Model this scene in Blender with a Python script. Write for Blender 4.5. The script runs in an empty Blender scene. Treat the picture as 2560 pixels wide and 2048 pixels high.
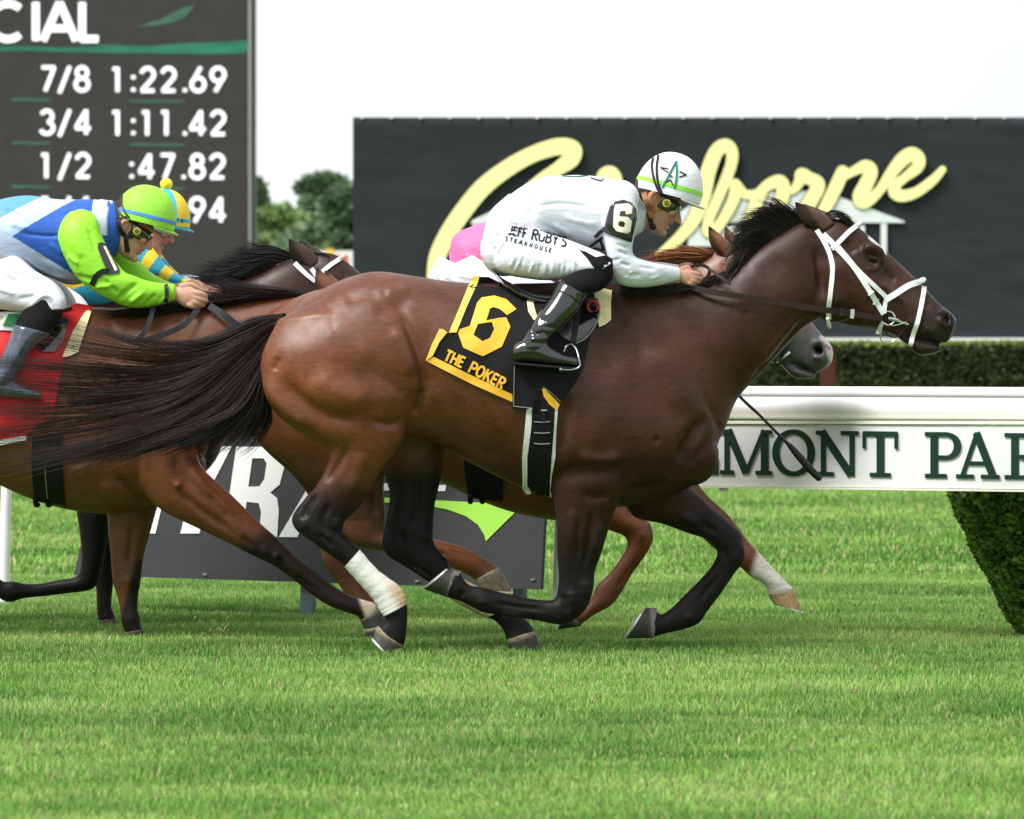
import bpy, bmesh, math, random
import numpy as np
from mathutils import Vector, Matrix
from mathutils.bvhtree import BVHTree
from mathutils.geometry import delaunay_2d_cdt

random.seed(7)
RNG = np.random.default_rng(11)
SC = bpy.context.scene
COL = SC.collection
R = math.radians

# ------------------------------------------------------------------ camera
CAMZ = 1.19          # eye height of the crouching photographer
D0 = 20.0            # distance to the leading horse
PXM = 620.0          # photo pixels per metre at that distance
HOR = 900.0          # horizon row in the photo
cam_d = bpy.data.cameras.new('camera')
cam = bpy.data.objects.new('camera', cam_d)
COL.objects.link(cam)
cam.location = (0, 0, CAMZ)
cam.rotation_euler = (R(90), 0, 0)
cam_d.sensor_width = 36.0
cam_d.lens = 36.0 * D0 * PXM / 2560.0
cam_d.shift_y = -(1024.0 - HOR) / 2560.0
cam_d.clip_start = 0.5
cam_d.clip_end = 3000
cam_d.dof.use_dof = True
cam_d.dof.focus_distance = D0 - 0.15
cam_d.dof.aperture_fstop = 7.1
SC.camera = cam

# ------------------------------------------------------------------ sky and sun
SUN_EL, SUN_AZ = 54.0, -128.0      # high, behind the photographer's left shoulder
world = bpy.data.worlds.new('World')
SC.world = world
world.use_nodes = True
nt = world.node_tree
nt.nodes.clear()
out = nt.nodes.new('ShaderNodeOutputWorld')
bg = nt.nodes.new('ShaderNodeBackground')
sky = nt.nodes.new('ShaderNodeTexSky')
sky.sky_type = 'NISHITA'
sky.sun_disc = False
sky.sun_elevation = R(SUN_EL)
sky.sun_rotation = R(SUN_AZ)
sky.dust_density = 2.0
skm = nt.nodes.new('ShaderNodeVectorMath'); skm.operation = 'SCALE'
skm.inputs['Scale'].default_value = 0.12
nt.links.new(sky.outputs[0], skm.inputs[0])
tc = nt.nodes.new('ShaderNodeTexCoord')
mp = nt.nodes.new('ShaderNodeMapping'); mp.inputs['Scale'].default_value = (3, 3, 9)
nz = nt.nodes.new('ShaderNodeTexNoise')
nz.inputs['Scale'].default_value = 2.2; nz.inputs['Detail'].default_value = 5
nt.links.new(tc.outputs['Generated'], mp.inputs[0]); nt.links.new(mp.outputs[0], nz.inputs['Vector'])
cr = nt.nodes.new('ShaderNodeMapRange')
cr.inputs['From Min'].default_value = 0.30; cr.inputs['From Max'].default_value = 0.56
cr.inputs['To Min'].default_value = 0.84; cr.inputs['To Max'].default_value = 1.0
nt.links.new(nz.outputs['Fac'], cr.inputs['Value'])
mix = nt.nodes.new('ShaderNodeMix'); mix.data_type = 'RGBA'
mix.inputs['B'].default_value = (0.95, 0.985, 1.02, 1)      # thin bright overcast
nt.links.new(skm.outputs[0], mix.inputs['A']); nt.links.new(cr.outputs[0], mix.inputs['Factor'])
nt.links.new(mix.outputs['Result'], bg.inputs['Color'])
bg.inputs['Strength'].default_value = 0.66
nt.links.new(bg.outputs[0], out.inputs['Surface'])

sun_d = bpy.data.lights.new('sun', 'SUN')
sun_d.energy = 2.9
sun_d.angle = R(24)
sun_d.color = (1.0, 0.98, 0.955)
sun = bpy.data.objects.new('sun', sun_d)
COL.objects.link(sun)
_az = R(SUN_AZ)
_dir = Vector((math.sin(_az) * math.cos(R(SUN_EL)), math.cos(_az) * math.cos(R(SUN_EL)), math.sin(R(SUN_EL))))
sun.rotation_euler = (-_dir).to_track_quat('-Z', 'Y').to_euler()
sun.location = _dir * 30

SC.view_settings.view_transform = 'Standard'
SC.view_settings.look = 'None'
SC.view_settings.exposure = 0.74
SC.view_settings.gamma = 1.0
SC.view_settings.use_curve_mapping = False
SC.cycles.max_bounces = 6
SC.cycles.diffuse_bounces = 3
SC.cycles.glossy_bounces = 3
SC.cycles.transmission_bounces = 4
SC.cycles.transparent_max_bounces = 8
SC.cycles.use_denoising = True

# ------------------------------------------------------------------ materials
def lin(r, g, b):
    f = lambda c: (c / 12.92 if c <= 0.04045 else ((c + 0.055) / 1.055) ** 2.4)
    return (f(r / 255), f(g / 255), f(b / 255), 1)

def mat(name, col, rough=0.6, spec=0.5, metal=0.0, noise=0.0, nscale=20.0, bump=0.0, bscale=80.0,
        sheen=0.0, coat=0.0, emit=None, estr=0.0, trans=0.0, alpha=1.0, stretch=(1, 1, 1)):
    m = bpy.data.materials.new(name)
    m.use_nodes = True
    n = m.node_tree.nodes; l = m.node_tree.links
    b = n['Principled BSDF']
    c = tuple(col) if len(col) == 4 else tuple(col) + (1,)
    b.inputs['Base Color'].default_value = c
    b.inputs['Roughness'].default_value = rough
    b.inputs['Specular IOR Level'].default_value = spec
    b.inputs['Metallic'].default_value = metal
    if sheen: b.inputs['Sheen Weight'].default_value = sheen
    if coat: b.inputs['Coat Weight'].default_value = coat; b.inputs['Coat Roughness'].default_value = 0.1
    if trans: b.inputs['Transmission Weight'].default_value = trans
    if emit: b.inputs['Emission Color'].default_value = emit; b.inputs['Emission Strength'].default_value = estr
    b.inputs['Alpha'].default_value = alpha
    if noise or bump:
        t = n.new('ShaderNodeTexCoord'); mpp = n.new('ShaderNodeMapping'); mpp.inputs['Scale'].default_value = stretch
        l.new(t.outputs['Object'], mpp.inputs[0])
    if noise:
        z = n.new('ShaderNodeTexNoise'); z.inputs['Scale'].default_value = nscale; z.inputs['Detail'].default_value = 6
        l.new(mpp.outputs[0], z.inputs['Vector'])
        r = n.new('ShaderNodeMapRange'); r.inputs['From Min'].default_value = 0.3; r.inputs['From Max'].default_value = 0.7
        r.inputs['To Min'].default_value = 1 - noise; r.inputs['To Max'].default_value = 1 + noise
        l.new(z.outputs['Fac'], r.inputs['Value'])
        x = n.new('ShaderNodeMix'); x.data_type = 'RGBA'; x.blend_type = 'MULTIPLY'; x.inputs['Factor'].default_value = 1
        x.inputs['A'].default_value = c
        l.new(r.outputs[0], x.inputs['B']); l.new(x.outputs['Result'], b.inputs['Base Color'])
    if bump:
        z = n.new('ShaderNodeTexNoise'); z.inputs['Scale'].default_value = bscale; z.inputs['Detail'].default_value = 4
        l.new(mpp.outputs[0], z.inputs['Vector'])
        bp = n.new('ShaderNodeBump'); bp.inputs['Strength'].default_value = bump; bp.inputs['Distance'].default_value = 0.01
        l.new(z.outputs['Fac'], bp.inputs['Height']); l.new(bp.outputs[0], b.inputs['Normal'])
    return m

def attr_mat(name, attr='coat', rough=0.45, spec=0.4, noise=0.18, nscale=60, bump=0.12, bscale=260, sheen=0.0, stretch=(1, 1, 1), trans=0.0, coat=0.0):
    m = mat(name, (0.5, 0.5, 0.5), rough, spec, bump=bump, bscale=bscale, sheen=sheen, stretch=stretch, coat=coat)
    n = m.node_tree.nodes; l = m.node_tree.links
    b = n['Principled BSDF']
    a = n.new('ShaderNodeAttribute'); a.attribute_name = attr
    t = n.new('ShaderNodeTexCoord')
    z = n.new('ShaderNodeTexNoise'); z.inputs['Scale'].default_value = nscale; z.inputs['Detail'].default_value = 5
    mpp = n.new('ShaderNodeMapping'); mpp.inputs['Scale'].default_value = stretch
    l.new(t.outputs['Object'], mpp.inputs[0]); l.new(mpp.outputs[0], z.inputs['Vector'])
    r = n.new('ShaderNodeMapRange'); r.inputs['From Min'].default_value = 0.3; r.inputs['From Max'].default_value = 0.7
    r.inputs['To Min'].default_value = 1 - noise; r.inputs['To Max'].default_value = 1 + noise
    l.new(z.outputs['Fac'], r.inputs['Value'])
    x = n.new('ShaderNodeMix'); x.data_type = 'RGBA'; x.blend_type = 'MULTIPLY'; x.inputs['Factor'].default_value = 1
    l.new(a.outputs['Color'], x.inputs['A']); l.new(r.outputs[0], x.inputs['B'])
    l.new(x.outputs['Result'], b.inputs['Base Color'])
    if trans:
        tr = n.new('ShaderNodeBsdfTranslucent'); l.new(x.outputs['Result'], tr.inputs['Color'])
        ms = n.new('ShaderNodeMixShader'); ms.inputs[0].default_value = trans
        o = n['Material Output']
        l.new(b.outputs[0], ms.inputs[1]); l.new(tr.outputs[0], ms.inputs[2]); l.new(ms.outputs[0], o.inputs['Surface'])
    return m

# ------------------------------------------------------------------ objects
def tag(o, label=None, cat=None, group=None, kind=None):
    if label: o['label'] = label
    if cat: o['category'] = cat
    if group: o['group'] = group
    if kind: o['kind'] = kind
    return o

def empty(name, loc, label=None, cat=None, group=None):
    o = bpy.data.objects.new(name, None)
    o.empty_display_size = 0.1
    COL.objects.link(o)
    o.location = loc
    return tag(o, label, cat, group)

def mesh_obj(name, verts, faces, material, parent=None, smooth=True, loc=None):
    """verts are world coordinates; the origin goes to the parent or to loc"""
    me = bpy.data.meshes.new(name)
    v = np.asarray(verts, dtype=np.float64).reshape(-1, 3)
    if parent is not None:
        org = np.array(parent_world(parent))
    elif loc is not None:
        org = np.array(loc)
    else:
        org = np.array([(v[:, 0].min() + v[:, 0].max()) / 2, (v[:, 1].min() + v[:, 1].max()) / 2, v[:, 2].min()])
    me.from_pydata((v - org).tolist(), [], [tuple(f) for f in faces])
    bm = bmesh.new(); bm.from_mesh(me)
    bmesh.ops.recalc_face_normals(bm, faces=bm.faces)
    bm.to_mesh(me); bm.free()
    if smooth:
        me.polygons.foreach_set('use_smooth', np.ones(len(me.polygons), dtype=bool))
        me.set_sharp_from_angle(angle=R(55))
    if material: me.materials.append(material)
    o = bpy.data.objects.new(name, me)
    COL.objects.link(o)
    if parent is not None:
        o.parent = parent
    else:
        o.location = org
    return o

def parent_world(p):
    t = np.zeros(3)
    while p is not None:
        t += np.array(p.location); p = p.parent
    return t

def world_verts(o):
    me = o.data
    v = np.empty(len(me.vertices) * 3); me.vertices.foreach_get('co', v)
    return v.reshape(-1, 3) + parent_world(o)

def raw_mesh(name, v, quads=None, tris=None, material=None):
    """fast mesh from numpy arrays (big meshes), no normal fixing"""
    me = bpy.data.meshes.new(name)
    me.vertices.add(len(v)); me.vertices.foreach_set('co', np.asarray(v, dtype=np.float32).ravel())
    loops = []; starts = []; tot = 0
    for arr in (quads, tris):
        if arr is None or len(arr) == 0: continue
        k = arr.shape[1]
        starts.append(np.arange(len(arr)) * k + tot); loops.append(arr.ravel()); tot += arr.size
    loops = np.concatenate(loops); starts = np.concatenate(starts)
    me.loops.add(len(loops)); me.loops.foreach_set('vertex_index', loops.astype(np.int32))
    me.polygons.add(len(starts)); me.polygons.foreach_set('loop_start', starts.astype(np.int32))
    me.update(calc_edges=True); me.validate()
    if material: me.materials.append(material)
    return me

def set_color(me, name, rgb):
    a = me.color_attributes.new(name, 'FLOAT_COLOR', 'POINT')
    c = np.ones((len(me.vertices), 4), dtype=np.float32); c[:, :3] = rgb
    a.data.foreach_set('color', c.ravel())

# ------------------------------------------------------------------ photo-scaled drawing board
class Board:
    """Model space in photo pixels (x right, y down, q towards the viewer) of a profile plane
    standing at real distance Y; a plain uniform scale + shift to metres."""
    def __init__(self, Y):
        self.Y = Y; self.k = Y / D0 / PXM
    def w(self, p):
        p = np.asarray(p, dtype=np.float64).reshape(-1, 3)
        return np.stack([(p[:, 0] - 1280) * self.k, self.Y - p[:, 2] * self.k, CAMZ + (HOR - p[:, 1]) * self.k], 1)
    def inv(self, v):
        v = np.asarray(v).reshape(-1, 3)
        return np.stack([v[:, 0] / self.k + 1280, HOR - (v[:, 2] - CAMZ) / self.k, (self.Y - v[:, 1]) / self.k], 1)
    def pt(self, x, y, q=0.0):
        return tuple(self.w([(x, y, q)])[0])

def crom(P, n):
    """Catmull-Rom through rows of P, n samples per span"""
    P = np.asarray(P, dtype=np.float64)
    if len(P) == 2:
        t = np.linspace(0, 1, n + 1)[:, None]
        return P[0] * (1 - t) + P[1] * t
    Q = np.vstack([2 * P[0] - P[1], P, 2 * P[-1] - P[-2]])
    out = []
    for i in range(1, len(Q) - 2):
        p0, p1, p2, p3 = Q[i - 1], Q[i], Q[i + 1], Q[i + 2]
        for j in range(n):
            t = j / n
            out.append(0.5 * ((2 * p1) + (-p0 + p2) * t + (2 * p0 - 5 * p1 + 4 * p2 - p3) * t * t + (-p0 + 3 * p1 - 3 * p2 + p3) * t ** 3))
    out.append(Q[-2])
    return np.array(out)

def rowfix(st):
    rows = []
    for r in st:
        r = list(r) + [0.0] * (7 - len(r))
        rows.append(r)
    return np.array(rows, dtype=np.float64)

def loft(st, n=4, m=24, dome=0.35):
    """stations (x1,y1,x2,y2,halfwidth,q,egg): elliptical tube between the two profile edges"""
    S = crom(rowfix(st), n)
    a = np.linspace(0, 2 * np.pi, m, endpoint=False)
    ca, sa = np.cos(a), np.sin(a)
    V = []
    for x1, y1, x2, y2, hw, q, e in S:
        cx, cy = (x1 + x2) / 2, (y1 + y2) / 2
        ax, ay = (x1 - x2) / 2, (y1 - y2) / 2
        V.append(np.stack([cx + ax * ca, cy + ay * ca, q + hw * sa * (1 - e * ca)], 1))
    k = len(V)
    V = np.concatenate(V)
    F = []
    for i in range(k - 1):
        for j in range(m):
            F.append((i * m + j, i * m + (j + 1) % m, (i + 1) * m + (j + 1) % m, (i + 1) * m + j))
    extra = []
    for end, nb in ((0, 1), (k - 1, k - 2)):
        c = V[end * m:(end + 1) * m].mean(0); c2 = V[nb * m:(nb + 1) * m].mean(0)
        d = c - c2; ln = np.linalg.norm(d) + 1e-9
        rad = np.linalg.norm(V[end * m] - V[end * m + m // 2]) / 2
        extra.append(c + d / ln * rad * dome)
    base = len(V)
    V = np.vstack([V, extra])
    for j in range(m):
        F.append((base, (j + 1) % m, j))
        F.append((base + 1, (k - 1) * m + j, (k - 1) * m + (j + 1) % m))
    return V, F

def tube(pts, rad, n=6, m=12, dome=0.5, flat=1.0):
    """round tube through (x,y,q) points with radii"""
    P = np.asarray(pts, dtype=np.float64)
    rad = np.broadcast_to(np.asarray(rad, dtype=np.float64), (len(P),))
    S = crom(np.hstack([P, rad[:, None]]), n)
    C, r = S[:, :3], S[:, 3]
    T = np.gradient(C, axis=0); T /= (np.linalg.norm(T, axis=1)[:, None] + 1e-9)
    up = np.array([0, 0, 1.0])
    V = []
    a = np.linspace(0, 2 * np.pi, m, endpoint=False)
    for c, t, rr in zip(C, T, r):
        s = np.cross(up, t)
        if np.linalg.norm(s) < 1e-3: s = np.array([1.0, 0, 0])
        s /= np.linalg.norm(s); u = np.cross(t, s)
        V.append(c + rr * (np.cos(a)[:, None] * s + np.sin(a)[:, None] * u * flat))
    k = len(V); V = np.concatenate(V)
    F = [(i * m + j, i * m + (j + 1) % m, (i + 1) * m + (j + 1) % m, (i + 1) * m + j) for i in range(k - 1) for j in range(m)]
    base = len(V)
    V = np.vstack([V, C[0] - T[0] * r[0] * dome, C[-1] + T[-1] * r[-1] * dome])
    for j in range(m):
        F.append((base, (j + 1) % m, j)); F.append((base + 1, (k - 1) * m + j, (k - 1) * m + (j + 1) % m))
    return V, F

def ball(cx, cy, cq, rx, ry, rq, ang=0.0, m=20, n=12):
    V = []; F = []
    c, s = math.cos(R(ang)), math.sin(R(ang))
    for i in range(n + 1):
        th = math.pi * i / n
        for j in range(m):
            ph = 2 * math.pi * j / m
            x = rx * math.sin(th) * math.cos(ph); q = rq * math.sin(th) * math.sin(ph); y = ry * math.cos(th)
            V.append((cx + x * c - y * s, cy + x * s + y * c, cq + q))
    for i in range(n):
        for j in range(m):
            F.append((i * m + j, i * m + (j + 1) % m, (i + 1) * m + (j + 1) % m, (i + 1) * m + j))
    return np.array(V), F

def join(parts):
    V = []; F = []; b = 0
    for v, f in parts:
        V.append(np.asarray(v)); F += [tuple(i + b for i in ff) for ff in f]; b += len(v)
    return np.concatenate(V), F

def voxel_union(parts_world, vox):
    """voxel-remeshed union of closed world-space meshes -> (verts, faces ndarray)"""
    v, f = join(parts_world)
    me = bpy.data.meshes.new('tmp'); me.from_pydata(v.tolist(), [], f)
    bm = bmesh.new(); bm.from_mesh(me)
    bmesh.ops.remove_doubles(bm, verts=bm.verts, dist=1e-6)
    bmesh.ops.recalc_face_normals(bm, faces=bm.faces)
    bm.to_mesh(me); bm.free()
    o = bpy.data.objects.new('tmp', me); COL.objects.link(o)
    md = o.modifiers.new('r', 'REMESH'); md.mode = 'VOXEL'; md.voxel_size = vox; md.adaptivity = 0
    dg = bpy.context.evaluated_depsgraph_get()
    ev = o.evaluated_get(dg).to_mesh()
    n = len(ev.vertices); V = np.empty(n * 3); ev.vertices.foreach_get('co', V); V = V.reshape(-1, 3)
    P = np.empty(len(ev.polygons) * 4, dtype=np.int32)
    lp = np.empty(len(ev.loops), dtype=np.int32); ev.loops.foreach_get('vertex_index', lp)
    lt = np.empty(len(ev.polygons), dtype=np.int32); ev.polygons.foreach_get('loop_total', lt)
    if (lt == 4).all():
        P = lp.reshape(-1, 4)
    else:
        P = np.array([list(p.vertices) if len(p.vertices) == 4 else list(p.vertices) + [p.vertices[-1]] for p in ev.polygons])
    o.evaluated_get(dg).to_mesh_clear()
    bpy.data.objects.remove(o); bpy.data.meshes.remove(me)
    return V, P

def taubin(V, P, it=10, lam=0.5, mu=-0.53):
    E = np.concatenate([P[:, [0, 1]], P[:, [1, 2]], P[:, [2, 3]], P[:, [3, 0]]])
    n = len(V)
    deg = np.bincount(E[:, 0], minlength=n) + np.bincount(E[:, 1], minlength=n)
    deg = np.maximum(deg, 1)[:, None]
    for i in range(it):
        for f in (lam, mu):
            A = np.zeros_like(V)
            for c in range(3):
                A[:, c] = np.bincount(E[:, 0], weights=V[E[:, 1], c], minlength=n) + np.bincount(E[:, 1], weights=V[E[:, 0], c], minlength=n)
            V = V + f * (A / deg - V)
    return V

def vnormals(V, P):
    d1 = V[P[:, 2]] - V[P[:, 0]]; d2 = V[P[:, 3]] - V[P[:, 1]]
    fn = np.cross(d1, d2)
    N = np.zeros_like(V)
    for k in range(4):
        for c in range(3):
            N[:, c] += np.bincount(P[:, k], weights=fn[:, c], minlength=len(V))
    return N / (np.linalg.norm(N, axis=1)[:, None] + 1e-12)

def seg_dist(X, Y, poly, taper=False):
    d = np.full(len(X), 1e9); S = np.zeros(len(X))
    P = np.asarray(poly, float); L = np.hypot(*(P[1:] - P[:-1]).T); tot = L.sum() + 1e-9; acc = 0.0
    for (x0, y0), (x1, y1), l in zip(P[:-1], P[1:], L):
        dx, dy = x1 - x0, y1 - y0
        t = np.clip(((X - x0) * dx + (Y - y0) * dy) / (dx * dx + dy * dy + 1e-9), 0, 1)
        dd = np.hypot(X - x0 - t * dx, Y - y0 - t * dy); m = dd < d
        d = np.where(m, dd, d); S = np.where(m, (acc + t * l) / tot, S); acc += l
    return (d, S) if taper else d

def sculpt(V, P, board, strokes, qmin=15):
    """push the surface in or out along soft strokes given on the near side: (polyline, width, depth[, qmin])"""
    p = board.inv(V); N = vnormals(V, P)
    face = np.clip((-N[:, 1] - 0.05) / 0.35, 0, 1)
    disp = np.zeros(len(V))
    for s in strokes:
        poly, wd, dep = s[0], s[1], s[2]
        qm = s[3] if len(s) > 3 else qmin
        xs = [a[0] for a in poly]; ys = [a[1] for a in poly]
        idx = np.where((p[:, 0] > min(xs) - 3 * wd) & (p[:, 0] < max(xs) + 3 * wd) & (p[:, 1] > min(ys) - 3 * wd) & (p[:, 1] < max(ys) + 3 * wd))[0]
        if not len(idx): continue
        if len(poly) == 1:
            d = np.hypot(p[idx, 0] - poly[0][0], p[idx, 1] - poly[0][1]); tp = 1.0
        else:
            d, S = seg_dist(p[idx, 0], p[idx, 1], crom(np.array(poly, float), 5), True)
            e = np.clip(np.minimum(S, 1 - S) / .28, 0, 1); tp = 0.12 + .88 * e * e * (3 - 2 * e)
        q = p[idx, 2]
        ok = np.clip((q - qm) / 14, 0, 1) if qm > -1 else np.clip((qm - q) / 14, 0, 1)
        disp[idx] += dep * np.exp(-(d / wd) ** 2) * tp * face[idx] * ok
    return V + N * (disp * board.k)[:, None]

def quad_obj(name, V, P, material, parent, color=None, attr='coat'):
    me = raw_mesh(name, V - parent_world(parent) if parent is not None else V, quads=P, material=material)
    me.polygons.foreach_set('use_smooth', np.ones(len(me.polygons), dtype=bool))
    if color is not None: set_color(me, attr, color)
    o = bpy.data.objects.new(name, me); COL.objects.link(o)
    if parent is not None: o.parent = parent
    return o

def bvh_of(*objs):
    V = []; F = []; b = 0
    for o in objs:
        v = world_verts(o); V.append(v)
        F += [tuple(i + b for i in p.vertices) for p in o.data.polygons]; b += len(v)
    return BVHTree.FromPolygons(np.concatenate(V).tolist(), F)

def cast(bvh, board, x, y, default_q=0.0, lift=1.0):
    """nearest surface seen square-on at photo point x,y -> q in board pixels"""
    o = board.w([(x, y, 900)])[0]
    h, n, i, d = bvh.ray_cast(Vector(o), Vector((0, 1, 0)))
    if h is None: return None
    return board.inv([tuple(h)])[0][2] + lift

def inpoly(x, y, poly):
    c = False; j = len(poly) - 1
    for i in range(len(poly)):
        xi, yi = poly[i]; xj, yj = poly[j]
        if (yi > y) != (yj > y) and x < (xj - xi) * (y - yi) / (yj - yi) + xi: c = not c
        j = i
    return c

def fill2d(loops, step):
    """triangulate the area inside loops (even-odd) with inner grid points -> 2D verts, tris"""
    pts = []; edges = []
    for lp in loops:
        b = len(pts); m = []
        for i in range(len(lp)):
            p, q = lp[i], lp[(i + 1) % len(lp)]
            L = math.hypot(q[0] - p[0], q[1] - p[1]); k = max(1, int(L / step))
            for t in range(k):
                m.append((p[0] + (q[0] - p[0]) * t / k, p[1] + (q[1] - p[1]) * t / k))
        pts += m; edges += [(b + i, b + (i + 1) % len(m)) for i in range(len(m))]
    ins = lambda x, y: sum(inpoly(x, y, l) for l in loops) % 2 == 1
    xs = [p[0] for p in pts]; ys = [p[1] for p in pts]
    x = min(xs) + step * .5
    while x < max(xs):
        y = min(ys) + step * .5
        while y < max(ys):
            if ins(x, y): pts.append((x + random.uniform(-.1, .1) * step, y + random.uniform(-.1, .1) * step))
            y += step
        x += step
    v, e, f, _, _, _ = delaunay_2d_cdt([Vector(p) for p in pts], edges, [], 0, 1e-4)
    tris = [t for t in f if ins(sum(v[i][0] for i in t) / len(t), sum(v[i][1] for i in t) / len(t))]
    return [(p[0], p[1]) for p in v], tris

def thick(verts, faces, off):
    """solid sheet: verts (n,3) plus a copy shifted by off (vector), with rim"""
    v = np.asarray(verts); n = len(v)
    V = np.vstack([v, v + np.asarray(off)])
    F = [tuple(f) for f in faces] + [tuple(i + n for i in reversed(f)) for f in faces]
    cnt = {}
    for f in faces:
        for i in range(len(f)):
            a, b = f[i], f[(i + 1) % len(f)]
            cnt[(a, b)] = 1
    for (a, b) in cnt:
        if (b, a) not in cnt: F.append((b, a, a + n, b + n))
    return V, F

def patch(name, loops, bvh, board, material, parent, step=10, lift=1.5, thk=2.0, wob=None, defq=60, loc=None):
    """sheet lying on the near side of something: outline loops in photo pixels, draped by square-on casts"""
    v, f = fill2d(loops, step)
    Q = []
    for x, y in v:
        q = cast(bvh, board, x, y)
        Q.append(q)
    good = [(x, y, q) for (x, y), q in zip(v, Q) if q is not None]
    ga = np.array(good) if good else np.array([[0, 0, defq]])
    P = []
    for (x, y), q in zip(v, Q):
        if q is None:
            q = ga[np.argmin((ga[:, 0] - x) ** 2 + (ga[:, 1] - y) ** 2), 2]
        if wob: q += wob(x, y)
        P.append((x, y, q + lift))
    P = np.array(P)
    V, F = thick(P, f, (0, 0, -thk))
    return mesh_obj(name, board.w(V), F, material, parent, loc=loc)

def ribbon2d(pts, width, n=6):
    """outline loop of a constant/variable width stroke"""
    P = crom(np.asarray(pts, dtype=np.float64), n) if len(pts) > 2 else np.asarray(pts, dtype=np.float64)
    w = np.asarray(width, dtype=np.float64)
    if w.ndim == 0: wv = np.full(len(P), float(w))
    else: wv = np.interp(np.linspace(0, 1, len(P)), np.linspace(0, 1, len(w)), w)
    T = np.gradient(P, axis=0); T /= (np.linalg.norm(T, axis=1)[:, None] + 1e-9)
    N = np.stack([-T[:, 1], T[:, 0]], 1)
    return P + N * wv[:, None] / 2, P - N * wv[:, None] / 2

def strap(name, pts, width, bvh, board, material, parent, lift=2.0, thk=2.5, n=8, q=None, loc=None):
    """flat strap following photo points; lies on the surface (bvh) or runs free through given q values"""
    A, B = ribbon2d(pts, width, n)
    if q is not None:
        qq = crom(np.asarray(q, dtype=np.float64)[:, None], n)[:, 0] if len(q) > 2 else np.asarray(q, float)
    else:
        qq = []
        for a, b in zip(A, B):
            vals = [cast(bvh, board, *(a * (1 - t) + b * t)) for t in (0, .5, 1)]
            vals = [z for z in vals if z is not None]
            qq.append(max(vals) if vals else None)
        idx = [i for i, z in enumerate(qq) if z is not None]
        if not idx: idx = [0]; qq[0] = 40
        qq = np.interp(range(len(qq)), idx, [qq[i] for i in idx])
        for _ in range(2):
            s = qq.copy(); s[1:-1] = np.maximum(qq[1:-1], (qq[:-2] + qq[1:-1] * 2 + qq[2:]) / 4); qq = s
        qq = qq + lift
    V = np.vstack([np.column_stack([A, qq]), np.column_stack([B, qq])])
    m = len(A)
    F = [(i, i + 1, m + i + 1, m + i) for i in range(m - 1)]
    V, F = thick(V, F, (0, 0, -thk))
    return mesh_obj(name, board.w(V), F, material, parent, loc=loc)

def hair(name, guides, count, rad, board, material, parent, cols, jit=6.0, segs=14, spread=10.0, short=0.25, clump=40, wave=4.0, seed=1, tipr=0.15, loc=None, bind=0.22, bias=1.0):
    """strands interpolated between neighbouring guide polylines [(x,y,q)...]; three-sided tapering tubes"""
    rg = np.random.default_rng(seed)
    G = np.array([crom(np.array(g, float), 6) for g in guides])      # g, k, 3
    ng, nk, _ = G.shape
    cl_u = (ng - 1) * rg.random(clump) ** bias; cl_o = rg.normal(0, 1, (clump, 3)) * spread
    cl_ph = rg.uniform(0, 6.28, clump); cl_l = 1 - short * rg.random(clump)
    Vs = []; Cs = []
    tt = np.linspace(0, 1, segs + 1)
    a3 = np.array([0, 2.094, 4.189])
    for s in range(count):
        c = int(clump * rg.random() ** 1.35)
        u = np.clip(cl_u[c] + rg.normal(0, bind), 0, ng - 1.001)
        i = int(u); f = u - i
        path = G[i] * (1 - f) + G[i + 1] * f
        L = cl_l[c] * (1 - short * 0.5 * rg.random())
        x = tt * L * (nk - 1)
        P = np.stack([np.interp(x, np.arange(nk), path[:, d]) for d in range(3)], 1)
        off = cl_o[c] * (tt ** 1.2)[:, None] + rg.normal(0, 1, 3) * jit * (0.3 + tt)[:, None]
        P = P + off
        T = np.gradient(P, axis=0); T /= np.linalg.norm(T, axis=1)[:, None] + 1e-9
        Nn = np.stack([-T[:, 1], T[:, 0], np.zeros(len(T))], 1)
        P = P + Nn * (np.sin(tt * 5.0 + cl_ph[c] + rg.normal(0, .3)) * wave * tt)[:, None]
        r = rad * rg.uniform(.6, 1.3) * (1 - (1 - tipr) * tt ** 1.5)
        ring = P[:, None, :] + r[:, None, None] * (np.cos(a3)[None, :, None] * Nn[:, None, :] + np.sin(a3)[None, :, None] * np.array([0, 0, 1.0]))
        Vs.append(ring.reshape(-1, 3))
        col = np.array(cols[rg.integers(len(cols))]) * rg.uniform(.7, 1.3)
        Cs.append(np.repeat(col[None], (segs + 1) * 3, 0))
    V = np.concatenate(Vs); C = np.concatenate(Cs)
    per = (segs + 1) * 3
    q = np.array([(k * 3 + j, k * 3 + (j + 1) % 3, (k + 1) * 3 + (j + 1) % 3, (k + 1) * 3 + j) for k in range(segs) for j in range(3)])
    Q = (q[None] + (np.arange(count) * per)[:, None, None]).reshape(-1, 4)
    return quad_obj(name, board.w(V), Q, material, parent, C)
# ================================================================== SETTING
def fbm(x, y, seed, oct=3):
    """cheap smooth value noise 0..1"""
    rg = np.random.default_rng(seed); T = rg.random((64, 64)); o = np.zeros_like(x); a = 1.0; s = 0
    for k in range(oct):
        xi = np.floor(x).astype(int); yi = np.floor(y).astype(int); fx = x - xi; fy = y - yi
        fx = fx * fx * (3 - 2 * fx); fy = fy * fy * (3 - 2 * fy)
        g = lambda i, j: T[(xi + i) % 64, (yi + j) % 64]
        o += a * ((g(0, 0) * (1 - fx) + g(1, 0) * fx) * (1 - fy) + (g(0, 1) * (1 - fx) + g(1, 1) * fx) * fy)
        s += a; a *= .5; x = x * 2.03 + 5.1; y = y * 2.03 + 3.7
    return o / s

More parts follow.
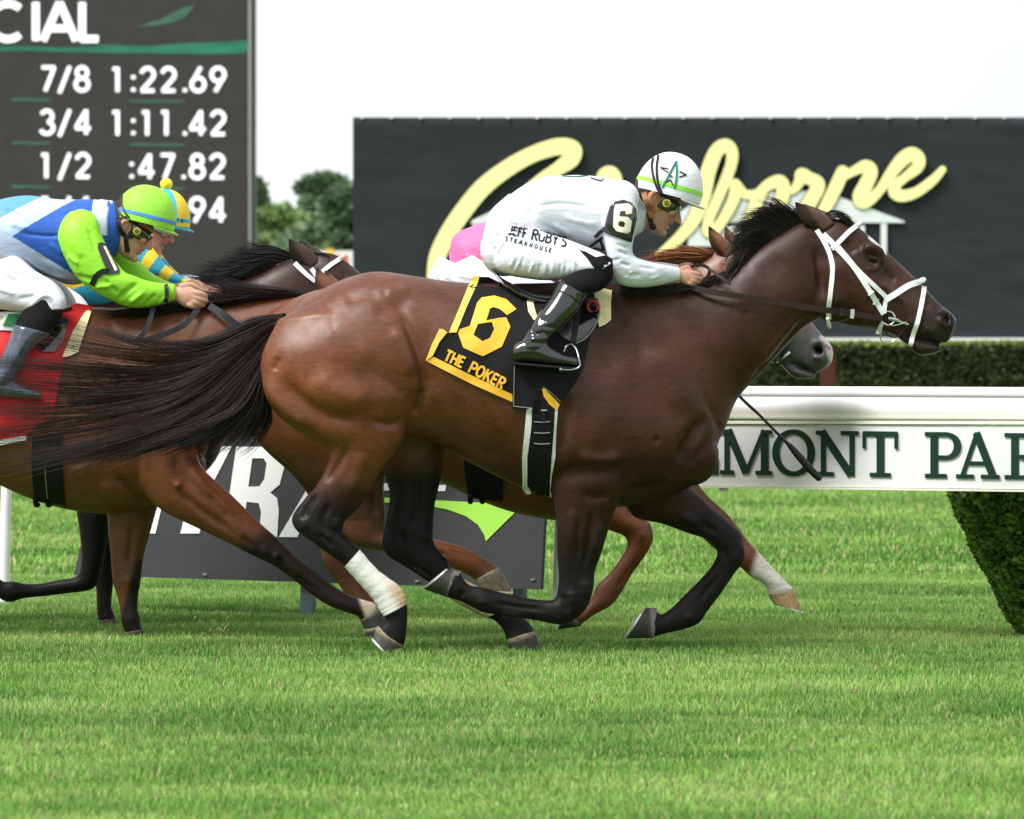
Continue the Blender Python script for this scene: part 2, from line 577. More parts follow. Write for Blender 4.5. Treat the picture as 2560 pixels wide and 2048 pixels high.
M_turf = mat('turf_soil', (0.10, 0.185, 0.032), 0.9, 0.1, noise=0.35, nscale=1.2, stretch=(0.25, 1, 1))
v = [(-900, -60, 0), (900, -60, 0), (900, 1500, 0), (-900, 1500, 0)]
ground = mesh_obj('ground', v, [(0, 1, 2, 3)], M_turf, smooth=False, loc=(0, 0, 0))
tag(ground, kind='structure')

M_grass = attr_mat('grass', 'tint', rough=0.55, spec=0.3, noise=0.05, nscale=3, bump=0.0, trans=0.35)

def grass_field(name, x0, x1, y0, y1, n, hmin, hmax, wid, seed, label):
    rg = np.random.default_rng(seed)
    x = rg.uniform(x0, x1, n); y = rg.uniform(y0, y1, n)
    half = (0.075 * y + 1.25) if y1 < 30 else (0.075 * y + 2.0)
    x = x * half / max(abs(x0), abs(x1))
    patch_ = fbm(x * 0.40 + 7, y * 0.95, seed, 4)
    fine = fbm(x * 3.0, y * 5.0, seed + 1, 3)
    tuft = fbm(x * 0.9 + 30, y * 2.4, seed + 2, 2)
    h = rg.uniform(hmin, hmax, n) * (0.55 + 0.9 * tuft)
    ang = rg.uniform(0, 2 * np.pi, n); lean = rg.uniform(0.05, 0.6, n) * h
    lx = np.cos(ang) * lean; ly = np.sin(ang) * lean
    wa = rg.uniform(-0.9, 0.9, n); wx = np.cos(wa) * wid * rg.uniform(.6, 1.2, n); wy = np.sin(wa) * wid
    V = np.zeros((n, 5, 3))
    V[:, 0] = np.stack([x - wx / 2, y - wy / 2, np.zeros(n)], 1); V[:, 1] = np.stack([x + wx / 2, y + wy / 2, np.zeros(n)], 1)
    V[:, 2] = np.stack([x - wx * .42 + lx * .4, y - wy * .42 + ly * .4, h * .62], 1)
    V[:, 3] = np.stack([x + wx * .42 + lx * .4, y + wy * .42 + ly * .4, h * .62], 1)
    V[:, 4] = np.stack([x + lx, y + ly, h], 1)
    b = (np.arange(n) * 5)[:, None]
    quads = np.concatenate([b + np.array([[0, 1, 3, 2]])]); tris = b + np.array([[2, 3, 4]])
    me = raw_mesh(name, V.reshape(-1, 3), quads=quads, tris=tris, material=M_grass)
    me.polygons.foreach_set('use_smooth', np.ones(len(me.polygons), dtype=bool))
    dark = np.array([0.105, 0.240, 0.040]); mid = np.array([0.225, 0.405, 0.085]); lite = np.array([0.37, 0.50, 0.15]); straw = np.array([0.46, 0.45, 0.21])
    t = np.clip((patch_ - 0.36) / 0.26, 0, 1)[:, None]
    c = dark * (1 - t) + mid * t
    f2 = np.clip((fine - .45) / .35, 0, 1)[:, None]
    c = c * (1 - .5 * f2) + lite * .5 * f2
    c = c * rg.uniform(.58, 1.55, n)[:, None]
    s = (rg.random(n) < 0.07 + 0.16 * np.clip((patch_ - .5) / .2, 0, 1))[:, None]
    c = np.where(s, straw * rg.uniform(.7, 1.15, n)[:, None], c)
    C = np.repeat(c[:, None, :], 5, 1)
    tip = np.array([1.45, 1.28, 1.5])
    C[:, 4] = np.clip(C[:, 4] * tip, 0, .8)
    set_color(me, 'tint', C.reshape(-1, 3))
    o = bpy.data.objects.new(name, me); COL.objects.link(o)
    return tag(o, label, 'grass', kind='stuff')

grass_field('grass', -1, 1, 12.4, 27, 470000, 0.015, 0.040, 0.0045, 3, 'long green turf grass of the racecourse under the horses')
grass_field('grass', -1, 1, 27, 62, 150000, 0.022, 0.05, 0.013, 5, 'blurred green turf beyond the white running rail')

# ------------------------------------------------------------------ flat signs
class Plane:
    def __init__(self, o, u):
        self.o = np.array(o, float); u = np.array(u, float); self.u = u / np.linalg.norm(u)
        self.n = np.cross(self.u, [0, 0, 1.0]); self.n /= np.linalg.norm(self.n)
        if self.n[1] > 0: self.n = -self.n
    def px(self, x, y, lift=0.0):
        """where the line of sight through photo point x,y meets the plane"""
        d = np.array([(x - 1280) / PXM / D0, 1.0, (HOR - y) / PXM / D0])
        c = np.array([0, 0, CAMZ])
        t = np.dot(self.o - c, self.n) / np.dot(d, self.n)
        return c + d * t + self.n * lift
    def poly(self, pts, lift=0.0):
        return np.array([self.px(x, y, lift) for x, y in pts])

def slab(name, plane, loops, lift, depth, material, parent=None, loc=None, step=1e9):
    v, f = fill2d(loops, step)
    V = plane.poly(v, lift)
    V, F = thick(V, f, -plane.n * depth)
    return mesh_obj(name, V, F, material, parent, smooth=False, loc=loc)

def arc(cx, cy, rx, ry, a0, a1, n=14):
    return [(cx + rx * math.cos(R(a0 + (a1 - a0) * i / n)), cy + ry * math.sin(R(a0 + (a1 - a0) * i / n))) for i in range(n + 1)]

E = lambda *p: list(p)
SANS = {   # strokes in a unit-high box, y up
 'C': (.85, [arc(.5, .5, .46, .46, 48, 312, 24)]),
 'I': (.25, [E((.12, 0), (.12, 1))]),
 'A': (.9, [E((.02, 0), (.45, 1)), E((.45, 1), (.88, 0)), E((.2, .32), (.7, .32))]),
 'L': (.55, [E((.1, 0), (.1, 1)), E((.05, .045), (.52, .045))]),
 '0': (.62, [arc(.31, .5, .27, .46, 0, 360, 28)]),
 '1': (.40, [E((.26, 0), (.26, 1)), E((.28, .93), (.06, .93))]),
 '2': (.62, [arc(.31, .70, .25, .26, 170, -35, 16) + [(.08, .06)], E((.04, .045), (.58, .045))]),
 '3': (.60, [arc(.28, .73, .22, .23, 160, -85, 14), arc(.28, .27, .26, .24, 85, -160, 14)]),
 '4': (.66, [E((.46, 0), (.46, 1)), E((.46, .98), (.04, .27)), E((.02, .25), (.64, .25))]),
 '6': (.62, [arc(.31, .30, .26, .27, 0, 360, 24), E((.10, .42), (.42, 1))]),
 '7': (.60, [E((.04, .955), (.58, .955)), E((.55, .97), (.18, 0))]),
 '8': (.62, [arc(.31, .74, .21, .22, 0, 360, 20), arc(.31, .27, .26, .25, 0, 360, 22)]),
 '9': (.62, [arc(.31, .70, .26, .27, 0, 360, 24), E((.52, .58), (.20, 0))]),
 '/': (.52, [E((.04, -.08), (.46, 1))]),
 ':': (.25, [E((.12, .02), (.12, .16)), E((.12, .52), (.12, .66))]),
 '.': (.25, [E((.12, .0), (.12, .14))]),
 'T': (.62, [E((.31, 0), (.31, 1)), E((.02, .93), (.60, .93))]),
 'H': (.70, [E((.1, 0), (.1, 1)), E((.6, 0), (.6, 1)), E((.1, .5), (.6, .5))]),
 'E': (.58, [E((.1, 0), (.1, 1)), E((.1, .93), (.54, .93)), E((.1, .51), (.48, .51)), E((.1, .07), (.54, .07))]),
 'P': (.62, [E((.1, 0), (.1, 1)), [(.1, .93)] + arc(.33, .69, .24, .24, 90, -90, 12) + [(.1, .45)]]),
 'O': (.74, [arc(.37, .5, .29, .45, 0, 360, 28)]),
 'K': (.66, [E((.1, 0), (.1, 1)), E((.58, 1), (.12, .42)), E((.26, .56), (.62, 0))]),
 'R': (.64, [E((.1, 0), (.1, 1)), [(.1, .93)] + arc(.33, .71, .23, .22, 90, -90, 12) + [(.1, .49)], E((.30, .48), (.58, 0))]),
 'S': (.56, [arc(.28, .73, .20, .22, 40, 265, 14) , arc(.28, .27, .22, .24, 90, -140, 14)]),
 'U': (.68, [[(.1, 1), (.1, .5)] + arc(.34, .30, .24, .26, 180, 360, 12) + [(.58, .5), (.58, 1)]]),
 'F': (.54, [E((.1, 0), (.1, 1)), E((.1, .93), (.52, .93)), E((.1, .51), (.46, .51))]),
 'B': (.62, [E((.1, 0), (.1, 1)), [(.1, .93)] + arc(.3, .73, .2, .2, 90, -90, 10) + [(.1, .53)], [(.1, .50)] + arc(.32, .28, .24, .22, 90, -90, 10) + [(.1, .06)]]),
 'Y': (.66, [E((.33, 0), (.33, .48)), E((.33, .46), (.04, 1)), E((.33, .46), (.62, 1))]),
 'J': (.46, [[(.36, 1), (.36, .4)] + arc(.18, .22, .18, .18, 0, -150, 8)]),
 "'": (.2, [E((.1, .98), (.07, .74))]),
 'G': (.85, [arc(.5, .5, .46, .46, 48, 350, 24), E((.95, .46), (.55, .46))]),
}

def strokes_mesh(plane, strokes, width, lift, depth, grad=0.0):
    """strokes in photo pixels -> solid ribbons, each a hair further out than the last"""
    parts = []
    for i, st in enumerate(strokes):
        wv = width[i] if isinstance(width, (list, tuple)) else width
        P = np.asarray(st, float)
        A, B = ribbon2d(P, wv, 1) if len(P) == 2 else ribbon2d_raw(P, wv)
        m = len(A); lf = lift + i * 0.0005
        g = np.linspace(0, grad, m)[:, None] * plane.n
        V = np.vstack([plane.poly(A, lf) + g, plane.poly(B, lf) + g])
        F = [(k, k + 1, m + k + 1, m + k) for k in range(m - 1)]
        parts.append(thick(V, F, -plane.n * depth))
    return join(parts)

def ribbon2d_raw(P, w):
    T = np.gradient(P, axis=0)
    if np.allclose(P[0], P[-1]): T[0] = T[-1] = (P[1] - P[-2])
    T /= (np.linalg.norm(T, axis=1)[:, None] + 1e-9)
    N = np.stack([-T[:, 1], T[:, 0]], 1)
    wv = np.asarray(w, float)
    if wv.ndim: wv = np.interp(np.linspace(0, 1, len(P)), np.linspace(0, 1, len(wv)), wv)[:, None]
    return P + N * wv / 2, P - N * wv / 2

def write(text, plane, x, y, h, weight, material, parent, lift=0.02, depth=0.01, track=0.10, glyphs=SANS, slope=0.0, wscale=1.0, name='letter', xs=None):
    """one part per character; x,y = lower left of the line in photo pixels, h = cap height"""
    for k, ch in enumerate(text):
        if ch == ' ':
            x += h * .34; continue
        w, sts = glyphs[ch]
        x0 = xs[k] if xs else x
        S = [[(x0 + px * h * wscale, y - py * h + slope * (x0 + px * h * wscale)) for px, py in st] for st in sts]
        for grp in ([[z] for z in S] if ch == ':' else [S]):
            v, f = strokes_mesh(plane, grp, weight, lift, depth)
            mesh_obj(name, v, f, material, parent, smooth=False)
        x = x0 + (w * wscale + track) * h

# ------------------------------------------------------------------ results screen
M_screen = mat('led_screen', (0.022, 0.021, 0.020), 0.6, 0.15, noise=0.25, nscale=2.5, emit=lin(66, 63, 61), estr=0.36)
M_ledw = mat('led_white', (0.6, 0.6, 0.62), 0.6, 0.2, emit=(0.95, 0.95, 1.0, 1), estr=0.62)
M_ledg = mat('led_green', (0.02, 0.12, 0.07), 0.6, 0.2, noise=0.7, nscale=0.8, stretch=(1, 1, 8), emit=lin(34, 84, 70), estr=0.5)
M_ledd = mat('led_green_dim', (0.02, 0.08, 0.05), 0.6, 0.2, noise=0.5, nscale=2, emit=lin(58, 84, 66), estr=0.7)
M_steel = mat('grey_steel', lin(150, 150, 152), 0.4, 0.5, metal=0.4, noise=0.12, nscale=3)
M_dark = mat('dark_metal', (0.03, 0.032, 0.035), 0.5, 0.4)
pl = Plane((0, 92, 0), (1, 0, 0))
score = empty('results_screen', (pl.px(0, 700)[0], 92, 0), 'tall dark results screen showing white race times, left of the trees', 'scoreboard')
slab('panel', pl, [[(-900, -260), (618, -260), (618, 690), (-900, 690)]], 0.0, 0.35, M_screen, score)
slab('frame', pl, [[(621, -260), (629, -260), (629, 720), (621, 720)]], 0.05, 0.5, M_steel, score)
slab('frame', pl, [[(630.5, -260), (637, -260), (637, 720), (630.5, 720)]], 0.02, 0.6, M_dark, score)
for lx in (-700, 20, 590):
    a = pl.px(lx, 690); b = pl.px(lx + 26, 690)
    V = [(a[0], 92.1, -0.2), (b[0], 92.1, -0.2), (b[0], 92.4, -0.2), (a[0], 92.4, -0.2), (a[0], 92.1, a[2] + .1), (b[0], 92.1, a[2] + .1), (b[0], 92.4, a[2] + .1), (a[0], 92.4, a[2] + .1)]
    mesh_obj('post', V, [(0, 1, 2, 3), (4, 5, 6, 7), (0, 1, 5, 4), (1, 2, 6, 5), (2, 3, 7, 6), (3, 0, 4, 7)], M_steel, score, smooth=False)
write('CIAL', pl, -22, 102, 96, 18, M_ledw, score, xs=[-28, 78, 106, 196], wscale=1.0)
wav = [(-60, 116), (40, 115), (150, 120), (260, 112), (380, 115), (480, 108), (618, 102), (618, 134), (480, 136), (360, 133), (240, 132), (120, 129), (-60, 127)]
slab('graphic_band', pl, [wav], 0.012, 0.01, M_ledg, score)
slab('graphic_leaf', pl, [[(342, 68), (400, 50), (452, 22), (487, 14), (462, 44), (420, 60)]], 0.012, 0.01, M_ledd, score)
for i, (fr, tm, xs1, xs2) in enumerate([('7/8', '1:22.69', [102, 146, 186], [278, 326, 350, 402, 455, 476, 526]),
                                        ('3/4', '1:11.42', [100, 146, 187], [278, 326, 352, 400, 455, 474, 526]),
                                        ('1/2', ':47.82', [100, 146, 188], [322, 346, 400, 452, 474, 524]),
                                        ('1/4', ':23.94', [100, 146, 188], [322, 346, 400, 452, 474, 524])]):
    yb = 228 + i * 108.5
    write(fr, pl, 0, yb, 62, 9.5, M_ledw, score, xs=xs1)
    write(tm, pl, 0, yb + 2, 62, 9.5, M_ledw, score, xs=xs2)
    if i < 3:
        slab('divider', pl, [[(30, yb + 18), (120, yb + 20), (134, yb + 22), (120, yb + 25), (30, yb + 24)]], 0.012, 0.01, M_ledd, score)
        slab('divider', pl, [[(320, yb + 23), (450, yb + 24), (470, yb + 26), (450, yb + 29), (330, yb + 28)]], 0.012, 0.01, M_ledd, score)

# ------------------------------------------------------------------ billboard with script lettering
M_banner = mat('black_banner', lin(45, 49, 52), 0.75, 0.15, noise=0.10, nscale=1.2, stretch=(1, 1, 4), bump=0.5, bscale=2.2)
M_yel = mat('banner_yellow', lin(252, 243, 172), 0.7, 0.2)
M_yed = mat('banner_outline', (0.012, 0.012, 0.014), 0.8, 0.1)  # black print outlining the script lettering
M_pav = mat('banner_white', lin(222, 224, 226), 0.7, 0.2, noise=0.06, nscale=3)
M_white = mat('white_paint', (0.80, 0.80, 0.79), 0.35, 0.5, noise=0.03, nscale=6)
pb = Plane((0, 70, 0), (1, 0, 0))
bill = empty('billboard', (pb.px(1700, 850)[0], 70, 0), 'long black billboard with yellow script name and white pavilion drawing', 'billboard')
# the banner sheet is a gently rippled grid
gx = np.linspace(882, 3050, 160); gy = np.linspace(293, 846, 44)
X, Yg = np.meshgrid(gx, gy)
rip = 0.05 * fbm(X * .02, Yg * .006, 4, 3) * np.exp(-((Yg - 293) / 60) ** 2) + 0.045 * fbm((X + Yg * 1.5) * .006, (Yg - X * .35) * .02, 9, 3) * (1 - np.exp(-((X - 2440) / 160) ** 4 * 0) * np.exp(-(((X - 1700) / 640) ** 6)) * np.exp(-(((Yg - 500) / 210) ** 6)))
rip = np.where(Yg < 296, 0.02 * fbm(X * .03, Yg * 0, 3, 2), rip)
V = np.array([pb.px(x, y, l) for x, y, l in zip(X.ravel(), Yg.ravel(), (rip - .055).ravel())])
nc = len(gx)
F = [(r * nc + c, r * nc + c + 1, (r + 1) * nc + c + 1, (r + 1) * nc + c) for r in range(len(gy) - 1) for c in range(nc - 1)]
V, F = thick(V, F, (0, 0.03, 0))
mesh_obj('banner', V, F, M_banner, bill)
slab('bottom_trim', pb, [[(882, 845), (3050, 845), (3050, 853), (882, 853)]], 0.10, 0.12, M_white, bill)
slab('base_board', pb, [[(890, 854), (3040, 854), (3040, 885), (890, 885)]], 0.0, 0.1, M_dark, bill)
for px_ in (900, 1400, 1900, 2400, 2900):
    a = pb.px(px_, 300); b = pb.px(px_ + 18, 300)
    Vp = [(x, y, z) for z in (-.2, a[2]) for x, y in ((a[0], 70.25), (b[0], 70.25), (b[0], 70.4), (a[0], 70.4))]
    mesh_obj('post', Vp, [(0, 1, 2, 3), (4, 5, 6, 7), (0, 1, 5, 4), (1, 2, 6, 5), (2, 3, 7, 6), (3, 0, 4, 7)], M_dark, bill, smooth=False)
for px_ in range(905, 2950, 73):
    a = pb.px(px_, 293)
    mesh_obj('grommet', [a + np.array(d) for d in ((-.02, -.01, -.02), (.02, -.01, -.02), (.02, -.01, .025), (-.02, -.01, .025), (-.02, .05, -.02), (.02, .05, -.02), (.02, .05, .025), (-.02, .05, .025))],
             [(0, 1, 2, 3), (4, 5, 6, 7), (0, 1, 5, 4), (3, 2, 6, 7), (0, 3, 7, 4), (1, 2, 6, 5)], M_white, bill, smooth=False)
# pavilion drawing
roofs = [[(1178, 552), (1290, 500), (1400, 482), (1500, 505), (1500, 560), (1178, 560)],
         [(1700, 530), (1760, 490), (1880, 478), (2060, 478), (2145, 510), (2260, 553), (2262, 557), (1700, 557)]]
for rf in roofs: slab('pavilion_roof', pb, [rf], 0.005, 0.02, M_pav, bill)
for a, b, c, d in ((1182, 562, 12, 60), (2202, 559, 15, 80), (2150, 564, 12, 60), (1720, 566, 330, 50)):
    slab('pavilion_wall', pb, [[(a, b), (a + c, b), (a + c, b + d), (a, b + d)]], 0.004, 0.02, M_pav, bill)
SCRIPT = [   # centre-line points and widths, photo pixels
 ([(1086, 690), (1094, 640), (1122, 582), (1158, 528), (1206, 470), (1264, 424), (1330, 387), (1394, 367), (1430, 374), (1426, 398), (1398, 420), (1356, 446), (1322, 470)], [38, 42, 44, 44, 44, 42, 40, 42, 46, 44, 34, 28, 22]),
 ([(1500, 470), (1508, 440), (1526, 434), (1538, 455), (1520, 500)], [24, 32, 38, 34, 26]),
 ([(1650, 640), (1700, 592), (1735, 548), (1757, 490), (1770, 430), (1790, 380), (1813, 364), (1829, 378), (1828, 410), (1812, 455), (1790, 505), (1772, 548), (1770, 578), (1786, 576), (1808, 548), (1830, 508), (1840, 474), (1837, 462)], [26, 28, 34, 38, 38, 36, 34, 30, 28, 28, 26, 26, 30, 26, 26, 28, 32, 30]),
 ([(1842, 468), (1862, 486), (1892, 484), (1920, 463), (1946, 454), (1958, 468), (1953, 500), (1935, 540)], [30, 24, 22, 28, 34, 34, 34, 30]),
 ([(1906, 478), (1890, 510), (1878, 545), (1872, 585)], [28, 34, 36, 34]),
 ([(1958, 480), (1984, 474), (1999, 452), (2004, 437), (2022, 446), (2044, 457), (2041, 476), (2020, 512), (2000, 550)], [18, 20, 28, 34, 32, 32, 36, 36, 32]),
 ([(2106, 430), (2092, 462), (2073, 500), (2052, 540)], [32, 34, 32, 28]),
 ([(2104, 444), (2138, 426), (2164, 416), (2177, 430), (2164, 462), (2150, 488), (2153, 505), (2170, 503), (2200, 474), (2230, 430), (2256, 399), (2280, 386), (2297, 399), (2291, 420), (2262, 444), (2240, 462), (2236, 480), (2254, 490), (2290, 481), (2330, 452), (2356, 424)], [20, 24, 32, 34, 36, 36, 34, 28, 24, 30, 36, 36, 32, 30, 22, 26, 32, 30, 26, 24, 18]),
]
for i, (pts, wd) in enumerate(SCRIPT):
    P = crom(np.array(pts, float), 8)
    v, f = strokes_mesh(pb, [P], [[w + 5 for w in wd]], 0.004 + i * .0004, 0.0004, 0.012)
    mesh_obj('lettering_outline', v, f, M_yed, bill, smooth=False)
    v, f = strokes_mesh(pb, [P], [wd], 0.022 + i * .0006, 0.0004, 0.014)
    mesh_obj('lettering', v, f, M_yel, bill, smooth=False)
    for e, wv in ((P[0], wd[0]), (P[-1], wd[-1])):       # round stroke ends
        slab('lettering', pb, [[(e[0] + wv / 2 * math.cos(t), e[1] + wv / 2 * math.sin(t)) for t in np.linspace(0, 2 * math.pi, 16, endpoint=False)]], 0.021 + i * .0006 + (.014 if e is P[-1] else 0), 0.0004, M_yel, bill)

# ------------------------------------------------------------------ running rail
RA = -0.716
def rail_y(x): return 22.15 + RA * x
pr = Plane((0, 22.15, 0), (1, RA, 0))
uR = pr.u; nR = pr.n
def rail_pt(s, z, out=0.0): return np.array([0, 22.15, z]) + uR * s + nR * out + np.array([0, 0, 0])
def tube_world(p0, p1, r, m=20, n=2):
    p0, p1 = np.array(p0, float), np.array(p1, float); d = (p1 - p0); d /= np.linalg.norm(d)
    s = np.cross(d, [0, 0, 1.0]);
    if np.linalg.norm(s) < 1e-3: s = np.array([1.0, 0, 0])
    s /= np.linalg.norm(s); u = np.cross(s, d)
    r0, r1 = (r, r) if np.isscalar(r) else r
    V = []
    for i in range(n):
        t = i / (n - 1); rr = r0 + (r1 - r0) * t
        for j in range(m):
            a = 2 * math.pi * j / m
            V.append(p0 + (p1 - p0) * t + rr * (math.cos(a) * s + math.sin(a) * u))
    F = [(i * m + j, i * m + (j + 1) % m, (i + 1) * m + (j + 1) % m, (i + 1) * m + j) for i in range(n - 1) for j in range(m)]
    F += [tuple(range(m)), tuple(range((n - 1) * m, n * m))]
    return np.array(V), F
M_rail = mat('rail_plastic', (0.82, 0.82, 0.81), 0.28, 0.5, noise=0.05, nscale=1.5, stretch=(1, 1, 6))
rail = empty('running_rail', tuple(rail_pt(0, 0)), 'white plastic running rail with leaning posts behind the horses', 'rail')
v, f = tube_world(rail_pt(-22, 0.982), rail_pt(9, 0.982), 0.049); mesh_obj('rail_tube', v, f, M_rail, rail)
v, f = tube_world(rail_pt(-22, 1.052, -.10), rail_pt(9, 1.052, -.10), 0.024); mesh_obj('rail_cover', v, f, M_rail, rail)
for px_, yb in ((15, 1535), (1402, 1590), (2830, 1640)):
    pt = pr.px(px_, yb); s = np.dot(pt - np.array([0, 22.15, 0]), uR)
    v, f = tube_world(rail_pt(s, -0.02, 0.02), rail_pt(s - 0.01, 0.95, -0.03), (0.030, 0.024)); mesh_obj('post', v, f, M_rail, rail)
for s in np.arange(-21, -3.3, 2.7):
    v, f = tube_world(rail_pt(s, -0.02, 0.02), rail_pt(s - 0.01, 0.95, -0.03), (0.030, 0.024)); mesh_obj('post', v, f, M_rail, rail)
# name board hung on the rail
M_board = mat('board_white', (0.80, 0.80, 0.80), 0.4, 0.4, noise=0.03, nscale=4)
M_cream = mat('board_edge', lin(242, 238, 222), 0.5, 0.3)
M_green = mat('letter_green', lin(18, 52, 38), 0.5, 0.4)
M_lsh = mat('letter_grey', lin(210, 212, 210), 0.6, 0.3)
pn = Plane(rail_pt(0, 0, 0.065), (1, RA, 0))
sgn = empty('rail_name_board', tuple(pn.px(2200, 1225)), 'long white board with dark green serif course name on the rail', 'sign')
def yline(x, y0, y1): return y0 + (x - 1760) / 800.0 * (y1 - y0)
slab('panel', pn, [[(1545, 1061), (2950, 1064), (2950, 1228), (1545, 1211)]], 0.0, 0.03, M_board, sgn)
slab('edge_strip', pn, [[(1545, 1052), (2950, 1053), (2950, 1062), (1545, 1059)]], 0.008, 0.04, M_cream, sgn)
slab('edge_strip', pn, [[(1545, 1212.5), (2950, 1229.5), (2950, 1235), (1545, 1216.5)]], 0.008, 0.04, M_cream, sgn)
slab('bracket', pn, [[(1797, 1216), (1815, 1216), (1813, 1231), (1799, 1231)]], 0.0, 0.02, M_rail, sgn)
def serif_letter(ch, x0, x1, lift, material, dx=0, dy=0):
    w = x1 - x0
    def T(u, v):        # u across 0..1, v up 0..1
        x = x0 + u * w
        top = 1074.5 + (x - 1860) * 0.0125; bot = 1186 + (x - 1860) * 0.0175
        return (x + dx, bot + (top - bot) * v + dy)
    th = 19; se = 10.5; S = []; W = []
    def st(a, b, wd): S.append([T(*a), T(*b)]); W.append(wd)
    ue = th / 2 / w
    if ch == 'M':
        st((.13, 0), (.13, 1), 13); st((.85, 0), (.85, 1), th); st((.15, 1), (.5, .03), th); st((.5, .03), (.84, 1), 11)
        for a, b, v in ((0, .27, .04), (.68, 1.0, .04), (0, .2, .955), (.8, 1.0, .955)): st((a, v), (b, v), se)
    elif ch == 'O':
        S.append([T(.5 + .43 * math.cos(t), .5 + .47 * math.sin(t)) for t in np.linspace(0, 2 * math.pi, 40)]); W.append([th, 12, th, 12, th])
    elif ch == 'N':
        st((.17, 0), (.17, 1), 13); st((.84, 0), (.84, 1), 13); st((.13, .99), (.82, .02), th)
        for a, b, v in ((0.02, .42, .04), (.58, 1.0, .955), (0, .2, .955)): st((a, v), (b, v), se)
    elif ch == 'T':
        st((.5, 0), (.5, .98), th); st((0, .945), (1, .945), 13); st((.2, .04), (.8, .04), se); st((.04, .97), (.04, .62), 9); st((.96, .97), (.96, .62), 9)
    elif ch == 'L':
        st((.25, 0), (.25, 1), th); st((0, .04), (1, .04), 12); st((0, .955), (.5, .955), se); st((.95, 0), (.95, .36), 9)
    elif ch == 'E':
        st((.25, 0), (.25, 1), th); st((0, .045), (.95, .045), 12); st((0, .95), (.92, .95), 12); st((.25, .52), (.7, .52), 10)
        st((.93, 0), (.93, .34), 9); st((.9, 1), (.9, .7), 9)
    elif ch == 'P':
        st((.26, 0), (.26, 1), th); st((0, .04), (.62, .04), se); st((0, .955), (.3, .955), se)
        S.append([T(.26, .955), T(.6, .955)] + [T(.6 + .33 * math.cos(t), .70 + .255 * math.sin(t)) for t in np.linspace(math.pi / 2, -math.pi / 2, 14)][1:] + [T(.26, .445)]); W.append([11, 11, 17, 19, 17, 11, 11])
    elif ch == 'R':
        st((.24, 0), (.24, 1), th); st((0, .04), (.46, .04), se); st((0, .955), (.3, .955), se); st((.5, .46), (.86, .03), th); st((.8, .04), (1, .04), se)
        S.append([T(.24, .955), T(.55, .955)] + [T(.55 + .28 * math.cos(t), .72 + .235 * math.sin(t)) for t in np.linspace(math.pi / 2, -math.pi / 2, 14)][1:] + [T(.24, .485)]); W.append([11, 11, 17, 19, 17, 11, 11])
    elif ch == 'A':
        st((.13, .02), (.48, 1), 11); st((.46, 1), (.86, .02), th); st((.26, .33), (.72, .33), 10); st((0, .04), (.41, .04), se); st((.57, .04), (1, .04), se)
    elif ch == 'B':
        st((.2, 0), (.2, 1), th)
        for c, r in ((.73, .225), (.27, .235)):
            S.append([T(.0, c + r), T(.55, c + r)] + [T(.55 + .32 * math.cos(t), c + r * math.sin(t)) for t in np.linspace(math.pi / 2, -math.pi / 2, 12)][1:] + [T(.0, c - r)]); W.append([10, 10, 17, 18, 17, 10, 10])
    elif ch == 'K':
        st((.2, 0), (.2, 1), th); st((.85, 1), (.25, .4), 11); st((.4, .55), (.85, 0), th); st((0, .04), (.45, .04), se); st((0, .955), (.45, .955), se); st((.65, .955), (1, .955), se); st((.7, .04), (1, .04), se)
    v, f = strokes_mesh(pn, S, W, lift, 0.0015)
    mesh_obj('letter', v, f, material, sgn, smooth=False)
for ch, a, b in (('B', 1568, 1640), ('E', 1650, 1716), ('L', 1724, 1797), ('M', 1802, 1933), ('O', 1934, 2037), ('N', 2042, 2149), ('T', 2159, 2246), ('P', 2314, 2402), ('A', 2392, 2501), ('R', 2513, 2620), ('K', 2625, 2730)):
    serif_letter(ch, a, b, 0.0006, M_lsh, 2.6, 2.6)
    serif_letter(ch, a, b, 0.0058, M_green)

# ------------------------------------------------------------------ grey sign in front of the rail
M_gsign = mat('sign_grey', lin(70, 70, 73), 0.6, 0.2, noise=0.06, nscale=5)
M_lime = mat('sign_lime', lin(172, 232, 92), 0.6, 0.25)
M_swhite = mat('sign_white', (0.88, 0.88, 0.89), 0.6, 0.25)
pg = Plane(rail_pt(0, 0, 0.16), (1, RA, 0))
gs = empty('grey_sign', tuple(pg.px(760, 1560)), 'dark grey sign with slanted white capitals and a lime green swoosh', 'sign')
slab('panel', pg, [[(184, 1438), (268, 1082), (1372, 1082), (1352, 1474)]], 0.0, 0.02, M_gsign, gs)
for pts in ([(742, 1455), (774, 1456), (766, 1562), (738, 1560)], [(1272, 1470), (1298, 1471), (1296, 1590), (1270, 1588)], [(236, 1440), (262, 1441), (256, 1552), (230, 1550)]):
    slab('leg', pg, [pts], -0.03, 0.03, mat('sign_leg', lin(92, 106, 114), 0.5, 0.4), gs)
def gl(name, loops, m=M_swhite): slab(name, pg, loops, 0.004, 0.003, m, gs)
gl('letter', [[(268, 1334), (322, 1120), (352, 1120), (386, 1240), (414, 1120), (440, 1120), (390, 1334), (358, 1334), (324, 1218), (298, 1334)]])
gl('letter', [[(452, 1334), (478, 1228), (440, 1118), (482, 1118), (504, 1186), (538, 1116), (581, 1116), (524, 1226), (500, 1334)]])
gl('letter', [[(560, 1340), (592, 1117), (672, 1117), (705, 1130), (712, 1168), (700, 1212), (676, 1232), (694, 1246), (698, 1276), (694, 1342), (648, 1341), (654, 1280), (648, 1258), (618, 1255), (606, 1340)],
              [(632, 1146), (660, 1146), (668, 1158), (662, 1198), (650, 1216), (622, 1217)]])
gl('letter', [[(698, 1343), (830, 1118), (884, 1118), (890, 1344), (846, 1343), (847, 1300), (768, 1298), (744, 1343)], [(790, 1262), (848, 1160), (848, 1263)]])
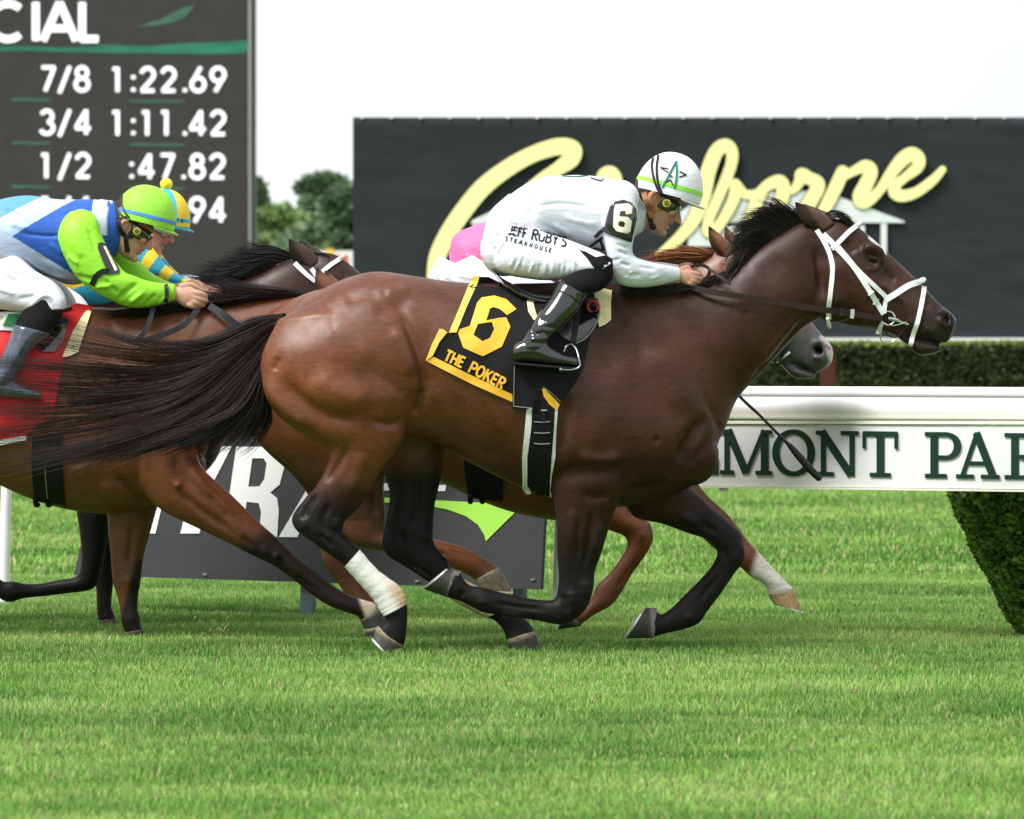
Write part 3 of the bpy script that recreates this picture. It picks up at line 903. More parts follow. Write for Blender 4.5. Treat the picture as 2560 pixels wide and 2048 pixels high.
gl('stripe', [[(900, 1207), (1116, 1213), (1114, 1228), (900, 1226)]]); gl('stripe', [[(900, 1185), (1110, 1190), (1110, 1197), (900, 1195)]])
sw = [(900, 1241)] + [(x, 1241 + (x - 900) * .052) for x in (980, 1080, 1200)] + [(1308, 1262), (1216, 1353)] + [(1212, 1338), (1196, 1312), (1165, 1290), (1120, 1274), (1060, 1262), (980, 1257), (900, 1256)]
gl('swoosh', [sw], M_lime)
for x, y in ((514, 1436), (1044, 1453), (1333, 1449)):
    slab('screw', pg, [[(x + 6 * math.cos(t), y + 3 * math.sin(t)) for t in np.linspace(0, 2 * math.pi, 10, endpoint=False)]], 0.006, 0.004, M_steel, gs)

# ------------------------------------------------------------------ clipped shrub, hedge, trees
def leaf_cards(P, N, size, rg, droop=0.3):
    n = len(P)
    r1 = rg.normal(0, 1, (n, 3)); r1 += N * 0.5
    t = np.cross(N, r1); t /= np.linalg.norm(t, axis=1)[:, None] + 1e-9
    b = np.cross(r1, t); b /= np.linalg.norm(b, axis=1)[:, None] + 1e-9
    s = size * rg.uniform(.6, 1.3, n)[:, None]
    V = np.stack([P - t * s * .5, P + b * s * .7 + N * s * .15, P + t * s * .5, P - b * s * .7], 1)
    q = (np.arange(n) * 4)[:, None] + np.arange(4)[None]
    return V.reshape(-1, 3), q
def leaf_obj(name, V, Q, cols, parent, material):
    me = raw_mesh(name, V - parent_world(parent), quads=Q, material=material)
    set_color(me, 'tint', np.repeat(cols, 4, 0))
    o = bpy.data.objects.new(name, me); COL.objects.link(o); o.parent = parent
    return o
M_leaf = attr_mat('leaf', 'tint', rough=0.5, spec=0.3, noise=0.05, nscale=3, bump=0.0, trans=0.25)
M_core = mat('inner_twigs', (0.010, 0.014, 0.006), 0.9, 0.1)
rg = np.random.default_rng(21)
# round clipped shrub: profile radius (m) against height
sx, sy = (2700 - 1280) / PXM * 21.25 / D0, 21.25
shrub = empty('clipped_shrub', (sx, sy, 0), 'dark green clipped round shrub behind the white name board', 'shrub')
prof_h = np.array([0, .08, .2, .35, .5, .62, .75, .9, 1.0]); prof_r = np.array([.24, .30, .37, .45, .51, .545, .55, .48, .30])
n = 42000
hh = rg.uniform(0.0, 0.98, n); aa = rg.uniform(0, 2 * np.pi, n)
rr = np.interp(hh, prof_h, prof_r) + 0.03 * (fbm(aa * 3, hh * 9, 3, 3) - .5) * 2 - rg.random(n) ** 2 * .07
P = np.stack([sx + rr * np.cos(aa), sy + rr * np.sin(aa), hh], 1); N = np.stack([np.cos(aa), np.sin(aa), 0.25 + 0 * aa], 1); N /= np.linalg.norm(N, axis=1)[:, None]
V, Q = leaf_cards(P, N, 0.020, rg)
c = np.array([0.060, 0.125, 0.018]) + np.clip(fbm(aa * 8, hh * 14, 8, 3) - .35, 0, 1)[:, None] * np.array([0.27, 0.42, 0.05])
leaf_obj('foliage', V, Q, c * rg.uniform(.6, 1.4, n)[:, None], shrub, M_leaf)
v = []; m = 28
for h, r_ in zip(prof_h, prof_r):
    for j in range(m): v.append((sx + (r_ - .07) * math.cos(2 * math.pi * j / m), sy + (r_ - .07) * math.sin(2 * math.pi * j / m), h * .97))
f = [(i * m + j, i * m + (j + 1) % m, (i + 1) * m + (j + 1) % m, (i + 1) * m + j) for i in range(len(prof_h) - 1) for j in range(m)] + [tuple(range((len(prof_h) - 1) * m, len(prof_h) * m))]
mesh_obj('branches', v, f, M_core, shrub)

# long hedge beyond the turf
hx0, hx1, hy, hz = (1300 - 1280) / PXM * 3.0, (2900 - 1280) / PXM * 3.0, 60.0, 1.37
hedge = empty('hedge', ((hx0 + hx1) / 2, hy, 0), 'low dark clipped hedge between rail and billboard', 'hedge')
n = 26000; top = rg.random(n) < 0.35
x = rg.uniform(hx0, hx1, n); dep = rg.uniform(0, 1.1, n)
bump_ = 0.06 * (fbm(x * 1.2, dep, 5, 3) - .5)
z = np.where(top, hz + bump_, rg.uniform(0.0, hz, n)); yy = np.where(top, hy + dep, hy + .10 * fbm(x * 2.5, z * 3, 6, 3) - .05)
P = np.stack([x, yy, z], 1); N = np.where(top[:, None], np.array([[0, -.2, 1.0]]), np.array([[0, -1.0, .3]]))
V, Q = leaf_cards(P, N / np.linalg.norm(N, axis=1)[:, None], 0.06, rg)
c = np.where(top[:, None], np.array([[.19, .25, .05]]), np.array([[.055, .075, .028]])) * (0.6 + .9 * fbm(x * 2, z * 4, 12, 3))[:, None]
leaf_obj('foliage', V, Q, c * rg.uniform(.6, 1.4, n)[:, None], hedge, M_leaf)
b8 = [(0, 1, 2, 3), (4, 5, 6, 7), (0, 1, 5, 4), (1, 2, 6, 5), (2, 3, 7, 6), (3, 0, 4, 7)]
def box(name, x0, x1, y0, y1, z0, z1, m_, parent=None, **k):
    V = [(x0, y0, z0), (x1, y0, z0), (x1, y1, z0), (x0, y1, z0), (x0, y0, z1), (x1, y0, z1), (x1, y1, z1), (x0, y1, z1)]
    return mesh_obj(name, V, b8, m_, parent, smooth=False, **k)
box('branches', hx0, hx1, hy + .06, hy + 1.1, 0, hz - .05, M_core, hedge)
bp = empty('brown_post', ((2070 - 1280) / PXM * 2.9, 58, 0), 'rust brown post standing in front of the hedge', 'post')
M_rust = mat('rust_brown', lin(70, 40, 31), 0.8, 0.2, noise=0.3, nscale=5)
bpx = bp.location.x
box('shaft', bpx - .085, bpx + .085, 57.92, 58.08, 0, 1.28, M_rust, bp); box('cap', bpx - .10, bpx + .10, 57.9, 58.1, 1.283, 1.32, M_rust, bp)

M_bark = mat('bark', (0.06, 0.05, 0.04), 0.9, 0.2, noise=0.3, nscale=3)
def tree(px_, Yt, top_px, width_px, n, label, seed, hue, lean=0.0, low=0.25):
    rg = np.random.default_rng(seed)
    k = Yt / D0 / PXM; X = (px_ - 1280) * k; H = CAMZ + (HOR - top_px) * k; Wd = width_px * k / 2
    t = empty('tree', (X, Yt, 0), label, 'tree', 'trees beyond the infield')
    P0 = []; 
    v, f = tube_world((X, Yt, -.2), (X + lean, Yt, H * .55), (H * .035, H * .018), 10, 5); mesh_obj('trunk', v, f, M_bark, t)
    parts = []
    cents = []
    for i in range(44):
        a = rg.uniform(0, 2 * math.pi); u = rg.random() ** .6; hh_ = rg.uniform(low, .93)
        rr_ = Wd * (.95 - .75 * max(0, (hh_ - .5) / .5) ** 1.6) * u
        cpt = np.array([X + rr_ * math.cos(a), Yt + rr_ * math.sin(a) * .7, H * hh_]); cents.append((cpt, rg.uniform(.20, .36) * Wd * (1.2 - .4 * hh_)))
        parts.append(tube_world((X, Yt, H * min(.5, hh_ * .6)), cpt, (H * .010, H * .003), 5, 2))
    v, f = join(parts); mesh_obj('limbs', v, f, M_bark, t)
    Ps = []; Ns = []; Cs = []
    for cpt, r_ in cents:
        m_ = n // len(cents)
        d = rg.normal(0, 1, (m_, 3)); d /= np.linalg.norm(d, axis=1)[:, None]
        p = cpt + d * r_ * rg.uniform(.55, 1.15, m_)[:, None] * np.array([1.25, 1.1, .85])
        Ps.append(p); Ns.append(d)
        Cs.append(np.repeat((np.array(hue) * rg.uniform(.7, 1.3))[None], m_, 0) * rg.uniform(.6, 1.4, m_)[:, None])
    P = np.concatenate(Ps); P[:, 2] = np.minimum(P[:, 2], H)
    V, Q = leaf_cards(P, np.concatenate(Ns), H * .040, rg)
    leaf_obj('crown', V, Q, np.concatenate(Cs), t, M_leaf)
tree(815, 230, 416, 230, 15000, 'tallest broad round-topped tree in the gap beside the billboard', 31, (0.135, 0.205, 0.110), low=.12)
tree(640, 225, 424, 120, 5200, 'thin-crowned tree with sky showing through, at the screen edge', 32, (0.14, 0.21, 0.115), low=.30)
tree(695, 205, 480, 230, 15000, 'lower yellowish green tree in front of the tall ones', 33, (0.20, 0.29, 0.11), low=.06)
tree(885, 215, 440, 190, 9000, 'dark green tree partly hidden behind the billboard edge', 34, (0.125, 0.195, 0.11), low=.10)
tree(770, 190, 540, 200, 11000, 'short bushy tree at the foot of the tall trees', 35, (0.145, 0.215, 0.115), low=.05)
tree(560, 240, 440, 160, 3000, 'tree standing mostly behind the results screen', 36, (0.12, 0.17, 0.11), low=.2)

# white truck standing in the gap
TY = 150.0; tk = TY / D0 / PXM
TX0, TX1 = (768 - 1280) * tk, (768 - 1280) * tk + 6.2
truck = empty('truck', ((TX0 + TX1) / 2, TY, 0), 'white box truck with yellow and red panels below the trees', 'truck')
ztop = CAMZ + (HOR - 627) * tk; zmid = CAMZ + (HOR - 700) * tk
box('box_body', TX0, TX1 - 1.9, TY, TY + 2.4, .95, ztop, M_white, truck)
box('cab', TX1 - 1.85, TX1, TY + .1, TY + 2.3, .7, ztop - 1.2, M_white, truck)
box('windscreen', TX1 - 1.0, TX1 + .02, TY + .05, TY + 2.35, 2.2, 2.9, M_dark, truck)
box('chassis', TX0 + .1, TX1 - .1, TY + .3, TY + 2.1, .6, .94, M_dark, truck)
M_py = mat('panel_yellow', lin(240, 190, 70), .6); M_pr = mat('panel_red', lin(214, 92, 82), .6)
xa = (816 - 1280) * tk; box('panel', xa, xa + .22, TY - .03, TY - .003, zmid + .45, zmid + .95, M_py, truck)
xa = (840 - 1280) * tk; box('panel', xa, xa + .36, TY - .03, TY - .003, zmid + .2, zmid + .75, M_pr, truck)
for wx in (TX0 + .9, TX0 + 1.9, TX1 - .9):
    v, f = tube_world((wx, TY - .02, .48), (wx, TY + .28, .48), .48, 18); mesh_obj('wheel', v, f, M_dark, truck, smooth=False)
    v, f = tube_world((wx, TY + 2.12, .48), (wx, TY + 2.42, .48), .48, 18); mesh_obj('wheel', v, f, M_dark, truck, smooth=False)
# ================================================================== HORSES
M_coat = attr_mat('horse_coat', 'coat', rough=0.42, spec=0.34, noise=0.26, nscale=5.5, bump=0.10, bscale=320)
def add_muscle_bump(m, scale, strength, dist):
    n = m.node_tree.nodes; l = m.node_tree.links; b = n['Principled BSDF']
    old = b.inputs['Normal'].links[0].from_node
    z = n.new('ShaderNodeTexNoise'); z.inputs['Scale'].default_value = scale; z.inputs['Detail'].default_value = 3
    t = n.new('ShaderNodeTexCoord'); l.new(t.outputs['Object'], z.inputs['Vector'])
    bp = n.new('ShaderNodeBump'); bp.inputs['Strength'].default_value = strength; bp.inputs['Distance'].default_value = dist
    l.new(z.outputs['Fac'], bp.inputs['Height']); l.new(bp.outputs[0], old.inputs['Normal'])
add_muscle_bump(M_coat, 7, 0.14, 0.02)
def dull_blacks(m, full, k=9.0, lo=.28):
    n = m.node_tree.nodes; l = m.node_tree.links; b = n['Principled BSDF']
    src = b.inputs['Base Color'].links[0].from_socket
    bw = n.new('ShaderNodeRGBToBW'); l.new(src, bw.inputs[0])
    r = n.new('ShaderNodeMapRange'); r.inputs['From Min'].default_value = .010; r.inputs['From Max'].default_value = .045
    r.inputs['To Min'].default_value = full * lo; r.inputs['To Max'].default_value = full
    l.new(bw.outputs[0], r.inputs['Value']); l.new(r.outputs[0], b.inputs['Specular IOR Level'])
dull_blacks(M_coat, .42)
def hair_speckle(m, scale, amt, stretch):
    n = m.node_tree.nodes; l = m.node_tree.links; b = n['Principled BSDF']
    src = b.inputs['Base Color'].links[0].from_socket
    t = n.new('ShaderNodeTexCoord'); mp_ = n.new('ShaderNodeMapping'); mp_.inputs['Scale'].default_value = stretch
    z = n.new('ShaderNodeTexNoise'); z.inputs['Scale'].default_value = scale; z.inputs['Detail'].default_value = 4
    l.new(t.outputs['Object'], mp_.inputs[0]); l.new(mp_.outputs[0], z.inputs['Vector'])
    r = n.new('ShaderNodeMapRange'); r.inputs['From Min'].default_value = .3; r.inputs['From Max'].default_value = .7
    r.inputs['To Min'].default_value = 1 - amt; r.inputs['To Max'].default_value = 1 + amt
    x = n.new('ShaderNodeMix'); x.data_type = 'RGBA'; x.blend_type = 'MULTIPLY'; x.inputs['Factor'].default_value = 1
    l.new(z.outputs['Fac'], r.inputs['Value']); l.new(src, x.inputs['A']); l.new(r.outputs[0], x.inputs['B']); l.new(x.outputs['Result'], b.inputs['Base Color'])
    z2 = n.new('ShaderNodeTexNoise'); z2.inputs['Scale'].default_value = 9; z2.inputs['Detail'].default_value = 6
    l.new(t.outputs['Object'], z2.inputs['Vector'])
    r2 = n.new('ShaderNodeMapRange'); r2.inputs['From Min'].default_value = .3; r2.inputs['From Max'].default_value = .7
    r2.inputs['To Min'].default_value = .30; r2.inputs['To Max'].default_value = .52
    l.new(z2.outputs['Fac'], r2.inputs['Value']); l.new(r2.outputs[0], b.inputs['Roughness'])
hair_speckle(M_coat, 60, .22, (.5, 1, 1.6))
M_hairm = attr_mat('horse_hair', 'coat', rough=0.36, spec=0.28, noise=0.1, nscale=40, bump=0.0)
M_hoof = attr_mat('hoof', 'coat', rough=0.5, spec=0.4, noise=0.3, nscale=50, bump=0.25, bscale=120)
M_shoe = mat('horseshoe', (0.72, 0.72, 0.70), 0.35, 0.5, metal=0.6)
M_eye = mat('horse_eye', (0.006, 0.004, 0.003), 0.12, 0.35)
M_nost = mat('nostril_inside', (0.10, 0.018, 0.016), 0.5, 0.3)

def ramp(x, a, b):
    t = np.clip((x - a) / (b - a), 0, 1); return t * t * (3 - 2 * t)

def horse_body(name, board, parent, lofts, balls, strokes, colour, vox, smooth=8):
    parts = [(board.w(v), f) for v, f in [loft(s, 6, 64) for s in lofts] + [ball(*b) for b in balls]]
    V, P = voxel_union(parts, vox)
    V = taubin(V, P, smooth)
    if strokes: V = sculpt(V, P, board, [(s_[0], s_[1], s_[2] * 1.8) + tuple(s_[3:]) for s_ in strokes]); V = taubin(V, P, 5)
    C = colour(board.inv(V), vnormals(V, P))
    return quad_obj(name, V, P, M_coat, parent, C)

def make_hoof(board, parent, c1, c2, g1, g2, hw, q, col, band, name='hoof', shoe=True):
    """c1,c2 heel and toe of the coronet, g1,g2 heel and toe of the sole (photo px)"""
    c1, c2, g1, g2 = [np.array(p, float) for p in (c1, c2, g1, g2)]
    rows = []
    for t, w in ((-.12, .90), (.0, 1.0), (.1, 1.0), (.5, 1.07), (.97, 1.16), (1.0, 1.12)):
        a = c1 + (g1 - c1) * t; b = c2 + (g2 - c2) * t
        rows.append((a[0], a[1], b[0], b[1], hw * w, q, 0.10))
    v, f = loft(rows, 3, 22, dome=0.02)
    o = mesh_obj(name, board.w(v), f, M_hoof, parent)
    p = board.inv(world_verts(o))[:, :2]; mid = (c1 + c2) / 2; ax = (g1 + g2) / 2 - mid
    t = ((p - mid) @ ax) / (ax @ ax)
    k = ramp(t, .10, .24)[:, None]
    set_color(o.data, 'coat', np.array(band) * (1 - k) + np.array(col) * k)
    if shoe:
        n = ax / np.linalg.norm(ax)
        rows = []
        for d in (0.5, 5.5):
            rows.append((g1[0] + n[0] * d, g1[1] + n[1] * d, g2[0] + n[0] * d, g2[1] + n[1] * d, hw * 1.10, q, .1))
        v, f = loft(rows, 1, 22, dome=0.0)
        mesh_obj('horseshoe', board.w(v), f, M_shoe, o)
    return o

def ear(board, parent, tip, b1, b2, q, qt, col, name='ear'):
    """leaf-shaped cupped ear from base points b1,b2 to tip"""
    tip, b1, b2 = [np.array(p, float) for p in (tip, b1, b2)]
    ax = tip - (b1 + b2) / 2
    rows = []
    for t, w in ((-.18, .75), (0, .92), (.25, 1.0), (.5, .86), (.75, .52), (.92, .22), (1.0, .05)):
        m_ = (b1 + b2) / 2 + ax * t; h = (b2 - b1) / 2 * w
        bend = np.array([ax[1], -ax[0]]) * 0.05 * math.sin(math.pi * min(1, max(0, t)))
        rows.append((m_[0] - h[0] + bend[0], m_[1] - h[1] + bend[1], m_[0] + h[0] + bend[0], m_[1] + h[1] + bend[1], 9 * w + 2, q + (qt - q) * max(t, 0), 0))
    v, f = loft(rows, 3, 18)
    o = mesh_obj(name, board.w(v), f, M_coat, parent)
    p = board.inv(world_verts(o)); t = ((p[:, :2] - (b1 + b2) / 2) @ ax) / (ax @ ax)
    k = np.maximum(ramp(t, .6, .95), 0)[:, None]
    rim = ramp(((p[:, :2] - (b1 + b2) / 2) @ ((b1 - b2) / np.linalg.norm(b1 - b2))), 4, 12)[:, None] * .8
    k = np.maximum(k, rim)
    set_color(o.data, 'coat', np.array(col) * (1 - k) + np.array((.012, .010, .009)) * k)
    return o

# ------------------------------------------------------------------ leading bay horse
B1 = Board(D0)
lead = empty('horse', B1.pt(1280, 1659), 'leading dark bay racehorse in full gallop wearing number six cloth and white bridle', 'horse')
TRUNK = [(722, 790, 690, 930, 70, 0, 0), (760, 750, 735, 1010, 120, 0, .05), (800, 727, 790, 1050, 150, 0, .05), (860, 698, 850, 1075, 170, 0, .04), (940, 679, 940, 1085, 176, 0, .06),
         (1040, 691, 1020, 1092, 170, 0, .05), (1130, 704, 1090, 1108, 164, 0, -.02), (1220, 709, 1180, 1160, 172, 0, -.04), (1330, 708, 1310, 1222, 180, 0, .0),
         (1430, 706, 1420, 1255, 170, 0, .16), (1530, 708, 1540, 1268, 150, 0, .30), (1610, 725, 1650, 1245, 140, 0, .28), (1690, 790, 1735, 1212, 122, 0, .1), (1755, 900, 1775, 1165, 92, 0, 0), (1790, 985, 1795, 1110, 55, 0, 0)]
NECK = [(1540, 716, 1745, 1190, 112, 0, .1), (1640, 716, 1806, 1085, 100, 0, .12), (1730, 710, 1842, 1000, 84, 0, .14), (1810, 680, 1900, 936, 74, 0, .14), (1885, 626, 1958, 872, 66, 0, .12),
        (1945, 588, 2008, 820, 60, 0, .1), (2005, 556, 2050, 795, 54, 0, .05), (2060, 552, 2080, 770, 44, 0, 0)]
HEAD = [(2040, 556, 2055, 770, 40, 0, 0), (2085, 547, 2072, 798, 52, 0, -.05), (2127, 556, 2104, 808, 60, 0, .0), (2179, 595, 2161, 820, 60, 0, .12), (2225, 637, 2205, 829, 50, 0, .12),
        (2272, 681, 2240, 838, 41, 0, .05), (2308, 716, 2272, 846, 35, 0, -.05), (2346, 757, 2300, 852, 34, 0, -.1), (2372, 777, 2335, 858, 34, 0, -.1), (2390, 797, 2366, 858, 27, 0, 0)]
LLIP = [(2230, 818, 2235, 838, 26, 0), (2268, 832, 2272, 866, 27, 0), (2296, 848, 2296, 888, 27, 0), (2326, 857, 2330, 885, 25, 0), (2350, 864, 2349, 879, 15, 0)]
def hind_near(dx=0, dy=0):
    return [(700, 800, 980, 770, 50, 85), (660, 885, 1030, 860, 82, 92), (660, 950, 1058, 950, 86, 96), (678, 1008, 1060, 985, 84, 98), (712, 1050, 1050, 1012, 76, 98), (770, 1090, 1024, 1050, 66, 97), (822, 1122, 1006, 1108, 54, 95), (820, 1165, 957, 1174, 41, 92),
            (797, 1208, 927, 1226, 34, 90), (767, 1243, 893, 1274, 30, 88), (735, 1288, 866, 1300, 30, 86), (744, 1322, 860, 1328, 29, 85), (790, 1357, 871, 1346, 26, 84), (832, 1388, 895, 1368, 22, 83), (868, 1414, 915, 1391, 19, 82),
            (902, 1452, 947, 1424, 18, 82), (934, 1490, 990, 1458, 22, 81), (956, 1526, 1016, 1492, 24, 80), (964, 1548, 1020, 1545, 21, 80), (950, 1564, 1014, 1600, 24, 80), (946, 1574, 1004, 1614, 22, 80)]
HF = [(790, 900, 1090, 930, 70, -92), (840, 1000, 1120, 1010, 76, -95), (900, 1090, 1118, 1085, 58, -95), (945, 1160, 1107, 1150, 44, -92), (970, 1226, 1097, 1213, 36, -90), (970, 1268, 1085, 1268, 32, -88), (960, 1318, 1082, 1318, 31, -86),
      (953, 1360, 1082, 1352, 30, -85), (968, 1393, 1093, 1378, 27, -84), (1010, 1420, 1118, 1405, 22, -83), (1050, 1446, 1125, 1425, 19, -82), (1096, 1476, 1150, 1450, 19, -82), (1140, 1506, 1200, 1478, 20, -80), (1195, 1538, 1262, 1506, 23, -80), (1236, 1556, 1300, 1540, 23, -80), (1258, 1580, 1326, 1566, 21, -80), (1266, 1604, 1340, 1590, 23, -80)]
FN = [(1380, 1080, 1600, 1050, 60, 82), (1376, 1160, 1590, 1150, 62, 86), (1382, 1230, 1552, 1240, 52, 86), (1390, 1292, 1530, 1290, 44, 84), (1392, 1376, 1502, 1380, 35, 82), (1396, 1440, 1486, 1426, 29, 80), (1392, 1478, 1482, 1468, 28, 79),
      (1384, 1495, 1462, 1522, 28, 78), (1362, 1497, 1410, 1557, 25, 78), (1331, 1494, 1340, 1547, 20, 78), (1283, 1484, 1283, 1538, 18, 78), (1242, 1475, 1236, 1532, 20, 78), (1208, 1465, 1205, 1526, 24, 78), (1172, 1458, 1158, 1502, 21, 78), (1150, 1428, 1120, 1489, 23, 78), (1140, 1424, 1112, 1484, 22, 78)]
FF = [(1600, 1100, 1700, 1180, 55, -75), (1560, 1200, 1735, 1225, 52, -80), (1580, 1288, 1758, 1248, 42, -82), (1660, 1313, 1790, 1278, 35, -84), (1720, 1335, 1826, 1308, 31, -84), (1770, 1352, 1855, 1336, 29, -84), (1794, 1376, 1864, 1370, 29, -83),
      (1794, 1396, 1863, 1408, 27, -82), (1780, 1422, 1840, 1437, 21, -82), (1752, 1454, 1805, 1489, 18, -80), (1722, 1484, 1775, 1528, 18, -80), (1700, 1506, 1750, 1562, 22, -80), (1682, 1524, 1715, 1577, 22, -80), (1656, 1540, 1668, 1588, 19, -80), (1640, 1528, 1634, 1598, 22, -80)]
SKEL_DARK = [  # (polyline along the limb, distance at which black points are full)
 ]
def bay_colour(red, dark, black=(0.012, 0.010, 0.010), muzzle=True, knee_y=None, legs=None):
    red, dark, black = map(np.array, (red, dark, black))
    def f(p, N):
        x, y, q = p[:, 0], p[:, 1], p[:, 2]
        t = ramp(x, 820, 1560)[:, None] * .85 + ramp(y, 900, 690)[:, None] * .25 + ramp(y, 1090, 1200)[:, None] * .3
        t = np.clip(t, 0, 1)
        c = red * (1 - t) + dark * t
        # darker towards the front, topline and lower belly
        k = np.zeros(len(x))
        for (pl_, x0, x1, y0, y1, ax, a, b) in legs:
            m_ = (x > x0) & (x < x1) & (y > y0) & (y < y1)
            if pl_ is not None: m_ &= (q > 0) if pl_ > 0 else (q < 0)
            s = x * ax[0] + y * ax[1]
            k = np.maximum(k, ramp(s, a, b) * m_)
        c = c * (1 - k[:, None]) + black * k[:, None]
        if muzzle:
            d = ramp(x * .8 + y * .55, 2225, 2320)[:, None] * (x > 2100)[:, None] * .9
            c = c * (1 - d) + np.array((.022, .017, .015)) * d
            # redder jaw hollow and brow, white sliver of a star
            e = np.exp(-(((x - 2178) / 46) ** 2 + ((y - 648) / 34) ** 2))[:, None] * .6
            c = c * (1 - e) + np.array((.020, .014, .011)) * e
            r_ = np.exp(-(((x - 2265) / 60) ** 2 + ((y - 735) / 40) ** 2))[:, None] * .55
            c = c * (1 - r_) + np.array((.085, .036, .018)) * r_
            nn = np.exp(-((((x - 2362) * .93 + (y - 798) * .36) / 23) ** 2 + (((y - 798) * .93 - (x - 2362) * .36) / 14) ** 2) ** 2)[:, None]
            c = c * (1 - nn) + np.array((.008, .005, .005)) * nn
            ml = np.exp(-(seg_dist(x, y, [(2246, 836), (2290, 846), (2330, 856), (2352, 863)]) / 4) ** 2)[:, None]
            c = c * (1 - ml) + np.array((.008, .006, .006)) * ml
            st = ((np.abs(q) < 22) & (x > 2170) & (x < 2215) & (N[:, 2] > .35))[:, None]
            c = np.where(st, np.array((.55, .53, .50)), c)
        return np.clip(c, 0, 1)
    return f
legs1 = [(1, 650, 1030, 1130, 1640, (-.25, 1), 930, 1075), (-1, 930, 1400, 1090, 1660, (0, 1), 1130, 1210),
         (1, 1040, 1560, 1240, 1600, (0, 1), 1230, 1430), (-1, 1540, 1900, 1230, 1640, (.45, 1), 1985, 2100)]
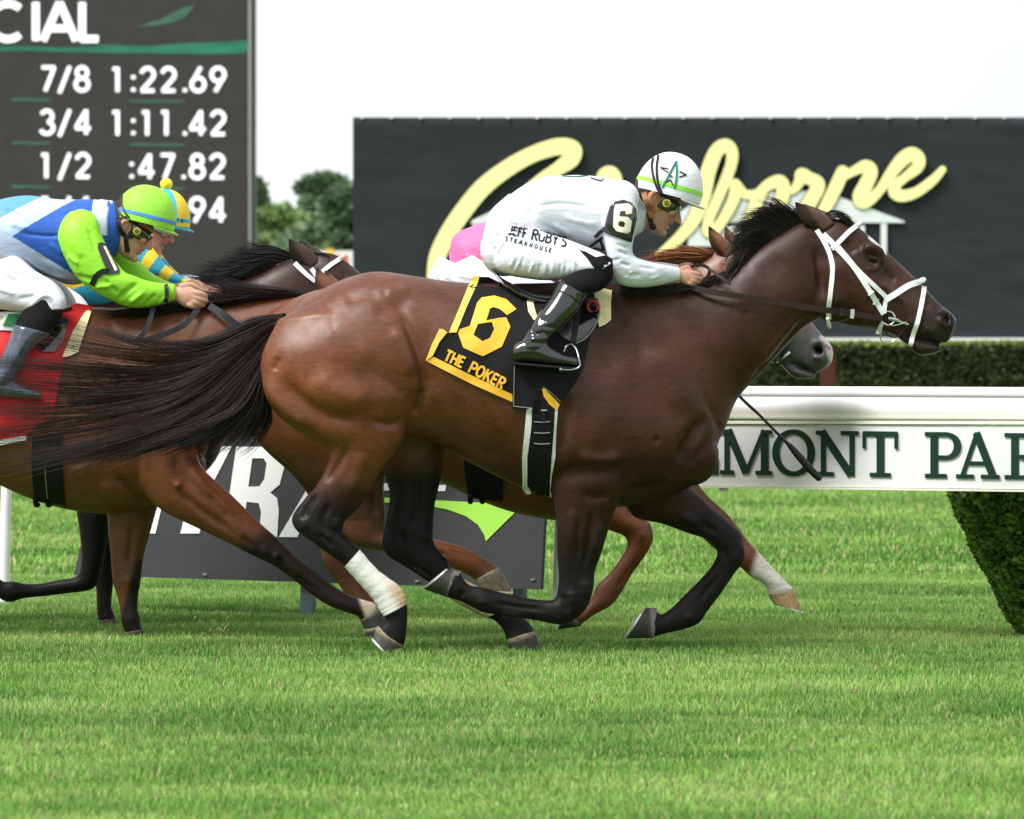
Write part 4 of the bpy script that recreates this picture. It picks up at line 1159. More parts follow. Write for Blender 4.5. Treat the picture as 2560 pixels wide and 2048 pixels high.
strokes1 = [
 # hindquarter: crease at stifle/flank, muscle valleys, hip point, tendon lines
 ([(1000, 770), (1035, 850), (1052, 905), (1064, 970), (1050, 1020)], 13, -8), ([(1060, 965), (1050, 1010), (1030, 1040)], 10, -5),
 ([(985, 810), (1020, 880), (1040, 950)], 26, 5), ([(700, 935), (760, 1000), (830, 1040), (920, 1052)], 20, -7), ([(668, 930), (690, 985), (730, 1030), (800, 1075)], 16, 6),
 ([(690, 930), (705, 890)], 10, -4), ([(780, 930), (850, 980), (940, 1000)], 34, 6), ([(800, 800), (880, 870), (960, 900)], 40, 4),
 ([(860, 760), (900, 745), (960, 735)], 16, -2.5), ([(960, 730), (1030, 728)], 14, 3.5), ([(930, 780), (1000, 765), (1030, 740)], 20, -2.5),
 ([(930, 1048), (975, 1060), (1010, 1050)], 10, -4), ([(880, 1110), (850, 1160), (815, 1210)], 10, -4, 40), ([(905, 1120), (900, 1180), (870, 1240)], 18, 4, 40),
 ([(800, 1230), (775, 1262), (760, 1300)], 8, -4, 40), ([(830, 1250), (812, 1300), (830, 1340)], 9, -4.5, 40), ([(848, 1290), (842, 1320)], 10, 4, 40), ([(760, 1290), (770, 1320)], 11, 3, 40),
 # barrel: last ribs, flank hollow
 ([(1062, 800), (1075, 900), (1085, 1000)], 26, -4), ([(1110, 900), (1150, 1020)], 20, 2), ([(1095, 1060), (1170, 1110), (1260, 1150)], 18, -3), ([(1180, 880), (1215, 1010), (1250, 1090)], 12, 1.6), ([(1235, 880), (1270, 1010), (1300, 1110)], 12, 1.6),
 # shoulder and arm
 ([(1420, 980), (1410, 1060), (1385, 1150)], 16, -6), ([(1440, 1130), (1490, 1148), (1560, 1140)], 18, 6), ([(1385, 1190), (1460, 1178), (1560, 1168)], 20, -4), ([(1520, 1000), (1500, 1080), (1450, 1120)], 40, 4),
 ([(1560, 800), (1600, 900), (1650, 1000), (1690, 1080)], 26, -3.5), ([(1640, 850), (1680, 950), (1720, 1040)], 40, 4), ([(1500, 820), (1530, 940)], 30, -3), ([(1630, 1098), (1646, 1100)], 9, -3),
 ([(1690, 1165), (1708, 1120), (1735, 1075), (1765, 1030)], 16, -9), ([(1735, 1150), (1700, 1190), (1650, 1220)], 16, 5), ([(1560, 1230), (1620, 1218), (1680, 1200)], 14, -6),
 ([(1450, 1232), (1490, 1240), (1530, 1230)], 12, -3), ([(1480, 1260), (1470, 1350), (1455, 1430)], 9, -4, 30), ([(1430, 1260), (1425, 1380)], 14, 3, 30), ([(1500, 1300), (1485, 1380)], 8, 3, 30),
 ([(1430, 1470), (1428, 1510)], 12, 3, 30), ([(1405, 1480), (1420, 1530)], 7, -3, 30), ([(1370, 1520), (1290, 1512), (1230, 1502)], 6, -3, 30), ([(1210, 1490), (1204, 1510)], 12, 2, 30),
 # neck and throat
 ([(2030, 790), (1980, 830), (1930, 890), (1870, 960)], 12, -5), ([(2000, 790), (1950, 850), (1890, 930)], 14, 5), ([(2035, 600), (2048, 680), (2060, 760)], 14, -7), ([(1900, 740), (1820, 810), (1760, 900)], 50, 4), ([(1960, 640), (1900, 700)], 36, -2.5),
 ([(1850, 788), (1872, 784)], 7, -2),
 # head: jowl, facial crest, jaw hollow, orbit, nasal bone, nostril, mouth
 ([(2075, 640), (2080, 720), (2100, 780)], 34, 7), ([(2190, 705), (2230, 735), (2262, 758)], 9, 4), ([(2170, 735), (2210, 775)], 22, -5), ([(2200, 680), (2240, 705)], 14, -4),
 ([(2150, 632), (2170, 620), (2196, 626), (2206, 646)], 9, 6), ([(2160, 668), (2180, 674), (2200, 664)], 7, 3.5), ([(2179, 648)], 16, -5), ([(2110, 600), (2130, 640)], 18, -4),
 ([(2290, 730), (2330, 770)], 12, -3), ([(2345, 790), (2352, 808), (2372, 812)], 8, 3.5), ([(2358, 796), (2372, 798)], 10, -14), ([(2340, 782), (2362, 778), (2384, 790)], 7, 4),
 ([(2100, 812), (2150, 822)], 8, -3),
 ([(1840, 1350), (1848, 1380), (1838, 1412)], 12, 4, -20), ([(1812, 1365), (1816, 1400)], 8, -4, -20), ([(1800, 1440), (1750, 1505)], 6, -4, -20), ([(1740, 1300), (1800, 1340)], 9, -4, -20), ([(1700, 1290), (1770, 1318)], 10, 4, -20), ([(1730, 1540), (1718, 1556)], 10, 4, -20),
 ([(1040, 1180), (1040, 1280), (1020, 1340)], 10, -4, -20), ([(1000, 1330), (1010, 1370)], 9, -4, -20), ([(1060, 1330), (1064, 1360)], 10, 4, -20), ([(1020, 1410), (1080, 1446)], 6, -4, -20),
 ([(880, 1330), (884, 1352)], 8, 3, 40), ([(800, 1330), (840, 1366)], 7, -4, 40), ([(1440, 1290), (1446, 1400)], 6, -3, 30), ([(1460, 1445), (1462, 1490)], 9, 4, 30), ([(1310, 1535), (1250, 1528)], 6, 3, 30), ([(1160, 1470), (1150, 1492)], 7, -3, 30),
 ([(2246, 836), (2290, 846), (2330, 856), (2352, 862)], 5, -6), ([(2300, 820), (2340, 835)], 14, 3), ([(2262, 800), (2290, 815)], 12, 2.5), ([(2200, 815), (2150, 805)], 10, 3),
]
balls1 = [(2178, 642, 44, 34, 24, 11, 30), (2178, 642, -44, 34, 24, 11, 30), (2088, 728, 28, 70, 78, 28, 0), (2088, 728, -28, 70, 78, 28, 0), (2360, 806, 14, 30, 26, 26, 30), (2360, 806, -14, 30, 26, 26, 30),
          (1720, 1130, 35, 75, 85, 60, -20), (1720, 1130, -45, 75, 85, 60, -20),
          (1600, 980, 62, 120, 200, 66, -25), (1600, 980, -62, 120, 200, 66, -25)]
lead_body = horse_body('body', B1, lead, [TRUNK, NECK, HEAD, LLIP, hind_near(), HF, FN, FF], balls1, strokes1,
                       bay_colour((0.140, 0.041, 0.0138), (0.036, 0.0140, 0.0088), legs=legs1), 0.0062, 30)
bvh_lead = bvh_of(lead_body)
ear(B1, lead, (1987, 507), (2030, 575), (2076, 545), 26, 34, (.085, .042, .026))
ear(B1, lead, (2011, 509), (2050, 552), (2088, 538), -24, -30, (.085, .042, .026))
for qs, nm in ((1, 1), (-1, 1)):
    q_ = (cast(bvh_lead, B1, 2179, 648) or 55) - 5
    v, f = ball(2180, 648, qs * q_, 18, 13, 10, 20); mesh_obj('eye', B1.w(v), f, M_eye, lead)
qn = (cast(bvh_lead, B1, 2364, 797) or 20)
v, f = ball(2357, 801, qn - 5.5, 13, 7, 6, 15); mesh_obj('nostril', B1.w(v), f, M_nost, lead)
grey_h, dark_h, tan_h = (.10, .095, .085), (.030, .028, .026), (.28, .20, .11)
make_hoof(B1, lead, (944, 1563), (1008, 1612), (934, 1590), (984, 1640), 24, 80, (.055, .05, .045), (.22, .17, .10))
make_hoof(B1, lead, (1266, 1602), (1340, 1588), (1272, 1626), (1356, 1642), 25, -80, dark_h, (.20, .17, .11))
make_hoof(B1, lead, (1150, 1424), (1112, 1487), (1122, 1420), (1062, 1470), 23, 78, (.035, .033, .03), (.12, .11, .085))
make_hoof(B1, lead, (1641, 1524), (1630, 1600), (1616, 1524), (1568, 1601), 23, -80, (.05, .048, .044), (.20, .19, .16))
# white wraps on the hind cannons
M_wrap = attr_mat('leg_wrap', 'coat', rough=0.85, spec=0.1, noise=0.10, nscale=12, bump=0.3, bscale=70)
M_wrapd = mat('leg_wrap_soiled', (0.50, 0.40, 0.24), 0.85, 0.1, noise=0.25, nscale=9, bump=0.6, bscale=60)
def wrap(board, rows, parent, material, seed=0):
    st = rowfix(rows); v, f = loft(st, 8, 26, dome=0.0)
    d = v - v.mean(0); n_ = np.random.default_rng(seed)
    m_ = 26; k = (len(v) - 2) // m_
    for i in range(k):
        c = v[i * m_:(i + 1) * m_].mean(0); s = 1.0 + (0.022 if (i // 2) % 2 else 0.0) + n_.normal(0, .006)
        v[i * m_:(i + 1) * m_] = c + (v[i * m_:(i + 1) * m_] - c) * s
    return mesh_obj('leg_wrap', board.w(v), f, material, parent)
wr = wrap(B1, [(864, 1414, 902, 1371, 26, 83), (902, 1457, 946, 1421, 24, 82), (934, 1494, 998, 1460, 27, 81), (952, 1523, 1017, 1488, 29, 80), (962, 1537, 1020, 1506, 29, 80)], lead, M_wrap)
p_ = B1.inv(world_verts(wr)); k_ = np.clip(ramp(p_[:, 0] - (p_[:, 1] - 1400) * .62, 912, 945) * ramp(p_[:, 1], 1420, 1480) , 0, 1)[:, None] * .85
set_color(wr.data, 'coat', np.array([.70, .70, .66]) * (1 - k_) + np.array([.48, .33, .16]) * k_)
wrap(B1, [(1090, 1476, 1140, 1442, 23, -82), (1140, 1510, 1200, 1473, 24, -80), (1190, 1538, 1262, 1502, 27, -80), (1212, 1550, 1280, 1518, 27, -80)], lead, M_wrapd, 3)

# tail, mane, forelock
black_h = [(.010, .008, .008), (.014, .010, .009), (.018, .011, .009), (.030, .014, .010)]
tail_g = [[(712, 786, 10), (640, 806, 10), (530, 866, 8), (420, 884, 0), (290, 848, -6), (150, 770, -10)],
          [(708, 792, 14), (630, 818, 16), (525, 878, 14), (390, 900, 8), (180, 880, 0), (-140, 840, -5)],
          [(702, 800, 18), (618, 848, 24), (505, 918, 20), (350, 950, 12), (130, 945, 8), (-180, 915, 0)],
          [(696, 810, 20), (610, 880, 30), (490, 965, 30), (340, 1020, 20), (130, 1050, 10), (-180, 1060, 0)],
          [(690, 822, 20), (608, 920, 34), (500, 1015, 36), (350, 1080, 24), (150, 1130, 14), (-140, 1190, 0)],
          [(686, 836, 20), (625, 940, 36), (555, 1030, 40), (440, 1085, 30), (300, 1130, 20), (110, 1200, 10)],
          [(684, 850, 18), (650, 950, 34), (618, 1025, 38), (560, 1075, 30), (500, 1105, 26), (410, 1140, 20)],
          [(684, 862, 16), (668, 950, 30), (668, 1015, 30), (664, 1065, 26), (640, 1095, 24), (600, 1112, 20)]]
hair('tail', tail_g, 1900, 1.35, B1, M_hairm, lead, black_h, jit=3.0, segs=24, spread=26, short=.22, clump=75, wave=11, seed=5, bind=.12, bias=.9)
hair('tail', tail_g, 900, 1.2, B1, M_hairm, lead, black_h, jit=6, segs=22, spread=20, short=.55, clump=110, wave=7, seed=15, bias=1.1)
hair('tail', tail_g[5:], 420, 1.3, B1, M_hairm, lead, black_h, jit=3, segs=20, spread=14, short=.2, clump=26, wave=9, seed=25, bind=.15)
hair('tail', tail_g[:2], 150, 1.0, B1, M_hairm, lead, [(.16, .06, .03), (.10, .04, .02)], jit=5, segs=20, spread=12, short=.2, clump=16, wave=6, seed=6)
mane_g = [[(2014, 552, 4), (2003, 530, 6), (1990, 515, 8), (1972, 500, 10)],
          [(1995, 560, 6), (1970, 532, 8), (1940, 516, 12), (1905, 512, 16)],
          [(1965, 576, 8), (1935, 546, 14), (1895, 534, 18), (1852, 548, 20)],
          [(1935, 595, 10), (1900, 568, 16), (1862, 566, 20), (1826, 595, 22)],
          [(1905, 616, 10), (1872, 600, 18), (1842, 612, 22), (1815, 655, 24)],
          [(1885, 640, 12), (1858, 642, 22), (1835, 668, 26), (1822, 712, 26)],
          [(1865, 655, 12), (1845, 675, 24), (1825, 705, 28), (1790, 735, 28)],
          [(1810, 682, 10), (1775, 706, 30), (1735, 728, 40), (1690, 738, 44)],
          [(1740, 704, 8), (1700, 720, 30), (1655, 740, 48), (1610, 748, 50)],
          [(1660, 712, 6), (1625, 722, 34), (1585, 740, 52), (1548, 745, 54)],
          [(1600, 712, 6), (1580, 716, 30), (1556, 728, 48), (1530, 735, 50)]]
hair('mane', mane_g, 1700, 1.6, B1, M_hairm, lead, black_h[:3], jit=4, segs=10, spread=9, short=.3, clump=90, wave=3, seed=8)
fore_g = [[(2052, 548, 4), (2075, 534, 14), (2105, 540, 20), (2126, 556, 26)], [(2060, 552, 14), (2082, 540, 24), (2106, 548, 30), (2128, 562, 32)], [(2066, 548, -8), (2090, 532, 0), (2116, 545, 4), (2136, 566, 6)]]
hair('forelock', fore_g, 260, 1.6, B1, M_hairm, lead, black_h[:3], jit=3, segs=8, spread=3, short=.1, clump=20, wave=1, seed=9)
# ------------------------------------------------------------------ the other three horses
def xf(st, sx, ax, sy, ay, sq=None, q0=0):
    r = rowfix(st).copy(); sq = sq or sx
    r[:, [0, 2]] = r[:, [0, 2]] * sx + ax; r[:, [1, 3]] = r[:, [1, 3]] * sy + ay; r[:, 4] *= sq; r[:, 5] = r[:, 5] * sq
    return r
def xb(b, s, ax, ay):
    return (b[0] * s + ax, b[1] * s + ay, b[2] * s, b[3] * s, b[4] * s, b[5] * s, b[6])
def coat(base, top, marks, spots=(), lines=()):
    base, top = np.array(base), np.array(top)
    def f(p, N):
        x, y, q = p[:, 0], p[:, 1], p[:, 2]
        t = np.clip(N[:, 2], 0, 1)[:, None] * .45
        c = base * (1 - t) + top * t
        for (x0, x1, y0, y1, sg, ax, a, b, col) in marks:
            m_ = (x > x0) & (x < x1) & (y > y0) & (y < y1)
            if sg: m_ &= (q * sg > 0)
            k = (ramp(x * ax[0] + y * ax[1], a, b) * m_)[:, None]
            c = c * (1 - k) + np.array(col) * k
        for (sx_, sy_, rx, ry, an, col) in spots:
            ca, sa = math.cos(R(an)), math.sin(R(an)); u = (x - sx_) * ca + (y - sy_) * sa; w = (y - sy_) * ca - (x - sx_) * sa
            k = np.exp(-((u / rx) ** 2 + (w / ry) ** 2) ** 2)[:, None]; c = c * (1 - k) + np.array(col) * k
        for (pl_, wd, col) in lines:
            k = np.exp(-(seg_dist(x, y, pl_) / wd) ** 2)[:, None]; c = c * (1 - k) + np.array(col) * k
        return np.clip(c, 0, 1)
    return f
BK = (.012, .010, .010)

# chestnut on the rail side
B2 = Board(20.9)
chest = empty('horse', B2.pt(1200, 1626), 'bright chestnut horse with grey muzzle half hidden behind the leading horse', 'horse')
TR2 = rowfix(TRUNK).copy(); TR2[:, [0, 2]] -= 95; TR2[:, [1, 3]] += 36
NK2 = [(1440, 755, 1650, 1228, 108, 0, .1), (1530, 755, 1700, 1120, 96, 0, .1), (1610, 735, 1740, 1030, 82, 0, .12), (1680, 700, 1785, 960, 70, 0, .12), (1740, 660, 1826, 890, 62, 0, .1), (1795, 628, 1850, 850, 52, 0, 0)]
HD2 = [(1780, 628, 1830, 830, 40), (1830, 612, 1845, 862, 52, 0, -.05), (1875, 625, 1868, 884, 58), (1925, 668, 1920, 902, 58, 0, .12), (1965, 714, 1945, 912, 48, 0, .1), (2005, 770, 1972, 920, 40, 0, .05), (2034, 812, 1992, 926, 34, 0, -.05), (2060, 842, 2014, 930, 34, 0, -.1), (2078, 864, 2044, 930, 33, 0, -.1), (2083, 884, 2064, 922, 25)]
LL2 = [(1950, 890, 1955, 915, 24), (1975, 905, 1978, 940, 26), (2000, 916, 2000, 948, 26), (2026, 926, 2030, 946, 20), (2040, 934, 2038, 942, 11)]
HN2 = [(640, 880, 940, 850, 60, 85), (605, 980, 960, 960, 80, 90), (652, 1090, 975, 1060, 76, 92), (745, 1180, 975, 1140, 58, 90), (815, 1240, 962, 1215, 44, 88), (842, 1290, 967, 1285, 34, 86), (866, 1335, 965, 1322, 30, 85), (905, 1365, 975, 1334, 27, 84), (985, 1378, 1012, 1336, 22, 83), (1062, 1390, 1072, 1343, 19, 82), (1122, 1413, 1147, 1361, 21, 81), (1160, 1429, 1190, 1381, 23, 80), (1183, 1442, 1232, 1407, 20, 80), (1190, 1450, 1250, 1421, 21, 80)]
HF2 = [(600, 900, 880, 900, 60, -85), (580, 1000, 900, 1000, 76, -90), (642, 1109, 905, 1090, 70, -90), (725, 1188, 900, 1170, 54, -90), (772, 1250, 890, 1250, 40, -88), (792, 1320, 882, 1310, 32, -86), (798, 1365, 880, 1350, 30, -85), (806, 1412, 868, 1395, 26, -84), (835, 1452, 886, 1428, 20, -83), (862, 1495, 910, 1470, 19, -82), (885, 1535, 940, 1510, 22, -80), (898, 1556, 952, 1542, 21, -80), (908, 1578, 962, 1568, 22, -80)]
FN2 = [(1380, 1140, 1540, 1080, 58, 80), (1400, 1230, 1555, 1200, 52, 82), (1450, 1290, 1565, 1262, 42, 82), (1520, 1322, 1596, 1290, 34, 82), (1556, 1336, 1622, 1306, 30, 82), (1566, 1354, 1631, 1342, 28, 81), (1558, 1380, 1616, 1378, 25, 80), (1522, 1430, 1580, 1430, 19, 80), (1490, 1462, 1550, 1480, 20, 80), (1478, 1490, 1526, 1510, 22, 80), (1455, 1516, 1488, 1531, 20, 80), (1428, 1534, 1450, 1558, 20, 80)]
FF2 = [(1540, 1130, 1690, 1110, 55, -78), (1640, 1240, 1755, 1222, 46, -82), (1738, 1328, 1826, 1292, 34, -82), (1800, 1384, 1868, 1346, 29, -82), (1852, 1420, 1900, 1384, 24, -81), (1884, 1448, 1934, 1420, 22, -80), (1910, 1462, 1957, 1446, 22, -80), (1924, 1478, 1980, 1468, 20, -80), (1926, 1490, 1990, 1480, 21, -80)]
grey = (.060, .058, .060)
st2 = [([(2034, 872), (2056, 878)], 10, -14, 5), ([(2024, 862), (2046, 856), (2068, 872)], 7, 4, 5), ([(2030, 892), (2056, 894)], 7, 4, 5), ([(1984, 908), (2010, 922), (2036, 934)], 5, -6, 5), ([(1600, 1320), (1605, 1350)], 8, 3, 20), ([(1590, 1400), (1540, 1470)], 6, -3, 20),
       ([(930, 1230), (945, 1290)], 8, -4, 20), ([(1000, 1358), (1130, 1388)], 5, -3, 20)]
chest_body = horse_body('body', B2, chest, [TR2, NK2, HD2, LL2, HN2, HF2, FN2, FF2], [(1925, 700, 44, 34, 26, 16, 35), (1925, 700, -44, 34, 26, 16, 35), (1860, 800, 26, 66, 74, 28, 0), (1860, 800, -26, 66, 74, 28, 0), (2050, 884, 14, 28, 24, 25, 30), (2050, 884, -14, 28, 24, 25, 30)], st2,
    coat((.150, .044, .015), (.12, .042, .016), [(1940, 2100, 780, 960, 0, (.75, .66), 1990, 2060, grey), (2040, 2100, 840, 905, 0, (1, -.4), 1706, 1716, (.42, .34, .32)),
        (1840, 2000, 1370, 1500, -1, (1, .35), 2372, 2392, (.62, .58, .52)), (650, 1000, 1130, 1300, 0, (0, 1), 1000, 1300, (.07, .03, .018)), (650, 1000, 1300, 1640, 0, (0, 1), 1200, 1300, (.11, .042, .020))], [(2046, 876, 19, 11, 20, (.010, .007, .007)), (2010, 800, 26, 30, 40, (.10, .05, .035))], [([(1980, 906), (2010, 922), (2040, 935)], 4, (.012, .010, .010)), ([(2026, 858), (2050, 852), (2072, 872)], 4, (.11, .10, .10))]), 0.0085, 16)  # dark upper hind-leg mark puts the shade behind the lead into the coat
bvh_ch = bvh_of(chest_body)
ear(B2, chest, (1771, 567), (1796, 640), (1832, 618), 24, 30, (.20, .075, .03)); ear(B2, chest, (1814, 566), (1828, 622), (1860, 612), -22, -26, (.20, .075, .03))
v, f = ball(2043, 879, (cast(bvh_ch, B2, 2043, 879) or 20) - 5, 10, 6, 6, 20); mesh_obj('nostril', B2.w(v), f, M_nost, chest)
v, f = ball(1925, 705, (cast(bvh_ch, B2, 1925, 705) or 55) - 5, 16, 12, 10, 20); mesh_obj('eye', B2.w(v), f, M_eye, chest)
make_hoof(B2, chest, (1188, 1448), (1250, 1420), (1200, 1470), (1280, 1474), 23, 80, (.16, .13, .08), (.24, .21, .15))
make_hoof(B2, chest, (908, 1578), (962, 1567), (910, 1598), (978, 1606), 23, -80, dark_h, tan_h)
make_hoof(B2, chest, (1430, 1534), (1448, 1562), (1408, 1538), (1394, 1570), 20, 80, dark_h, (.1, .08, .06))
make_hoof(B2, chest, (1924, 1492), (1990, 1481), (1936, 1510), (2012, 1532), 22, -80, (.40, .26, .12), (.33, .24, .14))
red_hr = [(.16, .05, .018), (.22, .075, .028), (.11, .035, .014), (.28, .11, .045)]
mg2 = [[(1790, 630, 6), (1770, 632, 14), (1740, 630, 18), (1690, 628, 20), (1640, 632, 20)], [(1770, 645, 8), (1740, 640, 18), (1690, 640, 24), (1640, 645, 26), (1585, 655, 24)], [(1740, 664, 8), (1700, 655, 24), (1650, 660, 30), (1600, 672, 30), (1560, 680, 28)], [(1690, 698, 8), (1650, 685, 26), (1610, 688, 34), (1570, 695, 34), (1530, 700, 30)]]
hair('mane', mg2, 700, 1.6, B2, M_hairm, chest, red_hr, jit=4, segs=10, spread=6, short=.3, clump=40, wave=3, seed=12)
tg2 = [[(620, 830, 0), (580, 850, 0), (520, 900, 0), (440, 930, 0)], [(610, 850, 0), (560, 900, 0), (500, 960, 0), (430, 1000, 0)]]
hair('tail', tg2, 300, 1.8, B2, M_hairm, chest, red_hr, jit=6, segs=10, spread=10, short=.3, clump=20, wave=4, seed=13)

# bay behind the lead's tail
B3 = Board(21.0)
bay = empty('horse', B3.pt(60, 1605), 'red brown bay horse at the left whose neck runs behind the leading horse', 'horse')
s3 = .92
TR3 = xf(TRUNK, s3, -1139, s3, 119)
NK3 = [(270, 772, 480, 1150, 100, 0, .1), (390, 765, 535, 1050, 90, 0, .12), (510, 757, 610, 985, 78, 0, .12), (620, 750, 700, 945, 70, 0, .12), (710, 742, 770, 925, 62, 0, .1), (790, 735, 830, 905, 52, 0, 0)]
HD3 = xf(HEAD, s3, 790 - s3 * 2040, s3, 738 - s3 * 556); LL3 = xf(LLIP, s3, 790 - s3 * 2040, s3, 738 - s3 * 556)
FN3 = [(290, 1040, 430, 1030, 56, 80), (320, 1160, 490, 1110, 54, 84), (396, 1262, 512, 1168, 46, 84), (500, 1318, 580, 1232, 37, 83), (582, 1358, 650, 1301, 31, 82), (636, 1386, 704, 1349, 29, 82), (688, 1411, 750, 1393, 25, 81), (745, 1452, 792, 1427, 20, 80), (790, 1488, 838, 1461, 19, 80), (828, 1512, 880, 1485, 22, 80), (866, 1526, 918, 1498, 22, 80), (900, 1538, 938, 1504, 20, 80), (910, 1552, 948, 1518, 20, 80)]
FF3 = [(200, 1100, 420, 1090, 58, -78), (235, 1200, 410, 1200, 52, -80), (258, 1265, 390, 1262, 44, -80), (265, 1340, 368, 1340, 36, -80), (271, 1400, 352, 1400, 30, -80), (275, 1455, 346, 1455, 28, -80), (286, 1492, 340, 1490, 22, -80), (294, 1530, 338, 1528, 20, -80), (296, 1552, 344, 1548, 23, -80), (302, 1575, 346, 1570, 20, -80), (304, 1586, 352, 1582, 21, -80)]
st3 = [([(700, 1375), (690, 1400)], 9, 4, 30), ([(610, 1335), (640, 1368)], 7, -4, 30), ([(520, 1225), (590, 1300)], 6, -4, 30), ([(330, 1300), (318, 1420)], 8, -4, -20), ([(320, 1440), (322, 1470)], 10, 4, -20), ([(178, 1165), (225, 1150), (275, 1140)], 9, -4), ([(300, 1180), (355, 1240), (378, 1265)], 8, -6), ([(250, 1215), (300, 1225), (345, 1255)], 18, 4), ([(440, 1130), (460, 1180), (500, 1230)], 14, -4), ([(470, 1160), (540, 1240), (600, 1300)], 12, 5, 30),
       ([(440, 1215), (520, 1280), (590, 1330)], 9, -4, 30), ([(446, 1208), (462, 1212)], 8, 4), ([(660, 1362), (684, 1388)], 10, 3, 30), ([(720, 1425), (800, 1475)], 5, -3, 30), ([(480, 1090), (500, 1140)], 10, -5), ([(330, 1010), (420, 1080)], 40, 4), ([(420, 820), (360, 920), (300, 1000)], 40, 3), ([(560, 860), (460, 900)], 30, 3)]
bay_body = horse_body('body', B3, bay, [TR3, NK3, HD3, LL3, xf(hind_near(), s3, -1240, s3, 119), xf(HF, s3, -1400, s3, 119), FN3, FF3], [xb(b, s3, -1139, 119) for b in balls1[6:]], st3,
    coat((.135, .043, .016), (.060, .022, .011), [(560, 1000, 1250, 1640, 1, (.55, 1), 1660, 1720, (.020, .013, .012)), (895, 960, 1480, 1570, 1, (1, -.35), 372, 384, (.45, .38, .28)), (296, 352, 1400, 1600, -1, (.8, .25), 612, 630, (.018, .013, .012)), (-700, 200, 1150, 1640, 0, (0, 1), 1230, 1330, BK)]), 0.0085, 16)
bvh_bay = bvh_of(bay_body)
ear(B3, bay, (793, 670), (806, 745), (845, 725), 24, 28, (.16, .06, .03)); ear(B3, bay, (812, 676), (830, 735), (862, 722), -22, -26, (.16, .06, .03))
make_hoof(B3, bay, (906, 1548), (950, 1516), (914, 1568), (972, 1556), 21, 80, dark_h, (.20, .16, .10))
make_hoof(B3, bay, (304, 1586), (352, 1581), (304, 1604), (364, 1604), 22, -80, dark_h, (.10, .07, .05))
mg3 = [[(780, 738, 6), (720, 728, 20), (660, 725, 30), (590, 720, 30), (520, 700, 26)], [(740, 742, 8), (680, 735, 26), (620, 736, 36), (550, 735, 38), (490, 720, 34)], [(660, 748, 8), (610, 745, 30), (560, 752, 42), (500, 756, 42), (450, 750, 40)], [(560, 755, 8), (500, 758, 34), (440, 770, 46), (380, 778, 48), (320, 775, 48)], [(430, 762, 8), (380, 768, 36), (330, 778, 50), (280, 784, 52), (240, 776, 50)]]
hair('mane', mg3, 900, 1.7, B3, M_hairm, bay, black_h[:3], jit=4, segs=10, spread=7, short=.3, clump=50, wave=4, seed=22)

# dark bay on the far side
B4 = Board(21.95)
drk = empty('horse', B4.pt(0, 1578), 'dark brown horse with white browband beyond the red brown bay', 'horse')
s4 = .87
HD4 = xf(HEAD, s4, 724 - s4 * 1988, s4, 598 - s4 * 508); LL4 = xf(LLIP, s4, 724 - s4 * 1988, s4, 598 - s4 * 508)
NK4 = [(340, 752, 540, 1150, 96, 0, .1), (450, 740, 590, 1020, 84, 0, .1), (560, 715, 650, 930, 72, 0, .1), (650, 680, 715, 880, 62, 0, .1), (730, 648, 770, 855, 52, 0, 0), (790, 640, 800, 830, 40, 0, 0)]
FF4 = [(150, 1100, 330, 1100, 52, -74), (205, 1230, 310, 1230, 42, -74), (220, 1330, 292, 1330, 33, -74), (228, 1420, 282, 1420, 27, -74), (234, 1475, 276, 1475, 21, -72), (236, 1515, 272, 1513, 20, -72), (238, 1540, 278, 1536, 19, -72), (240, 1556, 284, 1552, 20, -72)]
FN4 = [(150, 1100, 320, 1100, 52, 74), (190, 1240, 290, 1250, 42, 74), (208, 1350, 272, 1365, 33, 74), (206, 1420, 256, 1436, 28, 74), (192, 1440, 236, 1470, 26, 74), (160, 1445, 168, 1481, 20, 74), (110, 1455, 112, 1488, 16, 74), (72, 1456, 70, 1492, 17, 74), (42, 1450, 30, 1502, 21, 74), (14, 1450, 4, 1490, 19, 74), (0, 1432, -16, 1466, 18, 74), (-8, 1420, -26, 1452, 20, 74)]
dark_body = horse_body('body', B4, drk, [xf(TRUNK, s4, -1001, s4, 129), NK4, HD4, LL4, xf(hind_near(), s4, -1110, s4, 129), xf(HF, s4, -1320, s4, 129), FN4, FF4], [xb(b, s4, 724 - s4 * 1988, 598 - s4 * 508) for b in balls1[:4]], None,
    coat((.036, .016, .011), (.028, .014, .011), [(-200, 400, 1150, 1640, 0, (0, 1), 1150, 1240, BK)]), 0.0085, 14)
bvh_drk = bvh_of(dark_body)
ear(B4, drk, (724, 598), (752, 668), (795, 640), 22, 28, (.050, .027, .020)); ear(B4, drk, (748, 600), (770, 645), (808, 632), -20, -24, (.050, .027, .020))
make_hoof(B4, drk, (240, 1556), (284, 1552), (240, 1576), (294, 1576), 20, -72, dark_h, dark_h)
make_hoof(B4, drk, (-6, 1420), (-26, 1456), (-26, 1416), (-58, 1450), 20, 74, dark_h, dark_h)
mg4 = [[(735, 640, 4), (690, 625, 12), (650, 622, 16), (615, 610, 16), (570, 615, 14)], [(700, 655, 6), (655, 650, 16), (610, 655, 22), (570, 660, 24), (520, 650, 22)], [(650, 680, 6), (600, 680, 20), (555, 690, 28), (510, 692, 30), (470, 690, 26)], [(590, 705, 6), (550, 705, 24), (510, 715, 32), (470, 722, 34), (430, 725, 34)]]
hair('mane', mg4, 800, 1.7, B4, M_hairm, drk, [(.014, .012, .012), (.022, .019, .018), (.03, .026, .024)], jit=5, segs=10, spread=9, short=.3, clump=50, wave=5, seed=32)
hair('forelock', [[(782, 630, 4), (800, 632, 14), (830, 650, 20), (858, 690, 24)], [(790, 634, -4), (812, 636, 2), (842, 656, 8), (866, 694, 12)]], 120, 1.8, B4, M_hairm, drk, black_h[:3], jit=2, segs=8, spread=2, short=.1, clump=10, wave=1, seed=33)
